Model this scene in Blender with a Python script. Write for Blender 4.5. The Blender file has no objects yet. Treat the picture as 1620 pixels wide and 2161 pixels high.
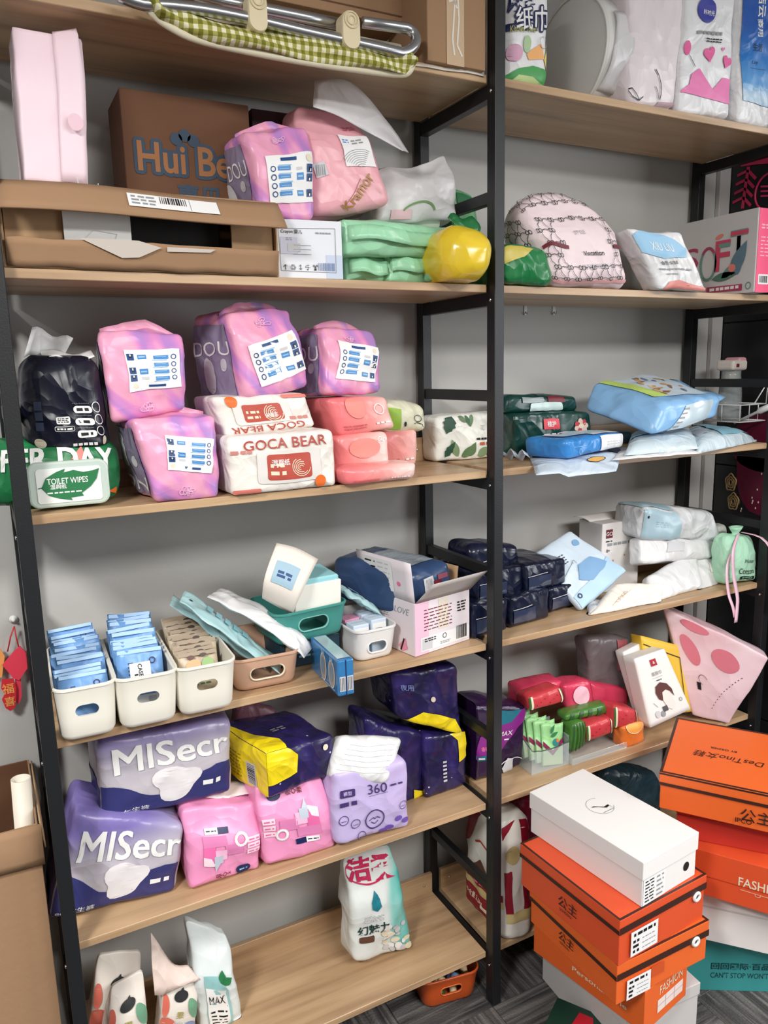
import bpy, bmesh, math, random
from mathutils import Vector, Matrix, noise
from mathutils.geometry import tessellate_polygon
V = Vector
sc = bpy.context.scene
COL = sc.collection
PI = math.pi

# ---------------------------------------------------------------- camera
FPX = 1601.47
CAM = V((-1.0585, -1.4599, 1.712))
YAW, PITCH, ROLL = math.radians(27.539), math.radians(10.604), math.radians(-1.389)
FWD = V((math.sin(YAW)*math.cos(PITCH), math.cos(YAW)*math.cos(PITCH), -math.sin(PITCH)))
_r = V((math.cos(YAW), -math.sin(YAW), 0)); _u = _r.cross(FWD)
RGT = _r*math.cos(ROLL) + _u*math.sin(ROLL); UPV = -_r*math.sin(ROLL) + _u*math.cos(ROLL)
cd = bpy.data.cameras.new('camera'); cam = bpy.data.objects.new('camera', cd); COL.objects.link(cam)
cam.matrix_world = Matrix(((RGT.x, UPV.x, -FWD.x, CAM.x), (RGT.y, UPV.y, -FWD.y, CAM.y), (RGT.z, UPV.z, -FWD.z, CAM.z), (0, 0, 0, 1)))
cd.sensor_fit = 'HORIZONTAL'; cd.sensor_width = 36; cd.lens = FPX/1620*36; cd.clip_start = .02
sc.camera = cam
# ---------------------------------------------------------------- light
sc.view_settings.view_transform = 'Standard'; sc.view_settings.look = 'None'
sc.view_settings.gamma = 1; sc.view_settings.exposure = .48; sc.view_settings.use_curve_mapping = False
w = bpy.data.worlds.new('room'); sc.world = w; w.use_nodes = True
w.node_tree.nodes['Background'].inputs[0].default_value = (.93, .96, 1, 1)
w.node_tree.nodes['Background'].inputs[1].default_value = .36
def panel_light(loc, size, power, col=(1, .98, .95)):
    l = bpy.data.lights.new('ceiling_panel_light', 'AREA'); l.shape = 'RECTANGLE'; l.size, l.size_y = size; l.energy = power; l.color = col
    o = bpy.data.objects.new('ceiling_panel_light', l); COL.objects.link(o); o.location = loc
    return o
panel_light((-2.15, -1.5, 2.84), (.5, .5), 60)
panel_light((.2, -2.75, 2.84), (1.8, .9), 98)
panel_light((2.9, -1.5, 2.84), (.6, .6), 34)
win = panel_light((3.4, -3.0, 1.75), (1.8, 1.5), 46, (.94, .97, 1)); win.name = win.data.name = 'window_daylight'
win.rotation_euler = V((-2.7, 3.2, -.3)).to_track_quat('-Z', 'Y').to_euler()

# ---------------------------------------------------------------- pixel -> place on a known plane
def ray(px, py): return FWD + RGT*((px-810)/FPX) - UPV*((py-1080.5)/FPX)
def onz(px, py, z): d = ray(px, py); return CAM + d*((z-CAM.z)/d.z)
def ony(px, py, Y): d = ray(px, py); return CAM + d*((Y-CAM.y)/d.y)
def onx(px, py, X): d = ray(px, py); return CAM + d*((X-CAM.x)/d.x)
# shelf board tops (metres above the floor)
L1, L2, L3, L4, L5, L6 = 2.341, 1.8986, 1.4686, 1.032, .5932, .1526

# ---------------------------------------------------------------- materials
def lin(c):
    c /= 255; return c/12.92 if c <= .04045 else ((c+.055)/1.055)**2.4
def rgb(t): return (lin(t[0]), lin(t[1]), lin(t[2]), 1)
MATS = {}
def mat(key, col=(200, 200, 200), rough=.5, metal=0, bump=0, bs=30, alpha=1, trans=0, coat=0, sss=0, dist=0, ridge=False):
    if key in MATS: return MATS[key]
    m = bpy.data.materials.new(key); m.use_nodes = True; nt = m.node_tree; b = nt.nodes['Principled BSDF']
    I = b.inputs
    I['Base Color'].default_value = rgb(col); I['Roughness'].default_value = rough; I['Metallic'].default_value = metal
    I['Alpha'].default_value = alpha; I['Transmission Weight'].default_value = trans; I['Coat Weight'].default_value = coat
    I['Coat Roughness'].default_value = .15
    if sss: I['Subsurface Weight'].default_value = sss; I['Subsurface Radius'].default_value = (.01, .01, .01)
    if bump:
        tc = nt.nodes.new('ShaderNodeTexCoord'); n = nt.nodes.new('ShaderNodeTexNoise'); bp = nt.nodes.new('ShaderNodeBump')
        n.inputs['Scale'].default_value = bs; n.inputs['Detail'].default_value = 3; n.inputs['Distortion'].default_value = dist
        if ridge:                                   # crumpled film: faceted folds pulled out of shape by a slow noise
            n.inputs['Scale'].default_value = bs*.5; n.inputs['Detail'].default_value = 1
            mx = nt.nodes.new('ShaderNodeMix'); mx.data_type = 'VECTOR'; mx.inputs[0].default_value = .16
            nt.links.new(tc.outputs['Object'], mx.inputs[4]); nt.links.new(n.outputs['Color'], mx.inputs[5])
            vo = nt.nodes.new('ShaderNodeTexVoronoi'); vo.inputs['Scale'].default_value = bs*1.25; nt.links.new(mx.outputs[1], vo.inputs['Vector'])
            v2 = nt.nodes.new('ShaderNodeTexVoronoi'); v2.inputs['Scale'].default_value = bs*3.1; nt.links.new(mx.outputs[1], v2.inputs['Vector'])
            ad = nt.nodes.new('ShaderNodeMath'); ad.operation = 'MULTIPLY_ADD'; ad.inputs[1].default_value = .3
            nt.links.new(v2.outputs['Distance'], ad.inputs[0]); nt.links.new(vo.outputs['Distance'], ad.inputs[2])
            nt.links.new(tc.outputs['Object'], n.inputs['Vector'])
            bp.inputs['Strength'].default_value = min(1, bump*1.35*min(1, 14/bs)); bp.inputs['Distance'].default_value = .02
            nt.links.new(ad.outputs[0], bp.inputs['Height']); nt.links.new(bp.outputs['Normal'], I['Normal']); MATS[key] = m
            return m
        bp.inputs['Strength'].default_value = bump; bp.inputs['Distance'].default_value = .01
        nt.links.new(tc.outputs['Object'], n.inputs['Vector']); nt.links.new(n.outputs['Fac'], bp.inputs['Height']); nt.links.new(bp.outputs['Normal'], I['Normal'])
    MATS[key] = m
    return m
def film(key, col, rough=.32, bump=.35, bs=14, **k):       # printed plastic film with fine wrinkles
    return mat(key, col, rough, bump=bump*1.1, bs=bs*.9, dist=.5, ridge=True, **k)
def ramp_mat(key, build, rough=.4, bump=.3, bs=12, ridge=True):
    """a material whose base colour is made by build(nodes, links, object coordinate socket)"""
    if key in MATS: return MATS[key]
    m = mat(key, (200, 200, 200), rough, bump=bump, bs=bs, dist=.5, ridge=ridge); nt = m.node_tree
    tc = nt.nodes.new('ShaderNodeTexCoord')
    nt.links.new(build(nt, tc.outputs['Object']), nt.nodes['Principled BSDF'].inputs['Base Color'])
    return m
def ramp(nt, fac, stops, interp='LINEAR'):
    r = nt.nodes.new('ShaderNodeValToRGB'); cr = r.color_ramp; cr.interpolation = interp
    while len(cr.elements) < len(stops): cr.elements.new(.5)
    for e, (p, c) in zip(cr.elements, stops): e.position = p; e.color = rgb(c)
    nt.links.new(fac, r.inputs[0]); return r.outputs[0]
def mapping(nt, vec, scale=(1, 1, 1), loc=(0, 0, 0), rot=(0, 0, 0)):
    n = nt.nodes.new('ShaderNodeMapping'); n.inputs['Scale'].default_value = scale; n.inputs['Location'].default_value = loc; n.inputs['Rotation'].default_value = rot
    nt.links.new(vec, n.inputs['Vector']); return n.outputs[0]
def noisef(nt, vec, scale, detail=3, dist=0):
    n = nt.nodes.new('ShaderNodeTexNoise'); n.inputs['Scale'].default_value = scale; n.inputs['Detail'].default_value = detail; n.inputs['Distortion'].default_value = dist
    nt.links.new(vec, n.inputs['Vector']); return n.outputs['Fac']
def sepz(nt, vec, ax=2):
    s = nt.nodes.new('ShaderNodeSeparateXYZ'); nt.links.new(vec, s.inputs[0]); return s.outputs[ax]
def mth(nt, op, a, b=None, clamp=False):
    n = nt.nodes.new('ShaderNodeMath'); n.operation = op; n.use_clamp = clamp
    for i, x in enumerate((a, b)):
        if x is None: continue
        if isinstance(x, (int, float)): n.inputs[i].default_value = x
        else: nt.links.new(x, n.inputs[i])
    return n.outputs[0]
def mixc(nt, fac, a, b):
    n = nt.nodes.new('ShaderNodeMix'); n.data_type = 'RGBA'; nt.links.new(fac, n.inputs[0])
    for i, x in ((6, a), (7, b)):
        if isinstance(x, tuple): n.inputs[i].default_value = rgb(x)
        else: nt.links.new(x, n.inputs[i])
    return n.outputs[2]

# ---------------------------------------------------------------- objects
def tag(o, label, cat, group=None, kind=None):
    if label: o['label'] = label
    if cat: o['category'] = cat
    if group: o['group'] = group
    if kind: o['kind'] = kind
    return o
def mesh_obj(name, verts, faces, mats, parent=None, idx=None, smooth=True, mw=None):
    me = bpy.data.meshes.new(name); me.from_pydata([tuple(v) for v in verts], [], faces)
    for m in (mats if isinstance(mats, (list, tuple)) else [mats]): me.materials.append(m)
    if idx: me.polygons.foreach_set('material_index', idx)
    me.polygons.foreach_set('use_smooth', [smooth]*len(me.polygons)); me.update()
    return link(name, me, parent, mw)
def link(name, me, parent=None, mw=None):
    o = bpy.data.objects.new(name, me); COL.objects.link(o)
    if parent: o.parent = parent
    if mw is not None: o.matrix_world = mw if not parent else o.matrix_world
    return o
def empty(name, mw):
    o = bpy.data.objects.new(name, None); COL.objects.link(o); o.empty_display_size = .05; o.matrix_world = mw; return o
def bm_obj(name, bm, mats, parent=None, mw=None, smooth=False):
    me = bpy.data.meshes.new(name); bm.to_mesh(me); bm.free()
    for m in (mats if isinstance(mats, (list, tuple)) else [mats]): me.materials.append(m)
    me.polygons.foreach_set('use_smooth', [smooth]*len(me.polygons))
    return link(name, me, parent, mw)
def kids(o): return [c for c in bpy.data.objects if c.parent == o]
def copy_tree(o, mw, label, ch=None):
    c = o.copy(); COL.objects.link(c); c.matrix_world = mw; c['label'] = label
    for k in (ch if ch is not None else kids(o)):
        d = k.copy(); COL.objects.link(d); d.parent = c
    return c
def bmbox(bm, x0, x1, y0, y1, z0, z1, bev=0, seg=1):
    vs = [bm.verts.new(p) for p in ((x0, y0, z0), (x1, y0, z0), (x1, y1, z0), (x0, y1, z0), (x0, y0, z1), (x1, y0, z1), (x1, y1, z1), (x0, y1, z1))]
    fs = [bm.faces.new([vs[i] for i in f]) for f in ((0, 3, 2, 1), (4, 5, 6, 7), (0, 1, 5, 4), (1, 2, 6, 5), (2, 3, 7, 6), (3, 0, 4, 7))]
    if bev: bmesh.ops.bevel(bm, geom=list({e for f in fs for e in f.edges}), offset=bev, segments=seg, affect='EDGES', profile=.5)
def boxo(name, x0, x1, y0, y1, z0, z1, m, parent=None, bev=.0015, mw=None, seg=1):
    bm = bmesh.new(); bmbox(bm, x0, x1, y0, y1, z0, z1, bev, seg); return bm_obj(name, bm, m, parent, mw)
class Fr:
    """a local frame: d to the right, n away from the viewer, w up; origin O at the foot of the front face"""
    def __init__(s, O, rz=0, lean=0, roll=0):
        rz, lean, roll = map(math.radians, (rz, lean, roll))
        d = V((math.cos(rz), math.sin(rz), 0)); n = V((-math.sin(rz), math.cos(rz), 0)); w = V((0, 0, 1))
        w, n = w*math.cos(lean)+n*math.sin(lean), n*math.cos(lean)-w*math.sin(lean)
        d, w = d*math.cos(roll)+w*math.sin(roll), w*math.cos(roll)-d*math.sin(roll)
        s.O, s.d, s.n, s.w = V(O), d, n, w
        s.mw = Matrix(((d.x, n.x, w.x, O[0]), (d.y, n.y, w.y, O[1]), (d.z, n.z, w.z, O[2]), (0, 0, 0, 1)))
    def uv(s, px, py, back=0):
        r = ray(px, py); o = s.O + s.n*back; t = (o-CAM).dot(s.n)/r.dot(s.n); q = CAM + r*t - o
        return (q.dot(s.d), q.dot(s.w))
def frame_for(quad, z=None, Y=None, rz=0, lean=0, roll=0, foot=None):
    if foot is None: foot = ((quad[0][0]+quad[1][0])/2, (quad[0][1]+quad[1][1])/2)
    O = onz(*foot, z)+V((0, 0, .0012)) if Y is None else ony(*foot, Y)
    return Fr(O, rz, lean, roll)

# ---------------------------------------------------------------- print on surfaces
_tc = bpy.data.curves.new('lettering_source', 'FONT'); _to = bpy.data.objects.new('lettering_source', _tc)
_tcache = {}
def glyphs(s, bold=0, shear=0):
    k = (s, bold, shear)
    if k not in _tcache:
        _tc.body = s; _tc.offset = bold; _tc.shear = shear; _tc.resolution_u = 3
        me = _to.to_mesh(); vs = [(v.co.x, v.co.y) for v in me.vertices]; me.calc_loop_triangles(); fs = [tuple(p.vertices) for p in me.loop_triangles]
        _to.to_mesh_clear()
        if not vs: vs = [(0, 0)]
        x0 = min(v[0] for v in vs); x1 = max(v[0] for v in vs); y0 = min(v[1] for v in vs); y1 = max(v[1] for v in vs)
        _tcache[k] = (vs, fs, x0, x1, y0, y1)
    return _tcache[k]
class Print:
    """collects flat print (patches, drawings, lettering) in metres on a surface map f(a, b, lift)"""
    def __init__(s, f, w, h, step=.03, lift=0): s.f, s.w, s.h, s.step, s.lift = f, w, h, step, lift; s.v = []; s.fc = []; s.mi = []; s.ms = []; s.pr = []; s.ix = {}; s.cur = 0; s.hold = 0
    def _m(s, m):
        if m not in s.ms: s.ms.append(m)
        return s.ms.index(m)
    def tri(s, a, b, c, m, k, n=0):
        L = max((a[0]-b[0])**2+(a[1]-b[1])**2, (b[0]-c[0])**2+(b[1]-c[1])**2, (c[0]-a[0])**2+(c[1]-a[1])**2)
        if L > s.step**2 and n < 5:
            ab, bc, ca = ((a[0]+b[0])/2, (a[1]+b[1])/2), ((b[0]+c[0])/2, (b[1]+c[1])/2), ((c[0]+a[0])/2, (c[1]+a[1])/2)
            for t in ((a, ab, ca), (ab, b, bc), (ca, bc, c), (ab, bc, ca)): s.tri(*t, m, k, n+1)
            return
        t = []
        for p in (a, b, c):
            key = (round(p[0], 6), round(p[1], 6), k, m)
            if key not in s.ix: s.ix[key] = len(s.v); s.v.append(s.f(p[0], p[1], k+s.lift))
            t.append(s.ix[key])
        s.fc.append(tuple(t)); s.mi.append(m); s.pr.append(s.cur)
    def new(s):
        if not s.hold: s.cur += 1
    def poly(s, pts, m, k=1):
        s.new(); mi = s._m(m); k = .0006+.0005*k
        for t in tessellate_polygon([[V((p[0], p[1], 0)) for p in pts]]):
            a, b, c = (pts[i] for i in t)
            if (b[0]-a[0])*(c[1]-a[1])-(b[1]-a[1])*(c[0]-a[0]) < 0: b, c = c, b
            s.tri(a, b, c, mi, k)
        return s
    def rect(s, x0, y0, x1, y1, m, k=1, r=0, rot=0):
        if r:
            pts = []
            for cx, cy, a0 in ((x1-r, y1-r, 0), (x0+r, y1-r, 90), (x0+r, y0+r, 180), (x1-r, y0+r, 270)):
                pts += [(cx+r*math.cos(math.radians(a0+t)), cy+r*math.sin(math.radians(a0+t))) for t in (0, 30, 60, 90)]
        else: pts = [(x0, y0), (x1, y0), (x1, y1), (x0, y1)]
        if rot:
            cx, cy, c, q = (x0+x1)/2, (y0+y1)/2, math.cos(rot), math.sin(rot)
            pts = [(cx+(x-cx)*c-(y-cy)*q, cy+(x-cx)*q+(y-cy)*c) for x, y in pts]
        return s.poly(pts, m, k)
    def ell(s, cx, cy, rx, ry, m, k=1, n=20, rot=0):
        c, q = math.cos(rot), math.sin(rot)
        return s.poly([(cx+rx*math.cos(t)*c-ry*math.sin(t)*q, cy+rx*math.cos(t)*q+ry*math.sin(t)*c) for t in (i*2*PI/n for i in range(n))], m, k)
    def line(s, pts, wd, m, k=2):
        s.new(); s.hold += 1
        for (ax, ay), (bx, by) in zip(pts, pts[1:]):
            L = math.hypot(bx-ax, by-ay) or 1; nx, ny = -(by-ay)/L*wd/2, (bx-ax)/L*wd/2
            s.poly([(ax+nx, ay+ny), (ax-nx, ay-ny), (bx-nx, by-ny), (bx+nx, by+ny)], m, k)
        s.hold -= 1; return s
    def ring(s, cx, cy, rx, ry, wd, m, k=2, a0=0, a1=360, n=24):
        return s.line([(cx+rx*math.cos(math.radians(a0+(a1-a0)*i/n)), cy+ry*math.sin(math.radians(a0+(a1-a0)*i/n))) for i in range(n+1)], wd, m, k)
    def text(s, t, x, y, h, m, k=2, w=None, al='c', rot=0, bold=.012, shear=0):
        """lettering of height h centred (or left, al='l') at x, y; w squeezes it to a width"""
        s.new(); vs, fs, x0, x1, y0, y1 = glyphs(t, 0 if 'M' in t else bold, shear); sy = h/max(y1-y0, .01); sx = w/max(x1-x0, .01) if w else sy
        cx = (x0+x1)/2 if al == 'c' else x0; cy = (y0+y1)/2; c, q = math.cos(rot), math.sin(rot); mi = s._m(m); kk = .0006+.0005*k
        P = [((vx-cx)*sx, (vy-cy)*sy) for vx, vy in vs]; P = [(x+a*c-b*q, y+a*q+b*c) for a, b in P]
        for f in fs:
            for j in range(1, len(f)-1): s.tri(P[f[0]], P[f[j]], P[f[j+1]], mi, kk)
        return s
    def rows(s, x0, y0, x1, y1, n, m, k=2, seed=0, fill=.5):
        """rows of print too small to read: broken dashes"""
        R = random.Random(seed); dy = (y1-y0)/n
        for i in range(n):
            x = x0
            while x < x1-.002:
                L = min(R.uniform(.35, 1.3)*dy*1.6, x1-x); s.rect(x, y0+i*dy+dy*(1-fill)/2, x+L, y0+i*dy+dy*(1+fill)/2, m, k); x += L+dy*R.uniform(.25, .7)
        return s
    def bars(s, x0, y0, x1, y1, m, k=2, seed=1, vert=True):
        R = random.Random(seed); a, b = (x0, x1) if vert else (y0, y1); x = a
        while x < b:
            L = min(R.choice((.0012, .002, .003)), b-x)
            if vert: s.rect(x, y0, x+L, y1, m, k)
            else: s.rect(x0, x, x1, x+L, m, k)
            x += L+R.choice((.0012, .002, .0025))
        return s
    def done(s, parent, name='print', label=None):
        """one part for each patch of print that stands apart from the others"""
        ids = sorted(set(s.pr)); bb = {}
        for f, q in zip(s.fc, s.pr):
            lo, hi = bb.setdefault(q, ([9e9]*3, [-9e9]*3))
            for i in f:
                for j in range(3): lo[j] = min(lo[j], s.v[i][j]); hi[j] = max(hi[j], s.v[i][j])
        par = {q: q for q in ids}
        def root(q):
            while par[q] != q: q = par[q]
            return q
        for x, q in enumerate(ids):
            for r in ids[x+1:]:
                if root(q) == root(r): continue
                (a, b), (c, d) = bb[q], bb[r]; g = math.sqrt(sum(max(0, a[j]-d[j], c[j]-b[j])**2 for j in range(3)))
                if g <= .019: par[root(r)] = root(q)
        groups = {}
        for f, mi, q in zip(s.fc, s.mi, s.pr): groups.setdefault(root(q), []).append((f, mi))
        o = None
        for g in groups.values():
            used = sorted({i for f, _ in g for i in f}); re = {i: n for n, i in enumerate(used)}; mm = sorted({mi for _, mi in g})
            o = mesh_obj(name, [s.v[i] for i in used], [tuple(re[i] for i in f) for f, _ in g], [s.ms[i] for i in mm], parent, [mm.index(mi) for _, mi in g])
            if label: o['label'] = label
        return o

# ---------------------------------------------------------------- soft packs
def sm(t): t = max(0, min(1, t)); return t*t*(3-2*t)
class Soft:
    """a filled bag or film-wrapped pack: rounded, bulging, creased block with any front quad"""
    def __init__(s, quad, depth, r=.015, bulge=(.12, .05, .05), crease=.004, freq=14, pinch=0, pinchb=0, seed=0, back=(0, 0), bscale=(1, 1), N=14, flatbase=True, topn=1):
        s.q, s.dp, s.r, s.bu, s.cr, s.fq, s.pi, s.pb, s.bk, s.bsc, s.N, s.fb = quad, depth, r, bulge, crease, freq, pinch, pinchb, back, bscale, N, flatbase
        (bl, br, tr, tl) = quad
        s.w = (math.dist(bl, br)+math.dist(tl, tr))/2; s.h = (math.dist(bl, tl)+math.dist(br, tr))/2
        s.off = V((seed*7.31+1.3, seed*3.77, seed*5.13)); s.vmin = min(bl[1], br[1])
        s.cu = sum(p[0] for p in quad)/4
        s.cv = sum(p[1] for p in quad)/4
    def P(s, x, y, z):
        hx, hy, hz, R = s.w/2, s.dp/2, s.h/2, s.r
        R = min(R, hx*.95, hy*.95, hz*.95)
        q = V((x*hx, y*hy, z*hz)); i = V((max(-hx+R, min(hx-R, q.x)), max(-hy+R, min(hy-R, q.y)), max(-hz+R, min(hz-R, q.z))))
        e = q-i; l = e.length
        if l > 1e-9: q = i+e*(R/l)
        x, y, z = q.x/hx, q.y/hy, q.z/hz
        bf, bs, bt = s.bu
        X, Y, Z = 1-x*x, 1-y*y, 1-z*z
        y1 = y*(1+bf*X*Z); x1 = x*(1+bs*Y*Z); z1 = z*(1+(bt*X*Y if z > 0 or not s.fb else 0))
        if s.pi: y1 = y1*(1-s.pi*sm((z-.1)/.9))
        if s.pb: y1 = y1*(1-s.pb*sm((-z-.3)/.7))
        a, b = (x1+1)/2, (z1+1)/2
        (bl, br, tr, tl) = s.q
        u = (bl[0]*(1-a)+br[0]*a)*(1-b)+(tl[0]*(1-a)+tr[0]*a)*b
        v = (bl[1]*(1-a)+br[1]*a)*(1-b)+(tl[1]*(1-a)+tr[1]*a)*b
        t = (y1+1)/2
        u = s.cu+(u-s.cu)*(1+(s.bsc[0]-1)*t)+s.bk[0]*t; v = s.vmin+(v-s.vmin)*(1+(s.bsc[1]-1)*t)+s.bk[1]*t
        p = V((u, t*s.dp, v))
        if s.cr:
            c = p*s.fq+s.off; n = noise.noise_vector(c); m = abs(noise.noise(c*.8+V((3, 1, 9))))
            m2 = abs(noise.noise(c*2.1+V((1, 7, 2))))
            p += n*s.cr+(p-V((s.cu, s.dp/2, s.cv))).normalized()*((m-.25)*-2.2*s.cr+(m2-.25)*-1.0*s.cr)
        if s.fb and p.z < s.vmin: p.z = s.vmin
        return p
    def surf(s, x, y, z, dx, dy, k):
        e = .04
        p = s.P(x, y, z); a = s.P(x+dx[0]*e, y+dx[1]*e, z+dx[2]*e)-s.P(x-dx[0]*e, y-dx[1]*e, z-dx[2]*e); b = s.P(x+dy[0]*e, y+dy[1]*e, z+dy[2]*e)-s.P(x-dy[0]*e, y-dy[1]*e, z-dy[2]*e)
        n = a.cross(b)
        return p+n.normalized()*k if n.length else p
    def front(s, a, b, k): return s.surf(2*a/s.w-1, -1, 2*b/s.h-1, (1, 0, 0), (0, 0, 1), k)
    def left(s, a, b, k): return s.surf(-1, 1-2*a/s.dp, 2*b/s.h-1, (0, -1, 0), (0, 0, 1), k)
    def top(s, a, b, k): return s.surf(2*a/s.w-1, 2*b/s.dp-1, 1, (1, 0, 0), (0, 1, 0), k)
    def mesh(s):
        N = s.N; vs = []; ix = {}; fs = []
        g = [.6*math.sin(t*PI/2)+.4*t for t in (2*i/N-1 for i in range(N+1))]
        def vid(i, j, k):
            if (i, j, k) not in ix: ix[i, j, k] = len(vs); vs.append(s.P(g[i], g[j], g[k]))
            return ix[i, j, k]
        for a in range(N):
            for b in range(N):
                fs.append((vid(a, 0, b), vid(a+1, 0, b), vid(a+1, 0, b+1), vid(a, 0, b+1)))
                fs.append((vid(a, N, b), vid(a, N, b+1), vid(a+1, N, b+1), vid(a+1, N, b)))
                fs.append((vid(0, a, b), vid(0, a, b+1), vid(0, a+1, b+1), vid(0, a+1, b)))
                fs.append((vid(N, a, b), vid(N, a+1, b), vid(N, a+1, b+1), vid(N, a, b+1)))
                fs.append((vid(a, b, 0), vid(a, b+1, 0), vid(a+1, b+1, 0), vid(a+1, b, 0)))
                fs.append((vid(a, b, N), vid(a+1, b, N), vid(a+1, b+1, N), vid(a, b+1, N)))
        return vs, fs
    def pf(s, step=.03): return Print(s.front, s.w, s.h, min(step, .02), .0014)
    def pl(s, step=.03): return Print(s.left, s.dp, s.h, min(step, .02), .0014)
    def pt(s, step=.03): return Print(s.top, s.w, s.dp, min(step, .02), .0014)
def soft(name, label, cat, quad, m, z=None, Y=None, rz=0, lean=0, foot=None, depth=.12, group=None, seed=None, raw=None, fr=None, xmin=-9, xmax=9, free=False, **k):
    """quad: pixels of the front face BL, BR, TR, TL, read on a plane standing on height z (or at depth Y)"""
    f = fr or frame_for(quad, z, Y, rz, lean, 0, foot)
    q = raw or [f.uv(*p) for p in quad]
    if z is not None and not raw: q = [(u, max(v, 0) if i > 1 or v > .004 else 0) for i, (u, v) in enumerate(q)]
    if seed is None: seed = (sum(p[0]*3+p[1] for p in quad) % 97)*.37
    S = Soft(q, depth, seed=seed, **k)
    # keep it on its board and clear of the back lip and frames
    zc = (f.mw @ V((0, 0, S.cv))).z; zl = max([l for l in (L1, L2, L3, L4, L5, L6, 0) if l < zc])+.0012; P0 = S.P; mi = f.mw.inverted()
    def PC(x, y, zz):
        g = f.mw @ P0(x, y, zz)
        if g.z < zl and not free: g.z = zl
        if g.y > .302: g.y = .302
        g.x = min(max(g.x, xmin), xmax)
        return mi @ g
    S.P = PC
    vs, fs = S.mesh(); S.o = mesh_obj(name, vs, fs, m, mw=f.mw); S.f = f
    tag(S.o, label, cat, group)
    return S
# ---------------------------------------------------------------- boxes
class Boxy:
    def __init__(s, w, d, h): s.w, s.dp, s.h = w, d, h
    def front(s, a, b, k): return V((a-s.w/2, -k, b))
    def left(s, a, b, k): return V((-s.w/2-k, s.dp-a, b))
    def right(s, a, b, k): return V((s.w/2+k, a, b))
    def top(s, a, b, k): return V((a-s.w/2, b, s.h+k))
    def pf(s): return Print(s.front, s.w, s.h, 9)
    def pl(s): return Print(s.left, s.dp, s.h, 9)
    def pr(s): return Print(s.right, s.dp, s.h, 9)
    def pt(s): return Print(s.top, s.w, s.dp, 9)
def carton(name, label, cat, f, w, d, h, m, group=None, bev=.002):
    B = Boxy(w, d, h); B.f = f
    B.o = boxo(name, -w/2, w/2, 0, d, .001, h, m, bev=bev, mw=f.mw, seg=2); tag(B.o, label, cat, group)
    return B
def fit_box(bl, br, z, top):
    a, b = onz(*bl, z), onz(*br, z); v = b-a; f = Fr((a+b)/2, math.degrees(math.atan2(v.y, v.x)))
    return f, v.length, f.uv(*top)[1]
def sheet(name, fn, nu, nv, th, m, parent=None, mw=None):
    """a thin flexible sheet with real thickness: fn(s, t) for s, t in 0..1"""
    vs = []; fs = []; W = nv+1
    P = [[V(fn(i/nu, j/nv)) for j in range(nv+1)] for i in range(nu+1)]
    for sgn in (1, -1):
        for i in range(nu+1):
            for j in range(nv+1):
                a = P[min(i+1, nu)][j]-P[max(i-1, 0)][j]; b = P[i][min(j+1, nv)]-P[i][max(j-1, 0)]; n = a.cross(b); n = n.normalized() if n.length > 1e-12 else V((0, 0, 1))
                vs.append(P[i][j]+n*(sgn*th/2))
    o2 = (nu+1)*W
    for i in range(nu):
        for j in range(nv):
            q = (i*W+j, (i+1)*W+j, (i+1)*W+j+1, i*W+j+1); fs.append(q); fs.append(tuple(o2+x for x in reversed(q)))
    for i in range(nu):
        for j0 in (0, nv):
            q = (i*W+j0, (i+1)*W+j0, o2+(i+1)*W+j0, o2+i*W+j0); fs.append(q if j0 else q[::-1])
    for j in range(nv):
        for i0 in (0, nu):
            q = (i0*W+j, i0*W+j+1, o2+i0*W+j+1, o2+i0*W+j); fs.append(q[::-1] if i0 else q)
    return mesh_obj(name, vs, fs, m, parent, mw=mw)
def tube(name, pts, r, m, parent=None, n=8, mw=None, closed=False):
    pts = [V(p) for p in pts]; vs = []; fs = []; K = len(pts); up = None
    for i, p in enumerate(pts):
        t = (pts[(i+1) % K if closed else min(i+1, K-1)]-pts[(i-1) % K if closed else max(i-1, 0)]).normalized()
        if up is None: up = t.orthogonal().normalized()
        up = (up-t*up.dot(t)).normalized(); sd = t.cross(up); rr = r[i] if isinstance(r, (list, tuple)) else r
        vs += [p+(up*math.cos(a)+sd*math.sin(a))*rr for a in (2*PI*j/n for j in range(n))]
    for i in range(K if closed else K-1):
        for j in range(n):
            a, b = i*n+j, i*n+(j+1) % n; c, d = ((i+1) % K)*n+(j+1) % n, ((i+1) % K)*n+j
            fs.append((a, b, c, d))
    if not closed: fs += [tuple(reversed(range(n))), tuple(range((K-1)*n, K*n))]
    return mesh_obj(name, vs, fs, m, parent, mw=mw)
def lathe(name, prof, m, parent=None, n=24, mw=None, sx=1, sy=1, smooth=True):
    vs = []; fs = []
    for r, z in prof: vs += [(r*math.cos(a)*sx, r*math.sin(a)*sy, z) for a in (2*PI*j/n for j in range(n))]
    for i in range(len(prof)-1):
        for j in range(n): fs.append((i*n+j, i*n+(j+1) % n, (i+1)*n+(j+1) % n, (i+1)*n+j))
    if prof[0][0] > 1e-5: fs.append(tuple(reversed(range(n))))
    if prof[-1][0] > 1e-5: fs.append(tuple(range((len(prof)-1)*n, len(prof)*n)))
    return mesh_obj(name, vs, fs, m, parent, mw=mw, smooth=smooth)
def rrect(w, d, r, n=5):
    pts = []
    for cx, cy, a0 in ((w/2-r, d/2-r, 0), (-w/2+r, d/2-r, 90), (-w/2+r, -d/2+r, 180), (w/2-r, -d/2+r, 270)):
        pts += [(cx+r*math.cos(math.radians(a0+90*i/n)), cy+r*math.sin(math.radians(a0+90*i/n))) for i in range(n+1)]
    return pts
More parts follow.
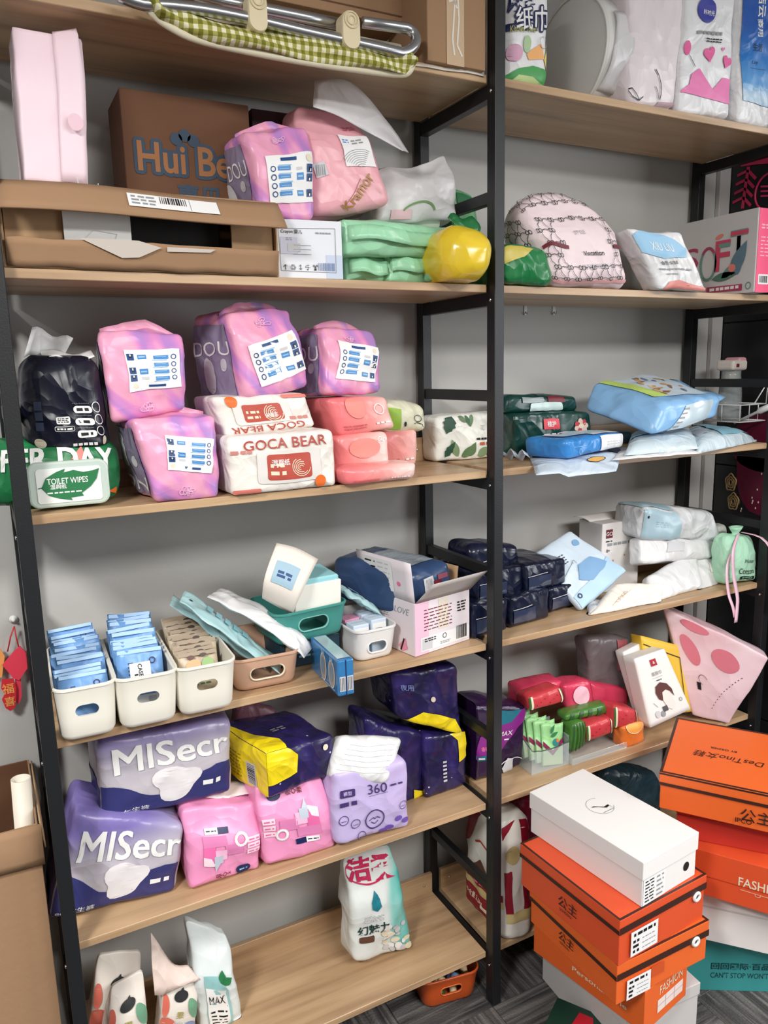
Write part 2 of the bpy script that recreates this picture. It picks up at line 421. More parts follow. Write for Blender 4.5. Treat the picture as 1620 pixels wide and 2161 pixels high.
def loft(bm, rings):
    R = [[bm.verts.new(p) for p in ring] for ring in rings]
    for a, b in zip(R, R[1:]):
        n = len(a)
        for j in range(n): bm.faces.new((a[j], a[(j+1) % n], b[(j+1) % n], b[j]))
    bm.faces.new(list(reversed(R[0]))); bm.faces.new(R[-1])
def slotted_bin(name, label, f, w, d, h, m, slot, r=.025, taper=.9, rim=None, group=None):
    """open storage bin: rounded tapering walls with thickness, a rolled rim and a hand slot through the front"""
    root = empty(name, f.mw); tag(root, label, 'bin', group)
    th = .0025
    def ring(k, z, inset=0, rr=0): return [(x, y+d/2, z) for x, y in rrect(w*k-2*inset, d*k-2*inset, max(r-inset+rr, .004))]
    bm = bmesh.new()
    prof = [(taper-.045*(1-.0), 0, .0)]
    rings = [ring(taper, 0, .012), ring(taper, .004, .004), ring(taper, .012)]
    for t in (.3, .6, .9): rings.append(ring(taper+(1-taper)*t, .012+(h-.012)*t))
    rings += [ring(1, h-.006), ring(1, h-.005, -.002), ring(1, h-.001, -.002), ring(1, h, -.001), ring(1, h, th)]
    for t in (.9, .6, .3): rings.append(ring(taper+(1-taper)*t, .012+(h-.012)*t, th))
    rings += [ring(taper, .012, th), ring(taper, .004, .01)]
    loft(bm, rings)
    me = bpy.data.meshes.new('bin_wall'); bm.to_mesh(me); bm.free(); ob = bpy.data.objects.new('bin_wall', me); COL.objects.link(ob)
    sw, sh, sz = slot
    cb = bmesh.new(); pts = rrect(sw, sh, sh*.499, 6)
    loft(cb, [[(x, -.03, sz+y) for x, y in pts], [(x, .03, sz+y) for x, y in pts]]); bmesh.ops.recalc_face_normals(cb, faces=cb.faces)
    cm = bpy.data.meshes.new('cut'); cb.to_mesh(cm); cb.free(); co = bpy.data.objects.new('cut', cm); COL.objects.link(co)
    md = ob.modifiers.new('b', 'BOOLEAN'); md.operation = 'DIFFERENCE'; md.object = co; md.solver = 'EXACT'
    bpy.context.view_layer.update()
    nm = bpy.data.meshes.new_from_object(ob.evaluated_get(bpy.context.evaluated_depsgraph_get()))
    bpy.data.objects.remove(ob); bpy.data.objects.remove(co)
    nm.materials.clear(); nm.materials.append(m); nm.polygons.foreach_set('use_smooth', [True]*len(nm.polygons)); nm.set_sharp_from_angle(angle=math.radians(40))
    link('bin_body', nm, root)
    if rim:
        zz = lambda y: -(w and 0)
        k = taper+(1-taper)*((sz-.012)/(h-.012)); yf = d/2-d*k/2
        tube('slot_rim', [(x, yf-.0005, sz+y) for x, y in rrect(sw+.002, sh+.002, (sh+.002)*.499, 6)], .002, rim, root, n=6, closed=True)
    return root

# ================================================================ the room
m_wall = mat('wall_paint', (192, 191, 188), .85, bump=.04, bs=120)
m_wall2 = mat('wall_paint_grey', (112, 111, 109), .85)
def wood_build(nt, vec):
    v = mapping(nt, vec, (1.2, 22, 22)); a = noisef(nt, v, 1.6, 5, .4); v2 = mapping(nt, vec, (.8, 7, 7), (3, 0, 0)); b = noisef(nt, v2, 1.3, 2, .6)
    c1 = ramp(nt, a, [(.3, (140, 106, 76)), (.45, (180, 146, 110)), (.55, (196, 162, 124)), (.72, (170, 134, 98))])
    c2 = ramp(nt, b, [(.35, (152, 120, 90)), (.6, (208, 178, 142))])
    n = nt.nodes.new('ShaderNodeMix'); n.data_type = 'RGBA'; n.inputs[0].default_value = .45
    nt.links.new(c1, n.inputs[6]); nt.links.new(c2, n.inputs[7]); return n.outputs[2]
m_wood = ramp_mat('wood_grain_laminate', wood_build, .38, .03, 60, False)
m_steel = mat('black_powder_coat', (26, 28, 31), .42, bump=.05, bs=300)
m_chrome = mat('chrome', (225, 225, 228), .18, 1)
def struct(o): o['kind'] = 'structure'; return o
struct(boxo('wall_back', -3.2, 4, .366, .46, 0, 2.95, m_wall, bev=0))
struct(boxo('trim_1', 1.15, 1.2, .348, .3655, 0, 2.95, mat('door_frame_paint', (196, 192, 190), .6), bev=.002))
struct(boxo('ceiling', -3.2, 4, -4, .46, 2.95, 3.0, mat('ceiling_paint', (232, 232, 230), .9), bev=0))
struct(boxo('wall_left', -3.3, -3.2, -4, .46, 0, 2.95, m_wall2, bev=0)); struct(boxo('wall_right', 4, 4.1, -4, .46, 0, 2.95, m_wall2, bev=0)); struct(boxo('wall_front', -3.3, 4.1, -4.1, -4, 0, 2.95, m_wall2, bev=0))
def carpet_build(nt, vec):
    v = mapping(nt, vec, (70, 3, 3)); a = noisef(nt, v, 1, 4, .8)
    return ramp(nt, a, [(.34, (44, 43, 44)), (.5, (74, 72, 71)), (.66, (112, 108, 105))])
m_carpet = ramp_mat('streaked_carpet', carpet_build, .95, .4, 160, False)
fl = struct(boxo('floor', -3.2, 4, -4, .46, -.03, -.006, mat('carpet_backing', (52, 51, 50), .95), bev=0))
T = .25; tile_me = {}
for i in range(-6, 8):
    for j in range(-5, 2):
        x, y = i*T, j*T*1.0
        if y > .2: continue
        o = boxo('carpet_tile', -T/2+.0008, T/2-.0008, -T/2+.0008, T/2-.0008, -.006, 0, m_carpet, fl, bev=.0006) if not tile_me else link('carpet_tile', tile_me[0], fl)
        tile_me.setdefault(0, o.data); o.location = (x+T/2, y+T/2, 0); o.rotation_euler.z = PI/2 if (i+j) % 2 else 0

# ---------------------------------------------------------------- the shelving unit
PX, PY, D = .0266, .0314, .354
unit = empty('shelving_unit', Matrix()); tag(unit, 'tall black steel shelving unit with light wood boards, two bays wide', 'shelf')
FX = [-1-PX, 0, 1.0226]
def bolt(x, y, z, parent):
    o = lathe('bolt', [(.004, 0), (.004, .0015), (.0025, .003), (0, .003)], m_chrome, parent, 8)
    o.location = (x, y, z); return o
for fx in FX:
    for y in (0, D-PY): boxo('post', fx, fx+PX, y, y+PY, 0, 2.82, m_steel, unit, bev=.0012)
    for z in (L1, L2, L3, L4, L5, L6):
        boxo('crossbar', fx+.002, fx+PX-.002, PY, D-PY, z-.0176-.030, z-.0176, m_steel, unit, bev=.001)
        if z != L6: boxo('guard_rail', fx+.004, fx+PX-.004, PY, D-PY, z-.24-.026, z-.24, m_steel, unit, bev=.001)
        b = bolt(fx-.0005, .016, z-.035, unit); b.rotation_euler.y = -PI/2
b0 = None
for xa in (-1, PX):
    for z in (L1, L2, L3, L4, L5, L6):
        if b0 is None:
            b0 = boxo('shelf_board', 0, .996, .0266, .305, -.0176, 0, m_wood, unit, bev=.0012)
            lip0 = boxo('back_lip', 0, .996, .305, .317, -.0176, .062, m_wood, b0, bev=.001)
            o = b0
        else:
            o = link('shelf_board', b0.data, unit); link('back_lip', lip0.data, o)
        o.location = (xa, 0, z)
        for k in (.03, .966):
            q = bolt(k, .304, .03, o); q.rotation_euler.x = PI/2

# ================================================================ shared prints and materials
white = mat('print_white', (240, 240, 238), .45); black = mat('print_black', (22, 22, 26), .5); navy = mat('print_navy', (24, 34, 84), .45)
blue = mat('print_blue', (72, 140, 205), .45); dblue = mat('print_deep_blue', (32, 72, 128), .45); red = mat('print_red', (190, 40, 48), .45)
pink = mat('print_pink', (238, 120, 160), .45); green = mat('print_green', (40, 120, 72), .45); grey = mat('print_grey', (150, 152, 156), .5)
lgrey = mat('print_light_grey', (205, 205, 208), .5); gold = mat('print_gold', (168, 128, 66), .4); cream = mat('print_cream', (232, 222, 196), .5)
orange_p = mat('print_orange', (232, 110, 40), .5); mint = mat('print_mint', (150, 214, 178), .5); skyb = mat('print_sky', (150, 196, 228), .5); yellow_p = mat('print_yellow', (240, 205, 40), .45)
maroon = mat('print_maroon', (112, 24, 40), .45); brown = mat('print_brown', (98, 64, 50), .5); teal_p = mat('print_teal', (44, 130, 130), .45); salmon = mat('print_salmon', (228, 130, 118), .5)
card = mat('cardboard', (160, 126, 95), .85, bump=.08, bs=60); card_d = mat('cardboard_inside', (182, 148, 112), .9, bump=.06, bs=60); card_k = mat('cardboard_brown', (104, 70, 48), .85, bump=.08, bs=60)
paper = mat('white_paper', (238, 238, 236), .6, bump=.05, bs=40); paper_s = mat('sticker_paper', (240, 240, 240), .5)
clear = mat('clear_film', (240, 243, 245), .12, alpha=.28); frost = mat('frosted_film', (240, 238, 240), .3, alpha=.72, bump=.35, bs=10, ridge=True)
def marble_build(nt, vec):
    v = mapping(nt, vec, (1, 1, 1), rot=(0, .7, .4)); a = noisef(nt, mapping(nt, v, (9, 6, 2.6)), 1, 2, 1.3)
    return ramp(nt, a, [(.3, (160, 152, 202)), (.38, (186, 134, 202)), (.45, (222, 144, 200)), (.5, (238, 168, 196)), (.56, (236, 162, 192)), (.6, (192, 144, 208)), (.66, (156, 154, 204)), (.74, (200, 132, 202))])
m_marble = ramp_mat('marbled_pink_purple_film', marble_build, .33, .35, 9)
m_gusset = film('grey_violet_film', (142, 132, 158)); m_seal = film('seal_grey_film', (196, 184, 196))

def care_label(p, x, y, w, h, flip=False, seed=0, rot=0):
    """white care card: four round icons with blue bars, and dark square pictures linked to small tags"""
    c, q = math.cos(rot), math.sin(rot)
    def T(a, b):
        if flip: a, b = 1-a, 1-b
        X, Y_ = (a-.5)*w, (b-.5)*h; return (x+X*c-Y_*q, y+X*q+Y_*c)
    def R(a, b, e, d, m, k): p.poly([T(a, b), T(e, b), T(e, d), T(a, d)] if not flip else [T(e, d), T(a, d), T(a, b), T(e, b)], m, k)
    R(0, 0, 1, 1, paper_s, 1)
    for i in range(4):
        b = .13+i*.175; cx, cy = T(.11, b+.06)
        p.ring(cx, cy, h*.055, h*.055, h*.022, dblue, 2, n=10)
        R(.2, b+.02, .47, b+.11, blue, 2); R(.22, b+.12, .5, b+.14, skyb, 2); R(.24, b+.045, .44, b+.06, skyb, 3)
    for i, b in enumerate((.1, .42, .6)):
        R(.83, b, .97, b+.16, dblue, 2); R(.87, b+.03, .93, b+.1, black, 3); R(.885, b+.02, .915, b+.07, white, 4)
    R(.6, .13, .76, .24, blue, 2); R(.6, .46, .76, .6, blue, 2); R(.6, .66, .74, .72, lgrey, 2); R(.62, .165, .74, .205, skyb, 3); R(.62, .51, .74, .55, skyb, 3)
    R(.28, .87, .62, .935, dblue, 2); cx, cy = T(.88, .87); p.ell(cx, cy, h*.07, h*.07, cream, 2)

def marbled(label, quad, Y=None, z=None, rz=0, lab=(.56, .47, .66, .5), flip=False, depth=.18, side='NG DOU', back=(0, 0), lrot=0, seed=0, pinch=.25, **k):
    S = soft('diaper_bag', label, 'bag', quad, m_marble, z=z, Y=Y, rz=rz, depth=depth, r=.012, bulge=(.07, .04, .08), crease=.005, freq=13, pinch=pinch, back=back, group='marbled pink and purple diaper bags', seed=seed, N=24, **k)
    p = S.pf(.02); care_label(p, S.w*lab[0], S.h*lab[1], S.w*lab[2], S.h*lab[3], flip, rot=lrot)
    p.done(S.o, 'care_label')
    p = S.pf(.02); R = random.Random(seed)
    for i in range(9): p.ring(S.w*(.48+.04*R.uniform(-2, 2)), S.h*((.12 if flip else .86)+.02*R.uniform(-1.5, 1.5)), S.w*R.uniform(.02, .06), S.h*R.uniform(.01, .035), .0012, mat('print_pale_pink', (232, 178, 214), .45), 1, n=9)
    p.done(S.o, 'swirl_emblem')
    p = S.pl(.02)
    p.rect(S.dp*.02, S.h*.06, S.dp*.86, S.h*.9, m_gusset, 0)
    if side:
        p.text(side, S.dp*.45, S.h*(.62 if not flip else .2), .03, white, 2, rot=PI if flip else 0, w=S.dp*.8, bold=0)
    p.ell(S.dp*.36, S.h*(.3 if not flip else .62), S.dp*.14, S.h*.22, lgrey, 2); p.ell(S.dp*.7, S.h*(.42 if not flip else .5), S.dp*.06, S.h*.07, lgrey, 2)
    p.done(S.o, 'gusset_print')
    # crimped seal standing up along the top
    f = [S.P(-.92+1.84*i/10, -.45, 1) for i in range(11)]
    pk = max(range(11), key=lambda i: f[i].z)
    sheet('seal_flap', lambda s, t: (V(f[min(10, int(s*10))])+V((0, .012*math.sin(t*2), -.012+.03*t*(.6+.4*math.sin(s*PI))))), 10, 3, .001, m_marble, S.o)
    return S

# ================================================================ third shelf from the top, left bay
g1 = film('deep_green_film', (34, 122, 72), .35)
S = soft('wipes_pack', 'green film wet wipes pack with clear framed lid, lowest at left post', 'wipes pack', [(-75, 1080), (258, 1064), (248, 928), (-70, 935)], g1, z=L3, foot=(200, 1066), depth=.15, r=.03, bulge=(.15, .04, .05), crease=.004, freq=12, N=18)
p = S.pf(.025); p.text('SUPER DAY', S.w*.47, S.h*.72, .044, white, 2, w=S.w*1.0, bold=.03)
p.poly([(S.w*.9, S.h*.2), (S.w*.99, S.h*.12), (S.w*.99, S.h*.26)], orange_p, 2); p.poly([(S.w*.66, S.h*.72), (S.w*.74, S.h*.95), (S.w*.76, S.h*.72)], salmon, 1)
for i in range(3): p.poly([(.0, S.h*(.1+.25*i)), (S.w*.07, S.h*(.2+.25*i)), (S.w*.12, S.h*(.05+.25*i)), (S.w*.04, S.h*.02)], mat('leaf_green_print', (90, 170, 110), .4), 1)
p.done(S.o, 'lettering')
f = S.f; a = f.uv(62, 1072); b = f.uv(222, 964); cx, cz, lw, lh = (a[0]+b[0])/2, (a[1]+b[1])/2, b[0]-a[0], b[1]-a[1]
def slab(name, cx, cz, w_, h_, r, y0, y1, m, parent, ins=.004):
    bm = bmesh.new(); R = lambda k, y: [(cx+x, y, cz+q) for x, q in rrect(w_-2*k, h_-2*k, max(r-k, .002), 5)]
    loft(bm, [R(0, y1), R(0, y0+ins), R(ins*.3, y0+ins*.3), R(ins, y0)]); bmesh.ops.recalc_face_normals(bm, faces=bm.faces); return bm_obj(name, bm, m, parent, smooth=False)
lid = slab('lid', cx, max(cz, lh/2+.002), lw, lh, .018, -.028, -.012, mat('frosted_lid', (206, 222, 212), .25, alpha=.85), S.o)
slab('lid_plate', cx, max(cz, lh/2+.002)-.002, lw*.8, lh*.76, .006, -.0295, -.02, mat('lid_plate_white', (236, 240, 236), .3), lid, .001)
pp = Print(lambda a_, b_, k: V((cx-lw/2+a_, -.0298-k, max(cz, lh/2+.002)-lh/2+b_)), lw, lh, 9)
pts = [(.16, .45), (.22, .66), (.35, .78), (.46, .84), (.44, .76), (.56, .8), (.68, .74), (.8, .76), (.88, .8), (.84, .58), (.76, .42), (.64, .28), (.66, .22), (.5, .2), (.52, .14), (.36, .2), (.24, .28)]
pp.poly([(x*lw, y*lh) for x, y in pts], green, 1); pp.line([(.12*lw, .45*lh), (.17*lw, .46*lh)], .002, green, 1)
pp.text('TOILET WIPES', .48*lw, .58*lh, .011, white, 2, w=.5*lw); pp.text('湿厕纸', .36*lw, .46*lh, .009, white, 2); pp.rows(.22*lw, .3*lh, .66*lw, .36*lh, 1, white, 2)
pp.done(lid, 'leaf_print')
kfilm = film('black_navy_film', (22, 24, 40), .28, .4)
S = soft('diaper_pack', 'glossy black diaper pack with white pill icons, on the green wipes by left post', 'pack', [(62, 958), (238, 952), (205, 752), (44, 752)], kfilm, Y=.075, depth=.16, r=.03, bulge=(.12, .06, .06), crease=.005, freq=11, N=18)
f = S.f
def P2(px, py): u, v = f.uv(px, py); return (u-S.q[0][0])/S.w*S.w, v-S.vmin
p = Print(S.front, S.w, S.h, .02); W, H = S.w, S.h
for i in range(3):
    y = H*(.46-.13*i); p.rect(W*.58, y-.0068, W*.82, y+.0068, white, 2, r=.006); p.rows(W*.62, y-.003, W*.78, y+.003, 1, black, 3, seed=i, fill=.9); p.ring(W*.89, y+.005, .0085, .0095, .0016, white, 2, n=14); p.rows(W*.58, y+.011, W*.8, y+.0125, 1, grey, 2, seed=i+5)
p.rect(W*.36, H*.32, W*.52, H*.4, white, 2, r=.003); p.rows(W*.38, H*.335, W*.5, H*.39, 3, black, 3, seed=8)
p.rect(W*.33, H*.24, W*.56, H*.295, white, 2, r=.003); p.rect(W*.337, H*.246, W*.553, H*.289, black, 3, r=.002); p.rows(W*.36, H*.256, W*.53, H*.28, 1, white, 4, seed=4, fill=.8)
for i in range(5): p.rect(W*(.52+.06*i), H*.06, W*(.565+.06*i), H*.1, white, 2)
for i in range(3): p.rect(W*.1, H*(.25+.11*i), W*.2, H*(.34+.11*i), mat('print_slate', (52, 62, 84), .4), 2)
p.ell(W*.13, H*.1, .012, .012, cream, 2); p.ell(W*.94, H*.1, .007, .012, cream, 2)
p.done(S.o, 'icon_print')
R1 = S.f
sheet('torn_flap', lambda s, t: (-.06+.07*s+.02*t, .06+.02*math.sin(s*3), S.h+.0+.055*t*(1-.4*s)+.005*math.sin(s*9)), 8, 5, .0012, film('flap_pale_grey', (196, 196, 196), .5), S.o)
sheet('torn_flap', lambda s, t: (-.03+.09*s, .02+.05*t, S.h-.004+.014*t+.005*math.sin(s*7)), 8, 4, .0012, paper, S.o)
# bags A and B on the left
marbled('marbled diaper bag printed upside down, on top of another bag at left', [(240, 893), (393, 866), (390, 702), (208, 700)], Y=.075, flip=True, lab=(.6, .56, .66, .46), side=None, seed=3, depth=.17, rz=-4)
marbled('marbled diaper bag standing on the board with tilted care label, below another', [(330, 1064), (463, 1048), (458, 878), (280, 888)], z=L3, flip=True, lab=(.6, .55, .62, .42), lrot=-.16, seed=5, depth=.19, side='NG', rz=3, pinch=.15)
marbled('marbled diaper bag leaning left on the bear brand tissue packs', [(520, 846), (651, 816), (624, 652), (492, 660)], Y=.085, rz=14, lab=(.56, .42, .74, .5), side='DOU', seed=7, depth=.19, lrot=.18)
marbled('marbled diaper bag on top of the coral wipes packs', [(686, 838), (806, 828), (806, 700), (692, 690)], Y=.11, rz=8, lab=(.55, .5, .72, .55), side='DOU', seed=9, depth=.19, lrot=-.12)
# bear brand tissue packs
gocaf = film('cream_white_film', (238, 232, 224), .38)
def goca(label, quad, flip, **k):
    S = soft('tissue_pack', label, 'tissue pack', quad, gocaf, depth=.14, r=.012, bulge=(.06, .03, .03), crease=.0025, freq=12, group='cream tissue packs with red lettering', **k)
    W, H = S.w, S.h; p = S.pf(.03); r = PI if flip else 0
    Yt = (lambda y: 1-y) if flip else (lambda y: y); Xt = (lambda x: 1-x) if flip else (lambda x: x)
    p.text('GOCA BEAR', W*Xt(.52), H*Yt(.84), H*.17, mat('print_brick', (176, 66, 50), .45), 2, w=W*.78, rot=r, bold=.004)
    x0, x1 = sorted((Xt(.3), Xt(.78))); y0, y1 = sorted((Yt(.22), Yt(.66)))
    p.rect(W*(x0-.06), H*(y0-.06), W*(x1+.06), H*(y1+.07), mat('panel_offwhite', (226, 222, 218), .4), 1, r=.008)
    p.rect(W*(x0+.03), H*y0, W*(x1-.03), H*y1, mat('print_terracotta', (186, 78, 64), .45), 2, r=.006)
    p.text('湿厕纸', W*Xt(.46), H*Yt(.52), H*.11, white, 3, rot=r)
    for i in range(2): p.rows(W*(x0+.06), H*(y0+.08+.13*i), W*(x0+.2), H*(y0+.16+.13*i), 1, cream, 3, seed=i, fill=.8)
    for i in range(5): p.ring(W*(x1-.13), H*(y0+.2), .004+.004*i, .003+.004*i, .0015, cream, 3, n=12, a0=30*i, a1=30*i+230)
    p.ell(W*Xt(.83), H*Yt(.13), .012, .013, orange_p, 2)
    p.rows(W*(.02 if not flip else .72), H*Yt(.7), W*(.2 if not flip else .95), H*Yt(.7)+.008, 1, mat('print_rose', (206, 130, 120), .5), 2, fill=.9)
    p.rect(W*Xt(.14)-.03, H*Yt(.05)-.005, W*Xt(.14)+.03, H*Yt(.05)+.005, salmon, 2, r=.004)
    p.done(S.o, 'lettering'); return S
G = goca('cream tissue pack with red lettering standing upright, lower of two', [(490, 1051), (711, 1024), (703, 906), (478, 924)], False, z=L3, rz=1)
goca('cream tissue pack lying upside down on its twin, under a marbled bag', [(476, 926), (668, 902), (645, 828), (447, 838)], True, Y=.075, rz=3)
# coral wipes
cor = ramp_mat('coral_gradient_film', lambda nt, v: ramp(nt, mth(nt, 'MULTIPLY_ADD', sepz(nt, v, 0), 4.5), [(.2, (232, 120, 124)), (.5, (240, 150, 146)), (.9, (246, 214, 206))]), .33, .25, 12)
def coral(label, quad, **k):
    S = soft('wipes_pack', label, 'wipes pack', quad, cor, r=.012, bulge=(.08, .03, .08), crease=.0025, freq=12, group='coral wet wipes packs', **k)
    p = S.pf(.03); W, H = S.w, S.h
    p.rows(W*.12, H*.16, W*.5, H*.3, 2, mat('print_dark_coral', (206, 92, 96), .45), 2, seed=int(W*999)); p.rows(W*.66, H*.2, W*.92, H*.3, 1, white, 2, seed=3)
    return S, p, W, H
S, p, W, H = coral('coral wipes pack under the rightmost marbled bag, topmost of three', [(716, 922), (836, 905), (816, 838), (690, 842)], Y=.09, depth=.15, rz=4)
p.ell(W*.4, H*.75, W*.16, H*.3, mat('print_coral_mid', (236, 140, 130), .45), 1); p.ring(W*.78, H*.65, .012, .012, .002, white, 2); p.done(S.o)
S, p, W, H = coral('coral wipes pack standing upright behind the lying one', [(714, 1028), (822, 1012), (820, 912), (712, 922)], z=L3, foot=(760, 1012), depth=.06, rz=3)
p.ell(W*.5, H*.7, W*.3, H*.22, mat('print_coral_mid', (236, 140, 130), .45), 1); p.text('Gaga', W*.85, H*.86, .012, white, 2, shear=.2); p.done(S.o)
S, p, W, H = coral('coral wipes pack lying flat at the front edge of the board', [(728, 1030), (872, 1007), (880, 976), (722, 988)], z=L3, depth=.09, rz=2, foot=(800, 1019)); p.done(S.o)
S = soft('wipes_pack', 'lime and cream wipes pack with a line drawing, behind the coral packs', 'wipes pack', [(812, 916), (902, 910), (896, 856), (812, 842)], film('cream_lime_film', (226, 226, 200), .35), Y=.17, depth=.1, r=.02, bulge=(.1, .06, .15), crease=.003, rz=4)
p = S.pf(.03); p.rect(0.004, .01, S.w*.34, S.h*.75, mat('print_lime', (150, 190, 70), .4), 1); p.ring(S.w*.75, S.h*.5, .01, .009, .0016, black, 2, n=12); p.line([(S.w*.66, S.h*.3), (S.w*.72, S.h*.35), (S.w*.84, S.h*.3), (S.w*.86, S.h*.2)], .0016, black, 2); p.ell(S.w*.44, S.h*.3, .003, .006, black, 2); p.done(S.o, 'drawing')
# stand the lime pack on a hidden coral one
S, p, W, H = coral('coral wipes pack lying at the back under the lime pack', [(800, 992), (880, 984), (880, 908), (800, 914)], Y=.17, depth=.1); p.done(S.o)
# leaf print pack behind the centre post
S = soft('tissue_pack', 'white tissue pack with green monstera leaves, behind the centre post', 'tissue pack', [(921, 976), (1086, 962), (1084, 869), (918, 879)], film('white_film', (236, 236, 228), .36), z=L3, depth=.1, r=.012, bulge=(.08, .02, .04), crease=.0028, freq=14)
p = S.pf(.02); W, H = S.w, S.h; lg = [mat('leaf_%d' % i, c, .45) for i, c in enumerate(((28, 72, 48), (92, 120, 78), (128, 150, 110), (46, 96, 62)))]
def leaf(p, x, y, L, wd, a, m, k=1, cuts=0):
    pts = []
    for i in range(9): t = i/8; pts.append((t*L, wd*math.sin(PI*t**.8)*(1-(.25 if cuts and i % 2 else 0))))
    for i in range(7, 0, -1): t = i/8; pts.append((t*L, -wd*math.sin(PI*t**.8)*(1-(.25 if cuts and i % 2 else 0))))
    p.poly([(x+u*math.cos(a)-v*math.sin(a), y+u*math.sin(a)+v*math.cos(a)) for u, v in pts], m, k)
leaf(p, W*.2, H*.98, .05, .022, -2.0, lg[0], 1, 1); leaf(p, W*.28, H*.98, .03, .006, -.7, lg[1]); leaf(p, W*.36, H*.98, .035, .005, -1.1, lg[3]); leaf(p, W*.44, H*.98, .03, .006, -1.7, lg[1])
for x, L, a, i in ((.1, .05, .9, 0), (.26, .05, 2.0, 2), (.3, .055, .5, 1), (.5, .05, .35, 2), (.4, .04, 1.0, 1), (.62, .05, .1, 3), (.85, .05, 1.2, 0), (.95, .05, 1.8, 1), (.75, .04, 2.4, 2)): leaf(p, W*x, H*.1, L, .011, a, lg[i], 1+(i == 0), i == 0)
leaf(p, W*.93, H*.95, .05, .012, -1.7, lg[0], 1, 1)
p.rows(W*.5, H*.42, W*.66, H*.47, 1, black, 2, fill=.9); p.rows(W*.54, H*.3, W*.66, H*.37, 1, mat('print_rust', (196, 96, 56), .5), 2, fill=.9); p.text('花', W*.58, H*.7, .014, lgrey, 2)
p.done(S.o, 'leaf_print')

# ================================================================ second shelf from the top, left bay
def pathsheet(name, top, bot, Yt, Yb, m, parent=None, th=.001, wob=.004, nu=14, nv=6, seed=0):
    """a flexible sheet hung between two space curves (pixels read at depths Yt, Yb)"""
    def cv(pts, Y, s):
        k = s*(len(pts)-1); i = min(int(k), len(pts)-2); t = k-i; a = pts[max(i-1, 0)]; b = pts[i]; c = pts[i+1]; d = pts[min(i+2, len(pts)-1)]
        q = [.5*(2*b[j]+(c[j]-a[j])*t+(2*a[j]-5*b[j]+4*c[j]-d[j])*t*t+(3*b[j]-a[j]-3*c[j]+d[j])*t**3) for j in (0, 1)]
        yy = Y(s) if callable(Y) else Y
        return ony(q[0], q[1], yy)
    O = cv(bot, Yb, .5)
    def fn(s, t):
        p = cv(bot, Yb, s).lerp(cv(top, Yt, s), t)
        return p-O+noise.noise_vector(p*14+V((seed, 0, 0)))*wob
    return sheet(name, fn, nu, nv, th, m, parent, mw=Matrix.Translation(O))
# open carton lying on its side
a = onz(20, 556, L2); b = onz(566, 591, L2); ww = (b-a).length; rzc = math.degrees(math.atan2(b.y-a.y, b.x-a.x))
fc = Fr((a+b)/2+V((0, 0, .001)), 0); hh = .14; dd = .2
ct = empty('open_carton', fc.mw); tag(ct, 'flattish brown carton lying on its side with its opening towards the room', 'carton')
x0, x1 = -ww/2, ww/2
boxo('bottom_panel', x0, x1, 0, dd, 0, .004, card_d, ct, .0008); boxo('top_panel', x0, x1, 0, dd, hh-.004, hh, card, ct, .0008)
boxo('side_panel', x0, x0+.004, 0, dd, .004, hh-.004, card_d, ct, .0008); boxo('side_panel', x1-.004, x1, 0, dd, .004, hh-.004, card_d, ct, .0008)
boxo('back_panel', x0+.004, x1-.004, dd-.004, dd, .004, hh-.004, card_k, ct, .0008)
lf = sheet('lower_flap', lambda s, t: (x0+.004+(x1-x0-.008)*s, -.002-.012*t-.006*math.sin(s*PI), .002+.045*t+.003*noise.noise(V((s*9, t, 4)))), 20, 4, .004, card, ct)
pq = Print(lambda a_, b_, k: V((x0+a_, -.008-.012*b_/.058-.006*math.sin(a_/(x1-x0)*PI)-k, b_)), ww, .06, .02)
pq.poly([(.12, .05), (.22, .05), (.26, .04), (.22, .022), (.19, .02)], mat('torn_tape', (206, 196, 186), .5), 1); pq.poly([(.27, .042), (.36, .042), (.35, .036), (.27, .034)], mat('torn_tape', (206, 196, 186), .5), 1)
pq.done(lf, 'tape_remnant')
uf = sheet('upper_flap', lambda s, t: (x0+(x1-x0)*s, -.004-.045*t-.006*math.sin(s*7+t), hh-.002-.052*t+.003*math.sin(s*5)), 20, 4, .004, card, ct)
pq = Print(lambda a_, b_, k: V((x0+a_, -.0075-.045*(1-b_/.062)-.006*math.sin(a_/ww*7+1-b_/.062)-k*.8, hh-.002-.052*(1-b_/.062)+.003*math.sin(a_/ww*5)+.6*k+.001)), ww, .062, .02)
lx = ww*.42; pq.rect(lx, .02, lx+ww*.33, .05, paper_s, 1); pq.bars(lx+ww*.115, .032, lx+ww*.215, .048, black, 2); pq.rows(lx+.006, .024, lx+ww*.1, .047, 3, grey, 2); pq.line([(lx+ww*.225, .022), (lx+ww*.225, .048)], .001, grey, 2)
pq.done(uf, 'shipping_label')
boxo('inner_flap', x1-.09, x1-.006, .012, .016, .006, hh-.02, card_d, ct, .0008)
boxo('inner_flap', x0+.006, x0+.11, .02, .024, .006, hh-.01, card_d, ct, .0008)
lp = boxo('leaflet', x0+.1, x0+.215, .012, .014, .03, .13, paper, None, .0004, mw=fc.mw); tag(lp, 'white folded leaflet inside the open brown carton', 'leaflet')
pq = Print(lambda a_, b_, k: V((x0+.1+a_, .012-k, .03+b_)), .115, .135, 9); pq.line([(.03, .13), (.035, .085), (.06, .08), (.065, .12)], .0012, lgrey, 1); pq.line([(.02, .01), (.05, .04), (.09, .035), (.08, .01)], .0012, lgrey, 1); pq.done(lp, 'drawing')
bi = boxo('flat_case', x0+.12, x1-.1, .05, .17, .004, hh-.03, mat('black_case', (20, 17, 17), .6, bump=.1, bs=40), None, .004, mw=fc.mw, seg=2); tag(bi, 'black case lying inside the open brown carton', 'case')
zc = L2+hh
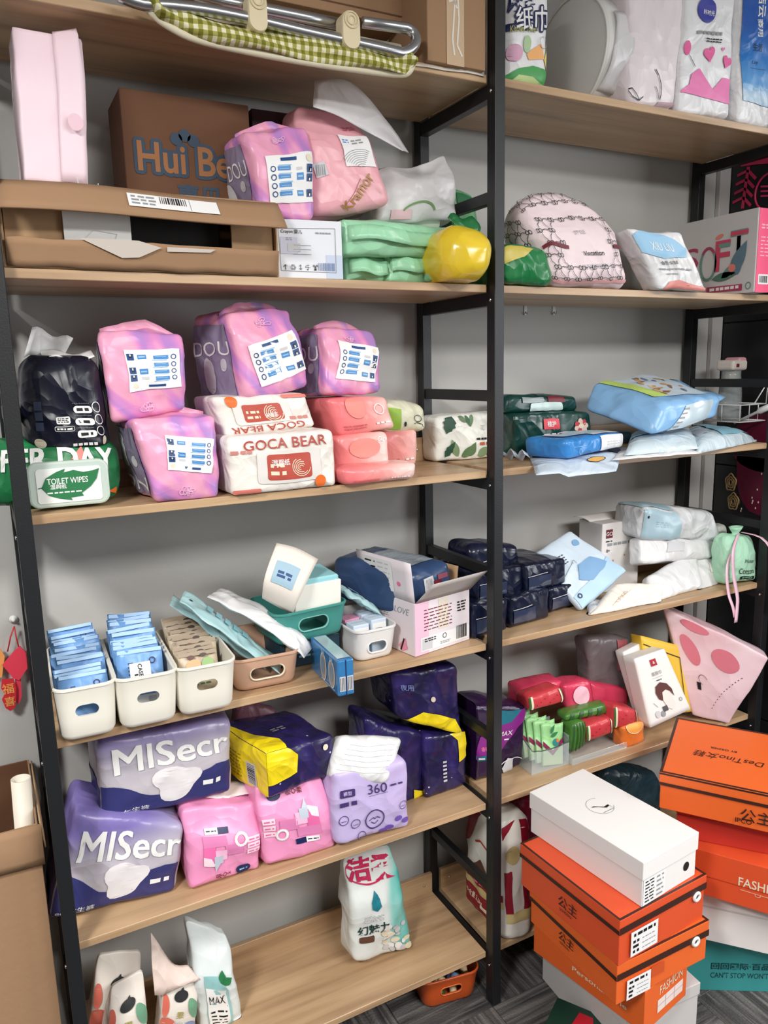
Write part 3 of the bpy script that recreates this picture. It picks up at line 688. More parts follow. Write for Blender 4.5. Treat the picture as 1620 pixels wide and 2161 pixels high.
# pink gift bag on the carton
pinkp = mat('pale_pink_paper', (246, 222, 232), .5, bump=.25, bs=9, dist=1)
S = soft('gift_bag', 'tall pale pink paper gift bag standing on the open carton', 'bag', [(50, 379), (188, 399), (176, 72), (24, 44)], pinkp, Y=.05, depth=.13, r=.004, bulge=(.05, .06, 0), crease=.004, freq=8, N=18, rz=0, pinch=.4)
sheet('front_fold', lambda s, t: S.front(S.w*(.58+.4*s*(1-.12*t)), S.h*(.02+1.04*t+.03*s*t*(1-s)*4), .003+.012*s*t), 6, 14, .0012, pinkp, S.o)
p = S.pf(.02); p.ell(S.w*.82, S.h*.4, .012, .014, mat('print_blush', (236, 200, 212), .5), 30, n=16); p.done(S.o, 'heart_print')
# dark cartons at the back
fx_ = ony(250, 180, .16); f = Fr((fx_.x+.17, .16, L2))
a, b = f.uv(250, 182), f.uv(524, 224)
B = carton('carton', 'brown carton with bubbly lettering standing at the back wall', 'carton', Fr((f.O.x+(a[0]+b[0])/2, .16, L2)), b[0]-a[0], .14, (a[1]+b[1])/2, card_k)
W, H = B.w, B.h; p = B.pf(); tx = dict(bold=.05)
hx, hz = f.uv(385, 338); hx = hx-a[0]; db_ = mat('print_dark_blue', (40, 62, 84), .6)
[p.text('Hui Bei', hx+.012+.0065*math.cos(t), hz+.0065*math.sin(t), .056, db_, 1+t*.1, w=.2, bold=.02) for t in (i*PI/6 for i in range(12))]; p.text('Hui Bei', hx+.012, hz, .056, mat('print_tan', (150, 96, 50), .6), 3, w=.2, bold=.02); p.text('惠贝', hx+.03, hz-.068, .046, mat('print_dark_blue', (40, 62, 84), .6), 1, bold=.03)
for i in range(3): p.ell(hx-.01+.017*i, hz+.038+.008*(i == 1), .012, .012, db_, 2)
p.done(B.o, 'lettering'); p = B.pl(); p.rect(.03, H*.32, .09, H*.5, mat('print_dark_blue', (40, 62, 84), .6), 1); p.done(B.o, 'side_mark')
a = ony(530, 228, .2); b = ony(640, 240, .2)
B = carton('carton', 'dark maroon box half hidden behind the marbled bag at the wall', 'carton', Fr(((a.x+b.x)/2, .2, L2)), b.x-a.x, .1, a.z-L2, mat('maroon_box', (62, 36, 42), .7)); p = B.pf(); p.rows(.01, B.h*.8, .06, B.h*.88, 2, mat('maroon_print', (90, 60, 66), .7), 1); p.done(B.o)
# white box with a spec label
f, ww, hh = fit_box((576, 588), (724, 591), L2, (570, 460))
wbox = mat('white_carton', (228, 231, 238), .55, bump=.03, bs=50)
B = carton('white_carton', 'white carton with a framed spec label, at the front edge under the marbled bag', 'carton', f, ww, .17, hh, wbox)
W, H = ww, hh; p = B.pf()
p.rect(W*.76, 0.002, W*.998, H*.42, mat('panel_ice', (196, 208, 228), .5), 0)
p.line([(W*.1, H*.84), (W*.9, H*.87), (W*.9, H*.12), (W*.12, H*.14), (W*.1, H*.84)], .0012, grey, 1)
p.text('Crayon 婴儿', W*.28, H*.79, .009, black, 2); p.rows(W*.62, H*.77, W*.86, H*.8, 1, grey, 2, fill=.8)
p.rect(W*.12, H*.42, W*.36, H*.7, mat('print_lilac', (204, 206, 224), .5), 1); p.rect(W*.22, H*.46, W*.4, H*.6, lgrey, 2); p.rows(W*.2, H*.64, W*.3, H*.7, 2, grey, 2)
for y in (.42, .5, .57): p.line([(W*.3, H*y), (W*.55, H*y)], .0008, grey, 2)
for i in range(5): p.text('↑♻↕☂✂'[i], W*(.18+.105*i), H*.2, .011, black, 2)
p.bars(W*.64, H*.15, W*.88, H*.28, mat('print_bluegrey', (120, 140, 180), .5), 2); p.done(B.o, 'spec_label')
zb = L2+hh
marbled('marbled diaper bag standing on the white carton, second shelf from top', [(552, 458), (668, 459), (660, 256), (525, 272)], Y=.05, rz=6, lab=(.57, .42, .8, .52), side='NG DOU', seed=12, depth=.18, lrot=.02)
# pink bag with a loose frosted sheet
pkf = film('blush_pink_film', (240, 176, 186), .34, .4, 10)
S = soft('diaper_bag', 'slumped pink bag with a white sticker and gold lettering, beside the marbled one', 'bag', [(660, 461), (826, 432), (764, 228), (636, 210)], pkf, Y=.08, depth=.15, r=.02, bulge=(.1, .05, .05), crease=.007, freq=9, pinch=.55, N=20)
W, H = S.w, S.h; p = S.pf(.02)
p.rect(W*.5, H*.4, W*.92, H*.72, paper_s, 1, rot=-.06)
for i in range(9): p.ring(W*.72, H*.38, .006+.0055*i, .004+.0045*i, .0012, grey, 2, a0=60, a1=150, n=8)
p.rows(W*.54, H*.64, W*.64, H*.69, 2, blue, 2); p.rows(W*.68, H*.62, W*.84, H*.68, 2, grey, 2); p.text('Kramor', W*.58, H*.19, .02, gold, 2, rot=.75, w=.085); p.line([(W*.4, H*.09), (W*.64, H*.29)], .0012, mat('print_rosebrown', (150, 84, 80), .5), 2)
p.rows(W*.66, H*.79, W*.84, H*.85, 2, mat('print_rose_mark', (214, 120, 140), .5), 2)
p.rect(W*.08, H*.36, W*.22, H*.48, lgrey, 1, rot=.2); p.bars(W*.1, H*.37, W*.2, H*.46, grey, 2)
p.done(S.o, 'sticker')
o = pathsheet('film_sheet', [(664, 169), (735, 172), (800, 232), (862, 322)], [(664, 224), (728, 250), (790, 288), (846, 318)], .12, .07, frost, th=.0012, wob=.005, seed=4)
tag(o, 'loose frosted plastic sheet draped over the slumped pink bag', 'plastic sheet')
S = soft('plastic_bag', 'upright frosted clear plastic bag beside the slumped pink bag', 'bag', [(800, 468), (968, 462), (958, 318), (812, 352)], frost, Y=.13, depth=.1, r=.012, bulge=(.2, .06, 0), crease=.008, freq=10, pinch=.8, N=18)
p = S.pf(.02); W, H = S.w, S.h
p.ring(W*.45, H*.06, W*.22, H*.24, .004, mat('print_leafgreen', (110, 150, 90), .5), 1, a0=20, a1=150); p.rect(W*.12, H*.04, W*.36, H*.2, mat('print_pale_pink2', (226, 190, 196), .5), 1); p.done(S.o)
boxo('contents', S.q[0][0]+.02, S.q[1][0]-.03, .03, .08, S.vmin, S.vmin+.06, mat('pale_green_goods', (196, 214, 190), .6), S.o, .01, seg=2)
# mint green packs
mintf = film('mint_film', (158, 216, 176), .33, .45, 11)
def mintp(label, quad, **k):
    S = soft('wipes_pack', label, 'wipes pack', quad, mintf, r=.01, bulge=(.12, .04, .06), crease=.0055, freq=16, group='mint green wipes packs', **k)
    fl = [S.front(S.w*(.03+.94*i/12), S.h*.62, .001) for i in range(13)]
    sheet('seal_strip', lambda s, t: fl[min(12, int(round(s*12)))]+V((0, -.002-.007*t+.002*math.sin(s*11), .012-.03*t+.003*math.sin(s*7))), 12, 3, .001, mintf, S.o)
    return S
mintp('mint green wipes pack at the left of the bottom row beside the white carton', [(728, 600), (816, 601), (816, 542), (728, 536)], z=L2, depth=.2, foot=(800, 600))
mintp('mint green wipes pack in the middle of the bottom row of three', [(818, 601), (905, 601), (906, 530), (816, 530)], z=L2, depth=.2, foot=(860, 600))
mintp('mint green wipes pack at the right of the bottom row, beside the yellow bag', [(907, 600), (984, 598), (996, 528), (906, 528)], z=L2, depth=.2, foot=(940, 599))
mintp('long mint green wipes pack laid across the top of the mint row', [(726, 538), (948, 545), (956, 478), (722, 460)], Y=.05, depth=.14)
# yellow bag bulging past the post
S = soft('plastic_bag', 'glossy yellow plastic bag bulging past the centre post', 'bag', [(952, 597), (1040, 596), (1056, 488), (948, 470)], film('yellow_film', (232, 200, 50), .22, .25, 8, coat=.5), Y=-.05, depth=.15, r=.045, bulge=(.25, .12, .15), crease=.003, freq=9, N=18)
sheet('green_gathered_top', lambda s, t: V(S.top(S.w*(.15+.6*s), S.dp*.25, .0))+V((.012*math.sin(t*3), .01*t, -.012+.035*t+.006*math.sin(s*9))), 8, 4, .0015, film('dark_green_film', (30, 104, 56), .3), S.o)
# ================================================================ top shelf, left bay
def gingham_build(nt, vec):
    def st(ax): return mth(nt, 'GREATER_THAN', mth(nt, 'FRACT', mth(nt, 'MULTIPLY', sepz(nt, vec, ax), 62)), .5)
    s = mth(nt, 'MULTIPLY', mth(nt, 'ADD', st(0), st(2)), .5)
    return ramp(nt, s, [(0, (232, 228, 196)), (.4, (168, 164, 86)), (.8, (118, 118, 34))], 'CONSTANT')
m_ging = ramp_mat('green_gingham_cotton', gingham_build, .9, .3, 20)
creamp = mat('cream_plastic', (222, 208, 172), .4); hemm = mat('cream_binding', (222, 214, 188), .8, bump=.1, bs=80)
OB = ony(600, 130, 0.0)
bs = empty('folding_baby_bed', Matrix.Translation(OB)); tag(bs, 'folded baby bed of green gingham cloth with chrome tubes, on the top shelf', 'baby bed')
def at0(px, py, Y=0.0): return ony(px, py, Y)-OB
def crv(pts, s):
    k = s*(len(pts)-1); i = min(int(k), len(pts)-2); t = k-i; a = pts[max(i-1, 0)]; b = pts[i]; c = pts[i+1]; d = pts[min(i+2, len(pts)-1)]
    return [.5*(2*b[j]+(c[j]-a[j])*t+(2*a[j]-5*b[j]+4*c[j]-d[j])*t*t+(3*b[j]-a[j]-3*c[j]+d[j])*t**3) for j in range(len(b))]
hem = [(286, -2), (318, 26), (350, 52), (410, 82), (520, 108), (650, 132), (760, 148), (840, 157), (864, 150), (872, 128)]
upe = [(300, -14), (330, 2), (362, 16), (420, 38), (540, 62), (660, 84), (760, 104), (830, 116), (858, 120), (870, 124)]
def cloth(s, t):
    a, b = crv(hem, s), crv(upe, s); q = V(at0(a[0], a[1], -.012)).lerp(at0(b[0], b[1], -.004), t)
    return q+V((0, -.02*math.sin(PI*t)-.012*max(0, math.sin(2*PI*t+s*2))+.006*math.sin(s*24+t*4), .003*math.sin(s*30)))
sheet('gingham_skirt', cloth, 60, 14, .003, m_ging, bs)
tube('hem_binding', [V(at0(*crv(hem, i/50), -.016)) for i in range(51)], .0065, hemm, bs, 8)
boxo('mattress_base', at0(380, 20, .04).x, at0(850, 120, .04).x, .04, .26, L1-OB.z+.001, L1-OB.z+.035, hemm, bs, .006, seg=2)
tub = mat('satin_aluminium', (196, 198, 202), .28, 1)
t1 = [(250, -10), (300, 8), (360, 12), (440, 22), (540, 42), (640, 66), (740, 88), (820, 106)]
pts = [V(at0(*crv(t1, i/20), -.022)) for i in range(21)]
e1 = V(at0(845, 112, -.02)); e2 = V(at0(846, 58, .0)); c0 = (e1+e2)/2; rr = (e1-e2)/2; rx = V(at0(878, 84, -.01))-c0
arc = [c0+rr*math.cos(a)+rx*math.sin(a) for a in (PI*i/10 for i in range(11))]
tube('bed_tube', pts+arc+[V(at0(765, 47, .0))], .0105, tub, bs, 10)
tube('bed_tube', [V(at0(*q, .005)) for q in ((410, -14), (470, 2), (530, 14), (640, 36), (740, 56))], .0105, tub, bs, 10)
def clamp(px, py, hw, hh_, wid):
    c0 = V(at0(px, py, -.036)); par = empty('clamp', Matrix.Translation(c0)); par.parent = bs; par.matrix_world = Matrix.Translation(c0+OB)
    bm = bmesh.new(); pts = [(x, z) for x, z in rrect(wid, hh_, wid*.48, 6)]
    loft(bm, [[(x, .03, z) for x, z in pts], [(x, .004, z) for x, z in pts], [(x*.93, 0, z*.96) for x, z in pts]]); bmesh.ops.recalc_face_normals(bm, faces=bm.faces)
    body = bm_obj('clamp_body', bm, creamp, par, smooth=False)
    for r in (.014, .008): tube('clamp_ring', [(r*math.cos(a), -.001, hh_*.24+r*math.sin(a)) for a in (2*PI*i/16 for i in range(16))], .0014, creamp, body, 6, closed=True)
    return par
clamp(545, 22, 0, .068, .036); clamp(742, 62, 0, .068, .038)
# cartons up there
f = Fr((ony(690, 24, .12).x, .12, ony(690, 24, .12).z)); a = f.uv(520, 6); b = f.uv(852, 44)
zb = min(a[1], b[1])
B = carton('carton', 'large brown carton lying on top of the folded baby bed', 'carton', Fr((f.O.x+(a[0]+b[0])/2-.05, .12, f.O.z+.0)), b[0]-a[0]+.1, .17, .3, card)
B.pf().line([(0, .02), (B.w, .02)], .003, card_k, 1).done(B.o, 'edge_crease')
f, ww, hh = fit_box((902, 128), (1024, 151), L1, (902, 20))
B = carton('carton', 'taped brown carton on the top shelf beside the centre post', 'carton', f, ww, .17, .32, card)
p = B.pf(); tape = mat('clear_packing_tape', (206, 178, 146), .15, coat=1)
p.rect(ww*.32, .0, ww*.62, .3, tape, 1)
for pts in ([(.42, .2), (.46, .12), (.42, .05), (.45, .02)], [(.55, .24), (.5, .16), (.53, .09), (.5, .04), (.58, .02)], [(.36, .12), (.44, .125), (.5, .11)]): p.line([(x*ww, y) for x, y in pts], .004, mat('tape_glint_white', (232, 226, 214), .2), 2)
p.done(B.o, 'packing_tape')
o = pathsheet('film_strip', [(866, 130), (920, 134), (980, 142), (1022, 151)], [(862, 136), (920, 144), (980, 154), (1022, 164)], .034, .0225, mat('crinkled_film', (226, 222, 214), .25, bump=.6, bs=40), th=.001, wob=.003)
tag(o, 'crinkled whitish film strip along the top shelf edge by the carton', 'film strip')
# ================================================================ top shelf, right bay
wf = film('white_tissue_film', (238, 238, 240), .35)
S = soft('towel_pack', 'white kitchen towel pack with navy characters and fruit, by the centre post', 'towel pack', [(1062, 181), (1158, 190), (1166, -60), (1062, -60)], wf, Y=.05, depth=.12, r=.03, bulge=(.1, .05, .03), crease=.003, N=16)
W, H = S.w, S.h; p = S.pf(.02)
fq = S.f.uv(1100, 50)[1]-S.vmin
yy = lambda py: S.f.uv(1110, py)[1]-S.vmin
p.text('厨房', W*.35, yy(8), .05, navy, 1, bold=.05, w=.075); [p.text('纸巾', W*.56+.004*math.cos(t), yy(45)+.004*math.sin(t), .05, navy, 1+t*.1, w=.09, bold=.012) for t in (i*PI/4 for i in range(8))]; p.text('纸巾', W*.56, yy(45), .05, white, 3, bold=.012, w=.09)
p.rect(W*.0+.004, yy(72), W*.66, yy(56), navy, 1); p.text('Kitchen Towel', W*.38, yy(68), .014, mat('print_olive', (196, 196, 120), .5), 2, w=.07, shear=.2)
p.poly([(.004, yy(180)), (W-.004, yy(185)), (W-.004, yy(150)), (W*.6, yy(143)), (W*.3, yy(150)), (.004, yy(168))], mat('print_fresh_green', (70, 160, 84), .45), 1); p.poly([(.02, yy(180)), (W*.9, yy(184)), (W*.6, yy(165)), (W*.3, yy(164))], mat('print_melon', (196, 216, 150), .5), 2)
p.ell(W*.2, yy(118), .022, .018, mat('print_mauve', (222, 170, 196), .5), 1); p.poly([(W*.45, yy(120)), (W*.75, yy(98)), (W*.85, yy(128)), (W*.5, yy(132))], mat('print_peach', (246, 180, 110), .5), 1); p.ell(W*.45, yy(100), .011, .018, mat('print_sage', (176, 206, 160), .5), 2); p.poly([(W*.85, yy(130)), (W*.99, yy(90)), (W*.99, yy(150))], mat('print_lemon', (242, 226, 130), .5), 1); p.ring(W*.8, yy(95), .012, .012, .0012, grey, 3)
p.done(S.o, 'packaging_print')
# big round drum on its rim
X0, X1 = ony(1279, 60, .05).x, ony(1330, 60, .05).x
drum_m = mat('white_plastic_matte', (226, 226, 222), .45)
R = .14; O = V((X0, .045+R, L1+R+.001))
dr = lathe('round_tub', [(0, 0), (R-.012, 0), (R-.003, .003), (R, .01), (R, .068), (R-.004, .072), (0, .072)], drum_m, n=48, mw=Matrix.Translation(O) @ Matrix.Rotation(PI/2, 4, 'Y')); tag(dr, 'large round white tub standing on its rim, wrapped in torn film', 'tub')
tube('rim_bead', [(R*.985*math.cos(a), R*.985*math.sin(a), .001) for a in (2*PI*i/48 for i in range(48))], .003, drum_m, dr, 6, closed=True)
sheet('torn_film', lambda s, t: ((R+.004+.003*math.sin(t*11+s*3))*math.cos(-2.05+1.3*t), (R+.004+.003*math.sin(t*11+s*3))*math.sin(-2.05+1.3*t), .03+.06*s-.02*t), 5, 16, .0012, frost, dr)
# bag with black line drawing
bgm = film('pale_pinkwhite_film', (236, 226, 230), .34, .5, 9)
S = soft('tissue_bag', 'pale pinkish white film bag with black curved lines near its foot', 'bag', [(1318, 218), (1428, 232), (1452, -60), (1322, -60)], bgm, Y=.045, depth=.12, r=.02, bulge=(.1, -.06, 0), crease=.008, freq=8, N=20)
W, H = S.w, S.h; p = S.pf(.015); yy = lambda py: S.f.uv(1370, py)[1]-S.vmin
p.line([(W*.52, yy(150)), (W*.6, yy(162)), (W*.66, yy(180)), (W*.66, yy(200)), (W*.63, yy(210))], .003, black, 2); p.line([(W*.52, yy(184)), (W*.58, yy(196)), (W*.6, yy(208))], .002, black, 2)
p.line([(.01, yy(193)), (W*.1, yy(190)), (W*.16, yy(200)), (W*.22, yy(214)), (W*.1, yy(208)), (.01, yy(196))], .002, black, 2); p.line([(W*.22, yy(214)), (W*.28, yy(206))], .0025, black, 2)
p.poly([(W*.55, .004), (W*.98, .004), (W*.97, yy(212)), (W*.62, yy(214))], mat('print_mauve_shade', (190, 160, 170), .5), 1); p.done(S.o, 'line_drawing')
S = soft('tissue_pack', 'white tissue pack with a blue oval and pink hearts on the top right shelf', 'tissue pack', [(1430, 236), (1540, 250), (1556, -60), (1446, -60)], wf, Y=.04, depth=.12, r=.014, bulge=(.06, .03, 0), crease=.003, N=16)
W, H = S.w, S.h; p = S.pf(.02); yy = lambda py: S.f.uv(1490, py)[1]-S.vmin
p.ell(W*.42, yy(24), .034, .03, mat('print_cobalt', (58, 64, 160), .45), 1, n=24); p.text('好时光', W*.46, yy(28), .013, white, 2, rot=-.15); p.rows(W*.25, yy(78), W*.72, yy(70), 1, grey, 2, fill=.9); p.rows(W*.42, yy(95), W*.72, yy(84), 2, black, 2)
hp = mat('print_hotpink', (232, 92, 158), .45); hp2 = mat('print_candy', (240, 128, 186), .45)
def heart(p, x, y, r, m, k=1, rot=0):
    pts = []
    for i in range(24):
        t = 2*PI*i/24; hx = r*math.sin(t)**3; hy = r*(.8125*math.cos(t)-.3125*math.cos(2*t)-.125*math.cos(3*t)-.0625*math.cos(4*t)); pts.append((x+hx*math.cos(rot)-hy*math.sin(rot), y+hx*math.sin(rot)+hy*math.cos(rot)))
    p.poly(pts, m, k)
heart(p, W*.5, yy(118), .02, hp, 2, .2); heart(p, W*.86, yy(132), .017, hp, 2, -.3); p.ell(W*.1, yy(108), .011, .018, hp, 1); heart(p, W*.76, yy(106), .006, hp2, 2)
p.poly([(.006, yy(205)), (W-.004, yy(218)), (W-.004, yy(168)), (W*.8, yy(165)), (W*.6, yy(192)), (W*.34, yy(150)), (W*.2, yy(164)), (W*.16, yy(188)), (.006, yy(200))], hp2, 1); p.line([(W*.13, yy(122)), (W*.26, yy(148))], .0015, black, 2)
p.done(S.o, 'hearts_print')
S = soft('tissue_pack', 'blue and white tissue pack with white characters, right end of top shelf', 'tissue pack', [(1552, 258), (1626, 270), (1644, -60), (1560, -60)], wf, Y=.035, depth=.13, r=.016, bulge=(.06, .03, 0), crease=.003, N=16, xmax=1.018)
W, H = S.w, S.h; p = S.pf(.02); yy = lambda py: S.f.uv(1600, py)[1]-S.vmin
bl = ramp_mat('blue_sky_print', lambda nt, v: ramp(nt, sepz(nt, v, 2), [(.0, (30, 110, 190)), (.07, (196, 222, 240)), (.1, (90, 160, 220)), (.16, (30, 120, 200)), (.24, (24, 84, 170))]), .35, .2)
p.poly([(W*.14, yy(218)), (W*.98, yy(228)), (W*.98, H*.98), (W*.1, H*.98), (W*.06, yy(120))], bl, 1)
p.text('洁云', W*.55, yy(12), .03, white, 2, rot=-PI/2, bold=.02); p.text('商用', W*.52, yy(62), .022, white, 2, rot=-PI/2); p.text('生活', W*.46, yy(104), .018, navy, 2, bold=.02); p.text('Lazy', W*.42, yy(136), .012, navy, 2, shear=.3, bold=0); p.line([(W*.3, yy(148)), (W*.7, yy(150))], .001, navy, 2); p.rows(W*.4, yy(196), W*.8, yy(186), 1, skyb, 2)
p.done(S.o, 'packaging_print')
# ================================================================ second shelf, right bay
S = soft('plastic_bag', 'green bag with a yellow top, folded low beside the centre post', 'bag', [(1060, 602), (1172, 603), (1158, 524), (1060, 514)], film('emerald_film', (28, 120, 66), .3), z=L2, depth=.12, r=.02, bulge=(.1, .05, .08), crease=.005, foot=(1110, 601), xmin=.03)
p = S.pf(.02); W, H = S.w, S.h; p.poly([(.004, H*.5), (W*.4, H*.66), (W*.66, H*.96), (.004, H*.97)], mat('print_mustard', (196, 180, 84), .4), 1); p.done(S.o, 'yellow_panel')
S = soft('plastic_bag', 'tall pale green bag standing at the back, seen through the centre frame', 'bag', [(962, 620), (1022, 622), (1012, 412), (958, 392)], film('sage_film', (120, 176, 130), .33), Y=.2, depth=.09, r=.02, bulge=(.1, .05, .03), crease=.004, pinch=.4, xmin=.03)
p = S.pf(.02); p.rect(S.w*.2, S.h*.86, S.w*.9, S.h*.96, green, 1); p.done(S.o, 'green_band')
# monogram drawstring bag
mono = film('blush_cloth_film', (238, 218, 222), .5, .3, 10)
S = soft('drawstring_bag', 'blush drawstring bag with a black chain link pattern and dome top', 'bag', [(1168, 605), (1343, 608), (1290, 430), (1112, 436)], mono, z=L2, depth=.14, r=.04, bulge=(.12, .06, .42), crease=.006, freq=10, pinch=.35, N=22, foot=(1250, 606))
W, H = S.w, S.h
def chain(p, skip):
    a = .035; i = 0
    for r in range(int(p.h/a*1.16)+1):
        for c in range(int(p.w/a)+1):
            x, y = .012+c*a+(a/2 if r % 2 else 0), .022+r*a*.86
            if x > p.w-.008 or y > p.h-.004 or skip(x/p.w, y/p.h): continue
            for s in (-1, 1): p.ring(x+s*.0042, y, .0042, .0052, .0018, black, 2, n=8)
            for q in (60, 120, 0):
                u = math.radians(q); x2, y2 = x+a*.98*math.cos(u), y+a*.98*math.sin(u)
                if x2 < .01 or x2 > p.w-.008 or y2 > p.h-.003 or skip(x2/p.w, y2/p.h): continue
                p.line([(x+.24*(x2-x), y+.24*(y2-y)), (x+.5*(x2-x)-.08*(y2-y), y+.5*(y2-y)+.08*(x2-x)), (x+.76*(x2-x), y+.76*(y2-y))], .0014, black, 2)
p = S.pf(.02); chain(p, lambda x, y: .3 < x < .76 and .3 < y < .72); p.done(S.o, 'chain_pattern')
p = S.pl(.02); chain(p, lambda x, y: False); p.done(S.o, 'chain_pattern')
p = S.pt(.02); chain(p, lambda x, y: y > .8); p.done(S.o, 'chain_pattern')
p = S.pf(.02); p.rect(.003, .003, W-.003, .016, mat('print_blush_band', (226, 168, 166), .5), 1); p.line([(0.0, H*.5), (W*.12, H*.55), (W*.3, H*.5)], .009, maroon, 3); p.line([(W*.8, H*.5), (W*.99, H*.5)], .009, maroon, 3)
p.text('STYLE', W*.48, H*.66, .009, grey, 2, w=.03, bold=0); p.text('Vocation', W*.55, H*.42, .011, black, 2, w=.06); p.text('WORLD', W*.55, H*.27, .013, lgrey, 2, w=.07); p.done(S.o, 'straps_and_lettering')
S = soft('plastic_bag', 'grey frosted bag behind the white and blue pouch', 'bag', [(1325, 612), (1405, 612), (1392, 500), (1318, 492)], mat('grey_frosted', (168, 172, 172), .35, alpha=.9, bump=.3, bs=14, dist=1), Y=.12, depth=.06, r=.015, bulge=(.1, .05, .05), crease=.006)
S.pf().rect(S.w*.2, S.h*.45, S.w*.8, S.h*.6, mint, 1).done(S.o, 'mint_patch')
S = soft('pouch', 'white pouch with a sky blue cloud and salmon foot, leaning to the left', 'pouch', [(1392, 614), (1494, 612), (1436, 492), (1326, 482)], film('white_pouch_film', (224, 224, 225), .34), z=L2, depth=.06, r=.01, bulge=(.25, .02, .03), crease=.004, rz=-2, foot=(1440, 612))
p = S.pf(.015); W, H = S.w, S.h
p.poly([(.004, H*.9), (.004, H*.62), (W*.15, H*.58), (W*.35, H*.52), (W*.6, H*.54), (W*.85, H*.56), (W*.9, H*.7), (W*.75, H*.86), (W*.5, H*.96), (W*.2, H*.98)], skyb, 1); p.text('XIU LIU', W*.42, H*.72, .026, white, 2, w=.07, rot=-.1, bold=.0)
p.text('会员·女生版', W*.42, H*.45, .011, black, 2, rot=.04); p.rows(W*.18, H*.32, W*.8, H*.37, 1, grey, 2); p.rows(W*.26, H*.24, W*.5, H*.28, 1, grey, 2); p.poly([(W*.06, .002), (W*.95, .002), (W*.96, H*.06), (W*.7, H*.1), (W*.45, H*.17), (W*.25, H*.14)], mat('print_salmon_foot', (222, 140, 132), .4), 1); p.done(S.o, 'pouch_print')
# box with colourful letters
a = onz(1590, 617, L2); f = Fr((a.x+.03, a.y, L2)); hh = f.uv(1592, 436)[1]
B = carton('gift_box', 'box with big colourful letters on its grey side and a hot pink end', 'box', Fr((a.x+.03, a.y, L2)), .06, .27, hh, mat('soft_grey_card', (206, 203, 203), .5))
p = B.pf(); W, H = B.w, B.h; p.rect(.003, .001, W-.001, H-.001, mat('print_neon_pink', (246, 72, 122), .45), 1); p.rows(.014, H*.75, .05, H*.82, 2, mat('print_pale_rose', (250, 180, 200), .5), 2); p.rows(.014, H*.42, .05, H*.68, 6, mat('print_pale_rose', (250, 180, 200), .5), 2, fill=.3); p.rect(.012, H*.1, .055, H*.22, paper_s, 2, r=.003); p.bars(.016, H*.12, .05, H*.2, black, 3); p.done(B.o, 'pink_end')
p = B.pl(); W, H = B.dp, B.h
p.text('S', W*.2, H*.52, .06, mat('print_berry', (176, 60, 96), .5), 2, w=.05, bold=.01); p.ring(W*.42, H*.42, .026, .045, .008, mat('print_seafoam', (110, 150, 140), .5), 2, n=20); p.ring(W*.42, H*.42, .026, .045, .0082, mat('print_berry', (176, 60, 96), .5), 3, a0=40, a1=140, n=10)
p.text('F', W*.6, H*.5, .085, mat('print_raspberry', (206, 70, 100), .5), 2, w=.05, bold=.015); p.rect(W*.55, H*.6, W*.69, H*.65, mat('print_seafoam', (110, 150, 140), .5), 3)
p.text('T', W*.79, H*.56, .1, mat('print_seafoam', (110, 150, 140), .5), 2, w=.055, bold=.015); p.rect(W*.69, H*.72, W*.9, H*.77, mat('print_raspberry', (206, 70, 100), .5), 3)
leaf(p, W*.72, H*.24, .1, .02, 1.1, mat('print_slateblue', (96, 124, 140), .5), 3); leaf(p, W*.6, H*.22, .07, .012, .6, mat('print_seafoam', (110, 150, 140), .5), 3); leaf(p, W*.8, H*.24, .06, .014, 1.7, mat('print_slateblue', (96, 124, 140), .5), 4); leaf(p, W*.48, H*.22, .09, .012, .1, mat('print_seagreen', (80, 120, 104), .5), 3); p.ell(W*.73, H*.33, .012, .011, salmon, 5)
p.ell(W*.55, H*.74, .014, .006, salmon, 2, rot=.3)
p.poly([(W*.42, H*.06), (W*.86, H*.04), (W*.86, H*.12), (W*.42, H*.13)], mat('print_berry', (176, 60, 96), .5), 2); p.rows(W*.46, H*.07, W*.82, H*.11, 1, white, 3, fill=.9); p.ring(W*.93, H*.09, .008, .009, .003, mat('print_seafoam', (110, 150, 140), .5), 2, n=14)
p.done(B.o, 'colourful_letters')

# ================================================================ third shelf, right bay
dgf = film('bottle_green_film', (18, 62, 56), .28, .4, 12)
S = soft('tissue_pack', 'dark green tissue pack with a red mark and a flower, lower of two', 'tissue pack', [(1088, 972), (1251, 952), (1246, 868), (1084, 872)], dgf, z=L3, depth=.12, r=.012, bulge=(.06, .02, .03), crease=.003, foot=(1150, 962), group='dark green tissue packs')
p = S.pf(.02); W, H = S.w, S.h; p.rect(W*.36, H*.62, W*.56, H*.86, mat('print_signal_red', (214, 60, 72), .45), 1); p.text('植护', W*.46, H*.74, .015, white, 2); p.rows(W*.35, H*.42, W*.64, H*.52, 1, white, 2, fill=1)
for i in range(7): a = 2*PI*i/7; p.ell(W*.84+.014*math.cos(a), H*.66+.012*math.sin(a), .01, .008, mat('petal_%d' % (i % 2), ((226, 200, 186), (190, 70, 80))[i % 2], .5), 1, n=10, rot=a)
p.ell(W*.84, H*.66, .008, .007, cream, 2); p.done(S.o, 'packaging_print')
S = soft('tissue_pack', 'dark green tissue pack lying on top of its twin with a pale opening strip', 'tissue pack', [(1066, 874), (1226, 869), (1216, 834), (1074, 834)], dgf, Y=.2, depth=.1, r=.018, bulge=(.06, .03, .1), crease=.004, group='dark green tissue packs')
p = S.pf(.02); W, H = S.w, S.h; p.rect(W*.3, H*.1, W*.76, H*.58, mat('print_pale_aqua', (200, 222, 218), .3), 1, r=.006); p.rect(W*.56, H*.6, W*.8, H*.95, maroon, 1); p.rect(W*.2, H*.6, W*.5, H*.9, mat('film_glint', (150, 160, 160), .3), 1); p.done(S.o, 'opening_strip')
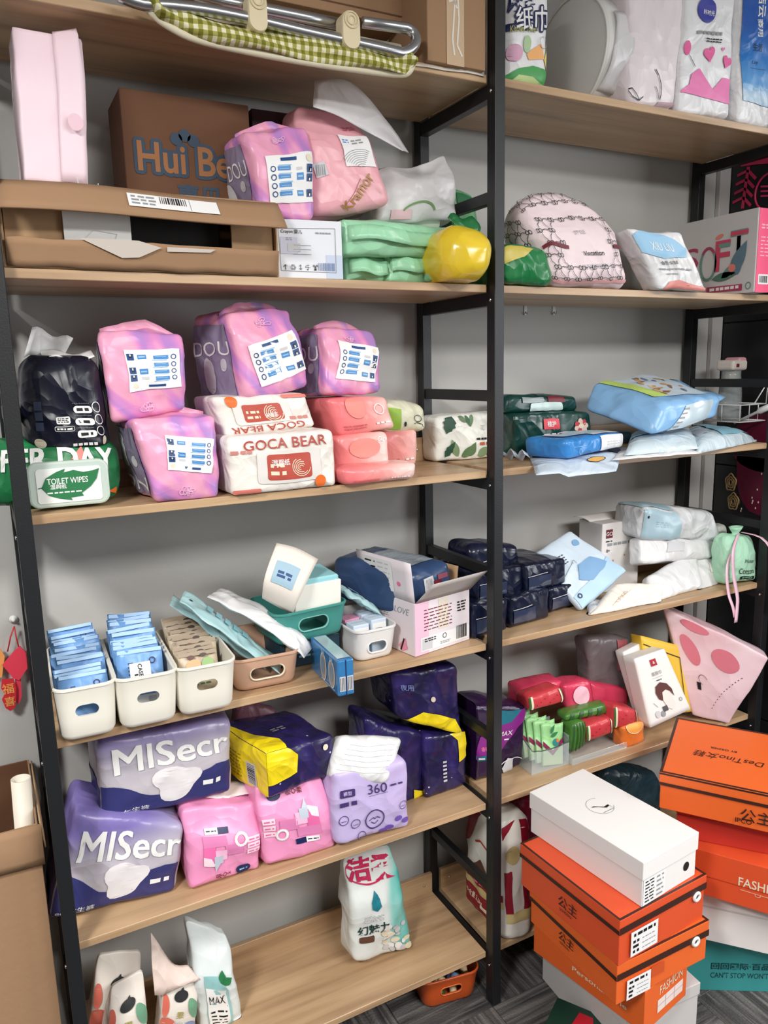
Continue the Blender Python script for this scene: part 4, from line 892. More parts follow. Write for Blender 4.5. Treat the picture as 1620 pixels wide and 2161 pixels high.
# folded film sheets under the blue wipes
navys = mat('navy_cloth_print', (26, 34, 70), .5)
def flat_pack(name, label, pxs, z, th, m, cat='pack', group=None, seed=0, N=12, crease=.003, droop=None, **k):
    """a thin pack lying on a board: four pixels of its outline read at height z, FL, FR, BR, BL"""
    P = [onz(*q, z) for q in pxs]
    for i, q in enumerate(pxs):
        if not -.06 < P[i].y < .285: yv = min(max(P[i].y, -.06), .285); P[i] = V((min(ony(*q, yv).x, 1.01), yv, z))
    O = (P[0]+P[1])/2
    q = [(p_-O) for p_ in P]
    S = Soft([(-1, 0), (1, 0), (1, th), (-1, th)], 1, r=0, bulge=(0, 0, 0), crease=0, N=N)
    def PP(x, y, zz):
        a, b = (x+1)/2, (y+1)/2; e = max(0, 1-abs(x)**4)*max(0, 1-abs(y)**4)
        c = q[0].lerp(q[1], a).lerp(q[3].lerp(q[2], a), b); h = th*(.12+.88*max(e, 0)**.5)
        v = V((c.x, c.y, h*(zz+1)/2)); w_ = v*16+V((seed*3.1, seed, 0))
        v += noise.noise_vector(w_)*crease*V((1, 1, .6)).length*.5; v.z += crease*1.6*(zz+1)/2*(abs(noise.noise(w_*1.3))-.25)
        if droop: v.z += droop(x, y)
        elif v.z < 0: v.z = 0.0003
        return v
    S.P = PP; S.w = ((P[1]-P[0]).length+(P[2]-P[3]).length)/2; S.dp = ((P[3]-P[0]).length+(P[2]-P[1]).length)/2; S.h = th
    vs, fs = S.mesh(); S.o = mesh_obj(name, vs, fs, m, mw=Matrix.Translation(O)); tag(S.o, label, cat, group); S.N = N
    return S
S = flat_pack('folded_film', 'folded pale blue printed film hanging over the board edge under the blue wipes', [(1130, 1000), (1300, 1006), (1322, 946), (1110, 948)], L3+.002, .012, film('pale_blue_film', (206, 220, 234), .4), 'film', seed=2, droop=lambda x, y: -.022*sm((-y-.35)/.65)*(1 if x > -.3 else .5))
p = S.pt(.012); W, H = S.w, S.dp
p.ell(W*.72, H*.2, .03, .014, mat('print_amber', (236, 180, 90), .5), 1); p.ring(W*.72, H*.2, .031, .015, .003, navys, 2); p.poly([(W*.02, H*.5), (W*.12, H*.42), (W*.14, H*.6), (W*.03, H*.7)], navys, 1); p.poly([(W*.82, H*.5), (W*.99, H*.4), (W*.98, H*.85), (W*.86, H*.8)], navys, 1); p.done(S.o, 'film_print')
# blue wipes
f = Fr(onz(1200, 969, L3+.014), 14); b = f.uv(1312, 940)
S = soft('wipes_pack', 'bright blue wet wipes pack with a white end, on the folded film', 'wipes pack', [(1198, 970), (1314, 942), (1314, 912), (1195, 928)], film('bright_blue_film', (56, 134, 206), .3), fr=f, depth=.13, r=.012, bulge=(.06, .04, .08), crease=.003, z=None, N=16)
p = S.pf(.02); W, H = S.w, S.h; wm = film('white_tissue_film', (238, 238, 240), .35)
p.rect(W*.56, .002, W*.985, H*.98, wm, 1); p.rows(W*.66, H*.3, W*.9, H*.6, 2, lgrey, 2); p.ring(W*.2, H*.3, .005, .006, .0014, skyb, 2, n=10); p.rows(W*.1, H*.52, W*.3, H*.58, 1, skyb, 2); p.done(S.o, 'white_end')
p = S.pt(.02); p.rect(W*.5, .01, W*.985, S.dp-.01, wm, 1); p.rect(W*.12, .03, W*.9, S.dp-.03, mat('print_ice_blue', (190, 214, 232), .35), 2, r=.01); p.done(S.o, 'white_end')
sheet('crimped_seal', lambda s, t: V((-W/2+.01-.022*t, .03+.07*s, .012+.025*s*0+.01*math.sin(s*13)+.012*t)), 10, 3, .0012, film('silver_grey_film', (170, 178, 188), .3), S.o)
# flat packs under the big light blue pack
sbf = film('aqua_white_film', (206, 222, 230), .34); aq = mat('print_aqua', (150, 206, 226), .4)
S = flat_pack('flat_pack', 'flat aqua and white pack at the right end under the big blue pack', [(1470, 958), (1596, 932), (1560, 902), (1430, 905)], L3+.002, .045, sbf, seed=3, group='flat aqua and white packs')
p = S.pt(.02); p.rect(S.w*.45, S.dp*.08, S.w*.95, S.dp*.92, aq, 1); p.rect(S.w*.1, S.dp*.2, S.w*.3, S.dp*.4, lgrey, 1); p.done(S.o, 'aqua_print')
S = flat_pack('flat_pack', 'flat white pack in the middle under the big blue pack', [(1318, 962), (1474, 948), (1470, 908), (1330, 915)], L3+.012, .038, sbf, seed=5, group='flat aqua and white packs')
p = S.pt(.02); p.rect(S.w*.05, S.dp*.3, S.w*.5, S.dp*.9, aq, 1); p.done(S.o, 'aqua_print')
S = flat_pack('pouch', 'empty white pouch sticking out over the board edge, third shelf right', [(1290, 972), (1482, 972), (1440, 950), (1300, 950)], L3+.003, .012, film('white_pouch_film', (224, 224, 225), .34), 'pouch', seed=8)
S.pt().rows(S.w*.7, S.dp*.4, S.w*.85, S.dp*.5, 1, grey, 1).done(S.o)
S = flat_pack('flat_pack', 'teal striped flat pack wedged between the blue wipes and big blue pack', [(1255, 940), (1345, 930), (1330, 896), (1252, 895)], L3+.002, .035, film('teal_grey_film', (120, 160, 172), .34), seed=9)
p = S.pt(.02); p.rect(S.w*.1, S.dp*.1, S.w*.5, S.dp*.9, lgrey, 1, rot=.1); p.rect(S.w*.6, S.dp*.1, S.w*.9, S.dp*.9, teal_p, 1); p.done(S.o, 'stripe_print')
# big light blue pack
f = Fr(onz(1378, 921, L3+.052), 7, 0, 0)
S = soft('diaper_pack', 'big light blue diaper pack lying tilted on the flat packs', 'pack', [(1376, 922), (1516, 884), (1524, 836), (1404, 852)], film('light_blue_film', (140, 188, 232), .3, .4, 9), fr=f, depth=.22, r=.02, bulge=(.08, .05, .08), crease=.006, freq=9, N=20, back=(-.03, .065), xmax=1.015)
p = S.pt(.02); W, H = S.w, S.dp
p.poly([(W*.08, H*.2), (W*.9, H*.12), (W*.92, H*.95), (W*.2, H*.95)], mat('print_sky_pale', (206, 222, 234), .4), 1); p.poly([(W*.06, H*.2), (W*.3, H*.2), (W*.16, H*.95), (W*.02, H*.95)], mat('print_meadow', (196, 222, 120), .45), 2)
R = random.Random(4); tn = [mat('print_fawn%d' % i, c, .5) for i, c in enumerate(((206, 160, 110), (232, 200, 150), (150, 110, 80), (120, 130, 160)))]
for i in range(26): p.ell(W*R.uniform(.3, .82), H*R.uniform(.25, .85), R.uniform(.006, .018), R.uniform(.004, .01), tn[R.randrange(4)], 3, n=9, rot=R.uniform(0, 3))
p.done(S.o, 'meadow_print')
p = S.pf(.02); W, H = S.w, S.h; p.poly([(W*.2, .004), (W*.72, .004), (W*.84, H*.9), (W*.34, H*.86)], mat('clear_window', (200, 218, 228), .15, coat=1), 1)
for i in range(5): p.rect(W*(.32-.02*i), H*(.72-.14*i), W*(.4-.02*i), H*(.78-.14*i), grey, 2)
p.done(S.o, 'clear_window')
sheet('end_seal', lambda s, t: S.surf(1, -.8+1.6*s, 0, (0, 1, 0), (0, 0, 1), 0)+V((.06*t, .0, .02*t+.004*math.sin(s*9))), 10, 5, .0015, film('light_blue_film', (140, 188, 232), .3), S.o)

# ================================================================ fourth shelf, left bay: bins
ivory = mat('ivory_plastic', (240, 236, 224), .4)
def bin_at(label, bl, br, top, depth, m, slot, rim=None, z=L4, rz=None, name='storage_bin', group=None, taper=.9, dw=.008):
    a, b = onz(*bl, z), onz(*br, z); r_ = math.degrees(math.atan2(b.y-a.y, b.x-a.x)) if rz is None else rz
    f = Fr((a+b)/2, r_); f = Fr(f.O-f.n*(depth*(1-taper)/2+.005)+V((0, 0, .0008)), r_); w_ = (b-a).length/taper*1.02+dw; h_ = f.uv(*top)[1]
    return slotted_bin(name, label, f, w_, depth, h_, m, slot, rim=rim, group=group, taper=taper), f, w_, h_
G_ = 'ivory storage bins in a row'
b1, f1, w1, h1 = bin_at('ivory plastic bin full of blue sachets, nearest the left post', (135, 1568), (243, 1548), (180, 1448), .27, ivory, (.042, .024, .062), group=G_, rz=-2)
b2, f2, w2, h2 = bin_at('ivory plastic bin of blue sachets, middle one of the ivory row', (262, 1543), (370, 1520), (310, 1425), .27, ivory, (.042, .022, .064), group=G_, rz=-2)
b3, f3, w3, h3 = bin_at('ivory plastic bin of tan and green sachets, right end of the ivory row', (386, 1514), (491, 1493), (440, 1402), .27, ivory, (.042, .022, .064), group=G_, rz=-2)
tanm = mat('tan_plastic', (206, 166, 140), .42); tealm = mat('teal_plastic', (64, 140, 132), .42); gwm = mat('pale_grey_plastic', (228, 226, 224), .42); creamr = mat('cream_rim', (236, 222, 196), .4)
b4, f4, w4, h4 = bin_at('tan plastic bin with a cream rimmed slot, beside the ivory row', (502, 1460), (624, 1443), (560, 1385), .22, tanm, (.075, .026, .04), creamr, rz=-3)
b5, f5, w5, h5 = bin_at('pale grey bin of small cartons beside the pink carton', (758, 1401), (827, 1382), (790, 1328), .2, gwm, (.05, .026, .035), white, rz=2)
ft = Fr(ony(665, 1354, .1), 6); wt = ft.uv(728, 1282)[0]-ft.uv(598, 1284)[0]; ht = ft.uv(665, 1283)[1]
b6 = slotted_bin('storage_bin', 'teal plastic bin holding curled white card, raised behind the others', ft, wt+.03, .17, ht, tealm, (.075, .03, ht*.55), rim=mat('teal_rim', (120, 180, 172), .4)); tag(b6, 'teal plastic bin holding curled white card, raised behind the others', 'bin')
# sachets
bluef = film('sachet_blue_film', (116, 164, 220), .36, .25, 18); tanf = film('sachet_tan_film', (206, 190, 166), .4, .25, 18)
def sachet_mesh(w, h, th, seed, m):
    N, K = 8, 9; vs = []; fs = []
    for sgn in (-1, 1):
        for j in range(K+1):
            for i in range(N+1):
                x, y = 2*i/N-1, 2*j/K-1; e = (1-x**4)*(1-abs(y/.84)**3 if abs(y) < .84 else 0)
                n = noise.noise(V((x*1.5+seed, y*1.5, seed*2)))*.002
                vs.append((x*w/2*(1+.02*abs(y)), sgn*(th/2*max(e, 0)+.0004)+n+.004*math.sin(x*2+seed)*max(0, y), h*(y+1)/2+.002*math.sin(x*4+seed)*max(y, 0)))
    o2 = (N+1)*(K+1)
    for j in range(K):
        for i in range(N):
            q = (j*(N+1)+i, j*(N+1)+i+1, (j+1)*(N+1)+i+1, (j+1)*(N+1)+i); fs.append(q); fs.append(tuple(o2+v for v in reversed(q)))
    for j in range(K):
        for i in (0, N): q = (j*(N+1)+i, (j+1)*(N+1)+i, o2+(j+1)*(N+1)+i, o2+j*(N+1)+i); fs.append(q if i == 0 else q[::-1])
    for i in range(N):
        for j in (0, K): q = (j*(N+1)+i, j*(N+1)+i+1, o2+j*(N+1)+i+1, o2+j*(N+1)+i); fs.append(q[::-1] if j == 0 else q)
    return mesh_obj('sachet', vs, fs, m)
def sachet_proto(kind, seed):
    if kind == 'blue':
        o = sachet_mesh(.09, .125, .007, seed, bluef); pr = Print(lambda a, b, k: V((a-.044, -.0042-k-.0045*(1-((a-.044)/.044)**4)*(1-min(1, abs((b/.0625-1)/.84))**3)*0, b)), .088, .125, 9)
        pr.rect(.001, .1165, .087, .1245, mat('crimp_pale_blue', (168, 204, 240), .4), 0); pr.ring(.068, .098, .0055, .006, .0024, navy, 1, n=10); pr.rows(.02, .07, .03, .1, 4, dblue, 1); pr.rect(.006, .01, .082, .03, white, 0); pr.rect(.055, .012, .07, .026, lgrey, 1)
    else:
        o = sachet_mesh(.082, .105, .011, seed, tanf); pr = Print(lambda a, b, k: V((a-.041, -.0055-k, b)), .082, .105, 9)
        pr.rect(.001, .096, .081, .1045, mat('crimp_taupe', (158, 140, 118), .45), 0); pr.ell(.03, .075, .016, .013, mat('print_peachy', (226, 176, 130), .5), 0, n=12); pr.ell(.06, .07, .014, .02, mat('print_meadow2', (150, 190, 120), .5), 0, n=12); pr.ring(.05, .06, .008, .008, .002, mat('print_pine', (70, 120, 80), .5), 1, n=10); pr.ell(.026, .093, .008, .005, brown, 1, n=8); pr.ell(.052, .096, .008, .004, mat('print_umber', (70, 52, 46), .5), 1, n=8); pr.rows(.02, .03, .06, .045, 2, mat('print_pine', (70, 120, 80), .5), 1)
    pr.done(o, 'sachet_print'); return o
ordn = ['front', 'second', 'third', 'fourth', 'fifth', 'sixth', 'seventh', 'eighth', 'ninth', 'tenth', 'eleventh', 'twelfth', 'thirteenth', 'fourteenth']
def fill(f, w_, h_, depth, n, kind, where, group, lean, y0, zr, seed, sz, rise):
    R = random.Random(seed); protos = None
    for i in range(n):
        t = y0+(depth-.05-y0)*i/max(1, n-1)
        lab = f'{"blue wipe" if kind == "blue" else "tan and green"} sachet, {ordn[i]} from the front in the {where}'
        ln = lean+R.uniform(-5, 5)
        base = f.O+f.d*R.uniform(-.004, .004)+f.n*(t-math.sin(math.radians(ln))*.03)+V((0, 0, zr+rise*i/(n-1)+R.uniform(0, .008)))
        fr_ = Fr(base, math.degrees(math.atan2(f.d.y, f.d.x))+R.uniform(-3, 3), ln, R.uniform(-3, 3)); fr_.mw = fr_.mw @ Matrix.Diagonal((1, 1, sz, 1))
        if protos is None or i % 3 == 0:
            protos = sachet_proto(kind, seed+i); o = protos; o.matrix_world = fr_.mw; tag(o, lab, 'sachet', group); ch = kids(o)
        else: copy_tree(protos, fr_.mw, lab, ch)
fill(f1, w1, h1, .27, 11, 'blue', 'ivory bin nearest the left post', 'blue sachets in the ivory bins', 30, .042, .01, 11, .84, .042)
fill(f2, w2, h2, .27, 9, 'blue', 'middle ivory bin', 'blue sachets in the ivory bins', 24, .075, .012, 31, .98, .034)
fill(f3, w3, h3, .27, 13, 'tan', 'right ivory bin', 'tan sachets in the ivory bin', 30, .07, .012, 51, .95, .036)
# paper tag in the middle bin
o = boxo('paper_tag', -.02, .02, 0, .0015, .0, .06, paper, None, .0005, mw=Fr(f2.O+f2.n*.045+V((-.005, 0, .06)), -2, 12).mw); tag(o, 'white rounded paper tag in front of the middle bin sachets', 'tag')
pr = Print(lambda a, b, k: V((a-.02, -k, b)), .04, .06, 9); pr.text('CASE', .02, .045, .008, black, 1, rot=-1.5); pr.rows(.008, .015, .015, .04, 4, black, 1); pr.done(o, 'lettering')
# pouches in the tan bin
aqf = mat('aqua_clear_film', (186, 224, 228), .18, alpha=.85, bump=.4, bs=12, ridge=True)
def long_pouch(name, label, px0, Y0, px1, Y1, w_, th, m, seed, cat='pouch', bend=0):
    """a long pouch lying along a slope between two places"""
    A, Bq = ony(*px0, Y0), ony(*px1, Y1); ax = (Bq-A); Lg = ax.length; x = ax.normalized(); side = x.cross(V((0, 0, 1))).normalized(); up = side.cross(x)
    N, K = 10, 18; vs = []; fs = []
    for sgn in (-1, 1):
        for j in range(K+1):
            for i in range(N+1):
                u, v = 2*i/N-1, 2*j/K-1; e = (1-u**4)*(1-abs(v)**5); q = V((j/K*Lg, 0, 0))
                c = x*(j/K*Lg)+side*(u*w_/2)+up*(sgn*(th/2*e+.0006)+bend*math.sin(PI*j/K)+.008*noise.noise(V((v*3+seed, u*2, seed))))
                vs.append(c)
    o2 = (N+1)*(K+1)
    for j in range(K):
        for i in range(N):
            q = (j*(N+1)+i, j*(N+1)+i+1, (j+1)*(N+1)+i+1, (j+1)*(N+1)+i); fs.append(q[::-1]); fs.append(tuple(o2+v for v in q))
    for j in range(K):
        for i in (0, N): q = (j*(N+1)+i, (j+1)*(N+1)+i, o2+(j+1)*(N+1)+i, o2+j*(N+1)+i); fs.append(q)
    for i in range(N):
        for j in (0, K): q = (j*(N+1)+i, j*(N+1)+i+1, o2+j*(N+1)+i+1, o2+j*(N+1)+i); fs.append(q)
    o = mesh_obj(name, vs, fs, m, mw=Matrix.Translation(A)); bm = bmesh.new(); bm.from_mesh(o.data); bmesh.ops.recalc_face_normals(bm, faces=bm.faces); bm.to_mesh(o.data); bm.free()
    tag(o, label, cat); o['len'] = Lg
    def surf(a, b, k): return x*a+side*(b-w_/2)+up*(th/2*(1-(2*b/w_-1)**4)*(1-abs(2*a/Lg-1)**5)+bend*math.sin(PI*a/Lg)+k+.004)
    del o['len']
    return o, Print(surf, Lg, w_, .03)
o, p = long_pouch('film_pouch', 'long aqua film pouch slanting out of the tan bin, in front', (384, 1258), .16, (592, 1408), .09, .085, .012, aqf, 3)
for i in range(5): p.rect(.06+.024*i, .02, .075+.024*i, .05, mat('print_aqua_pale', (150, 204, 214), .3), 1)
p.ell(.02, .055, .005, .003, black, 1); p.done(o, 'film_print')
o, p = long_pouch('film_pouch', 'long aqua film pouch slanting out of the tan bin, behind its twin', (362, 1266), .2, (560, 1400), .14, .08, .012, aqf, 7); p.rect(.08, .015, .13, .05, mat('print_aqua_pale', (150, 204, 214), .3), 1); p.done(o, 'film_print')
o, p = long_pouch('soft_pouch', 'white crumpled soft pouch slanting from behind the tan bin', (452, 1250), .2, (652, 1376), .06, .075, .022, film('white_pouch_film', (224, 224, 225), .34), 12, bend=.012)
o = boxo('small_box', -.02, .02, 0, .03, 0, .03, mat('clear_grey_box', (176, 186, 190), .2, alpha=.85), None, .002, mw=Fr(onz(512, 1392, L4+.045)+V((0, .02, 0)), -6, 12).mw); tag(o, 'tiny greyish clear box in the tan bin', 'small box'); pr = Print(lambda a, b, k: V((a-.02, -k, b)), .04, .03, 9); pr.rect(.006, .006, .02, .02, lgrey, 1); pr.done(o, 'print')
# curled white card in the teal bin
O = ony(584, 1272, .1)
def card_fn(s, t):
    bt = ony(*crv([(553, 1262), (585, 1280), (617, 1296)], s), .105); tp = ony(*crv([(590, 1150), (632, 1160), (678, 1184)], s), .1)
    return bt.lerp(tp, t)-O+V((-.022*math.sin(PI*t), -.03*math.sin(PI*t)+.02*t*t, 0))
o = sheet('curled_card', card_fn, 8, 16, .0016, mat('warm_white_card', (236, 228, 218), .6), mw=Matrix.Translation(O)); tag(o, 'curled tall white card with a pale blue square, in the teal bin', 'card')
pr = Print(lambda a, b, k: card_fn(a/.085, b/.16)+V((-.0004, -.0012-k, 0)), .085, .16, .01); pr.rect(.018, .07, .062, .125, mat('print_powder_blue', (160, 192, 210), .5), 1); pr.rows(.026, .088, .054, .106, 2, dblue, 2, fill=.7); pr.done(o, 'blue_square')
f = Fr(ony(672, 1290, .115), 4, -4); a = f.uv(622, 1240); b = f.uv(720, 1290)
o = boxo('folded_card', a[0], b[0], 0, .05, -.01, a[1], mat('warm_white_card2', (240, 238, 230), .6), None, .002, mw=f.mw); tag(o, 'short folded white card block in the teal bin', 'card')
boxo('aqua_lining', a[0]+.004, b[0]-.004, .004, .1, a[1]-.004, a[1]+.012, mat('aqua_tissue', (150, 208, 216), .6), o, .004)
o, p = long_pouch('film_pouch', 'aqua pouch sloping from the teal bin down to the grey bin', (716, 1240), .16, (800, 1292), .14, .05, .014, aqf, 5); p.rect(.02, .01, .05, .03, skyb, 1); p.done(o, 'film_print')
# small cartons in the grey bin
smc = mat('pale_blue_carton', (206, 220, 236), .5)
for i, (dx, dy, c, lb) in enumerate(((-.026, .035, smc, 'pale blue carton at the front left of the grey bin'), (.022, .035, smc, 'pale blue carton at the front right of the grey bin'), (-.024, .085, mat('pink_small_carton', (232, 160, 190), .5), 'pink carton at the back left of the grey bin'), (.022, .085, smc, 'pale blue carton at the back right of the grey bin'))):
    B = carton('small_carton', 'small '+lb, 'carton', Fr(f5.O+f5.d*dx+f5.n*dy+V((0, 0, .006)), 2+i*2), .042, .04, h5-.002+.006*(i % 2), c, 'small cartons in the grey bin')
    p = B.pf(); p.rect(.002, B.h*.3, .04, B.h*.9, white, 1); p.rect(.01, B.h*.55, .03, B.h*.75, navy, 2, r=.003); p.done(B.o, 'label_print'); p = B.pt(); p.line([(0, .02), (.042, .02)], .002, lgrey, 1); p.done(B.o, 'lid_seam')
# blue film wrapped twin box
f = Fr(onz(714, 1473, L4), -3); hh = f.uv(722, 1394)[1]; ww = (onz(751, 1469, L4)-onz(714, 1473, L4)).length
f = Fr(f.O+f.d*(ww/2)+V((0, 0, .0005)), -3)
B = carton('soap_box', 'blue film wrapped twin box with two oval windows jutting over the board edge', 'box', f, ww, .17, hh, mat('blue_gloss_card', (52, 120, 176), .2, coat=.6, bump=.25, bs=20), bev=.004)
p = B.pl(); W, H = B.dp, B.h
for cx in (.5, .8): p.ell(W*cx, H*.5, .019, .032, white, 1, n=24); p.ell(W*cx, H*.5, .0165, .029, mat('oval_tan', (170, 160, 150), .3), 2, n=24); p.ell(W*cx, H*.52, .011, .02, mat('oval_blue', (120, 150, 176), .3), 3, n=16)
p.text('润肤', W*.5, H*.9, .01, skyb, 2); p.text('润肤', W*.8, H*.9, .01, skyb, 2); p.rows(W*.4, H*.08, W*.9, H*.14, 1, skyb, 1); p.done(B.o, 'oval_print')
p = B.pf(); p.rect(B.w*.1, .012, B.w*.46, .045, lgrey, 1); p.bars(B.w*.14, .014, B.w*.42, .043, black, 2); p.rect(B.w*.56, .012, B.w*.92, .045, lgrey, 1); p.bars(B.w*.6, .014, B.w*.88, .043, black, 2); p.line([(B.w*.5, 0), (B.w*.5, B.h)], .002, navy, 1); p.done(B.o, 'bar_codes')
p = B.pt(); p.rect(.004, .01, B.w-.004, .16, mat('clear_top_film', (176, 200, 206), .15, coat=1), 1); p.done(B.o, 'clear_top')
# support under the teal bin
zt = ft.O.z-L4
B = carton('flat_box', 'dark blue box under the teal bin', 'box', Fr((ft.O.x, .13, L4)), .15, .14, zt-.001, mat('dark_teal_card', (30, 58, 74), .5)); p = B.pf(); p.rows(.02, .02, .1, .04, 2, skyb, 1); p.done(B.o)
# pink and white open carton
F_, R_, L_ = onz(888, 1387, L4), onz(996, 1347, L4), onz(829, 1364, L4)
v = R_-F_; rzp = math.degrees(math.atan2(v.y, v.x)); f = Fr((F_+R_)/2, rzp-3); wp = v.length; hp_ = f.uv(884, 1274)[1]; dp_ = .215
f = Fr(f.O+V((-.012, 0, .001)), rzp-3); root = empty('open_carton', f.mw); tag(root, 'pink and white open carton with upright flaps holding a navy pack', 'carton')
pcm = mat('blush_white_card', (232, 222, 228), .5, bump=.04, bs=40); t_ = .003
fp = boxo('front_panel', -wp/2, wp/2, 0, t_, 0, hp_, pcm, root, .001); lp_ = boxo('side_panel', -wp/2, -wp/2+t_, t_, dp_, 0, hp_, pcm, root, .001); boxo('side_panel', wp/2-t_, wp/2, t_, dp_, 0, hp_, pcm, root, .001); boxo('back_panel', -wp/2+t_, wp/2-t_, dp_-t_, dp_, 0, hp_, pcm, root, .001); boxo('bottom_panel', -wp/2+t_, wp/2-t_, t_, dp_-t_, 0, t_, pcm, root, .001)
lf = sheet('left_flap', lambda s, t: (-wp/2+.0015-.012*t, .0+dp_*.98*s, hp_+.1*t), 8, 4, t_*.7, pcm, root)
sheet('front_flap', lambda s, t: (-wp/2+.004+wp*.98*s+.012*t, -.0-.05*t, hp_+.055*t), 8, 4, t_*.7, mat('card_grey_inside', (190, 182, 178), .7), root)
sheet('right_flap', lambda s, t: (wp/2-.0015+.006*t, .045+dp_*.7*s, hp_+.05*t), 8, 4, t_*.7, card_d, root)
p = Print(lambda a, b, k: V((a-wp/2, -k, b)), wp, hp_, 9)
p.rect(wp*.001, .001, wp*.24, hp_-.001, mat('print_baby_pink', (236, 192, 214), .5), 0); p.rows(wp*.16, hp_*.42, wp*.66, hp_*.86, 7, maroon, 1, seed=3, fill=.28); p.rect(wp*.42, hp_*.4, wp*.6, hp_*.98, mat('print_oat', (226, 216, 200), .5), 0)
p.rect(wp*.1, hp_*.06, wp*.98, hp_*.32, paper_s, 1); p.rect(wp*.12, hp_*.08, wp*.3, hp_*.3, lgrey, 2); p.rows(wp*.16, hp_*.22, wp*.36, hp_*.3, 2, black, 3); p.ring(wp*.52, hp_*.25, .006, .006, .0014, black, 3, n=12); p.rows(wp*.44, hp_*.1, wp*.62, hp_*.16, 2, grey, 3); p.bars(wp*.74, hp_*.1, wp*.93, hp_*.36, black, 3); p.rows(wp*.76, hp_*.62, wp*.92, hp_*.84, 4, black, 2)
p.done(fp, 'label_print')
p = Print(lambda a, b, k: V((-wp/2-k, dp_-a, b)), dp_, hp_, 9); p.rows(dp_*.3, hp_*.6, dp_*.55, hp_*.72, 3, grey, 1); p.ell(dp_*.2, hp_*.86, .018, .009, black, 1); p.ell(dp_*.3, hp_*.82, .006, .004, black, 1); p.text('LOVE', dp_*.78, hp_*.8, .016, grey, 1, shear=.3, bold=0); p.poly([(dp_*.72, hp_*.12), (dp_*.84, hp_*.3), (dp_*.88, hp_*.1), (dp_*.78, hp_*.02)], mat('print_baby_pink2', (230, 150, 176), .5), 1); p.line([(dp_*.76, hp_*.04), (dp_*.82, hp_*.28)], .005, black, 2); p.ell(dp_*.5, hp_*.46, .007, .005, grey, 1); p.done(lp_, 'side_print')
p = Print(lambda a, b, k: V((-wp/2+.0015-.012*b/.1-.0012-k, dp_*.98-a, hp_+b)), dp_*.98, .1, 9); p.rect(.03, .015, .14, .092, paper_s, 1); p.rows(.035, .02, .075, .088, 5, black, 2, fill=.3); p.rows(.085, .02, .13, .088, 6, lgrey, 2, fill=.3); p.ell(.16, .04, .007, .006, pink, 1); p.done(lf, 'flap_label')
nvb = film('steel_navy_film', (52, 74, 112), .3, .3, 10)
S = soft('diaper_pack', 'steel blue pack with clear top sitting in the open pink carton', 'pack', [(885, 1262), (963, 1238), (964, 1160), (880, 1180)], nvb, fr=Fr(f.O+f.n*.03+V((0, 0, hp_*.62)), rzp-3), raw=[(-wp/2+.012, 0), (wp/2-.03, 0), (wp/2-.03, .125), (-wp/2+.012, .115)], depth=.24, r=.02, bulge=(.04, .04, .05), crease=.003, back=(-.06, .012), N=16)
p = S.pf(.02); W, H = S.w, S.h; p.rect(W*.3, H*.55, W*.52, H*.82, lgrey, 1, rot=.1); p.bars(W*.34, H*.6, W*.48, H*.78, grey, 2); p.rect(W*.5, H*.2, W*.68, H*.72, maroon, 2); p.rect(W*.62, H*.72, W*.86, H*.82, mat('print_dusk_red', (150, 80, 96), .4), 1); p.rows(W*.7, H*.25, W*.9, H*.4, 2, skyb, 1); p.done(S.o, 'pack_label')
p = S.pt(.02); p.rect(W*.2, S.dp*.15, W*.85, S.dp*.7, mat('glossy_clear_top', (150, 160, 170), .12, coat=1, bump=.8, bs=30), 1); p.done(S.o, 'clear_top')

# ================================================================ fourth shelf, around the centre post: navy packs
nk = film('midnight_film', (20, 26, 50), .25, .4, 12)
def nav(label, quad, z=None, Y=None, depth=.17, rz=8, **k):
    S = soft('nappy_pack', label, 'pack', quad, nk, z=z, Y=Y, rz=rz, depth=depth, r=.01, bulge=(.05, .02, .06), crease=.003, freq=12, group='midnight blue nappy packs', **k)
    p = S.pf(.02); p.rect(S.w*.06, S.h*.15, S.w*.6, S.h*.55, mat('film_dark_glint', (44, 54, 82), .15, coat=1), 1); p.line([(S.w*.05, S.h*.58), (S.w*.5, S.h*.62)], .0016, lgrey, 2); p.done(S.o, 'clear_flap'); return S
nav('midnight blue pack directly behind the centre post, lower layer', [(1000, 1348), (1072, 1332), (1074, 1262), (1002, 1276)], z=L4, foot=(1036, 1340))
nav('midnight blue pack in the middle of the lower layer', [(1076, 1331), (1158, 1302), (1160, 1240), (1078, 1262)], z=L4, foot=(1117, 1316))
nav('midnight blue pack at the right end of the lower layer', [(1160, 1302), (1232, 1270), (1230, 1225), (1162, 1242)], z=L4, foot=(1196, 1286))
nav('midnight blue pack on the upper layer behind the post', [(1005, 1272), (1104, 1254), (1106, 1192), (1006, 1206)], Y=.115)
nav('midnight blue pack on the upper layer, right one', [(1108, 1254), (1196, 1232), (1192, 1178), (1110, 1192)], Y=.125)
S = soft('nappy_pack', 'midnight blue pack on top of the stack leaning on the frame', 'pack', [(990, 1206), (1100, 1196), (1096, 1152), (994, 1152)], nk, Y=.17, depth=.12, r=.02, bulge=(.05, .03, .1), crease=.004, group='midnight blue nappy packs'); S.pf().line([(.01, S.h*.3), (S.w*.5, S.h*.5)], .002, lgrey, 1).done(S.o, 'glint_fold')
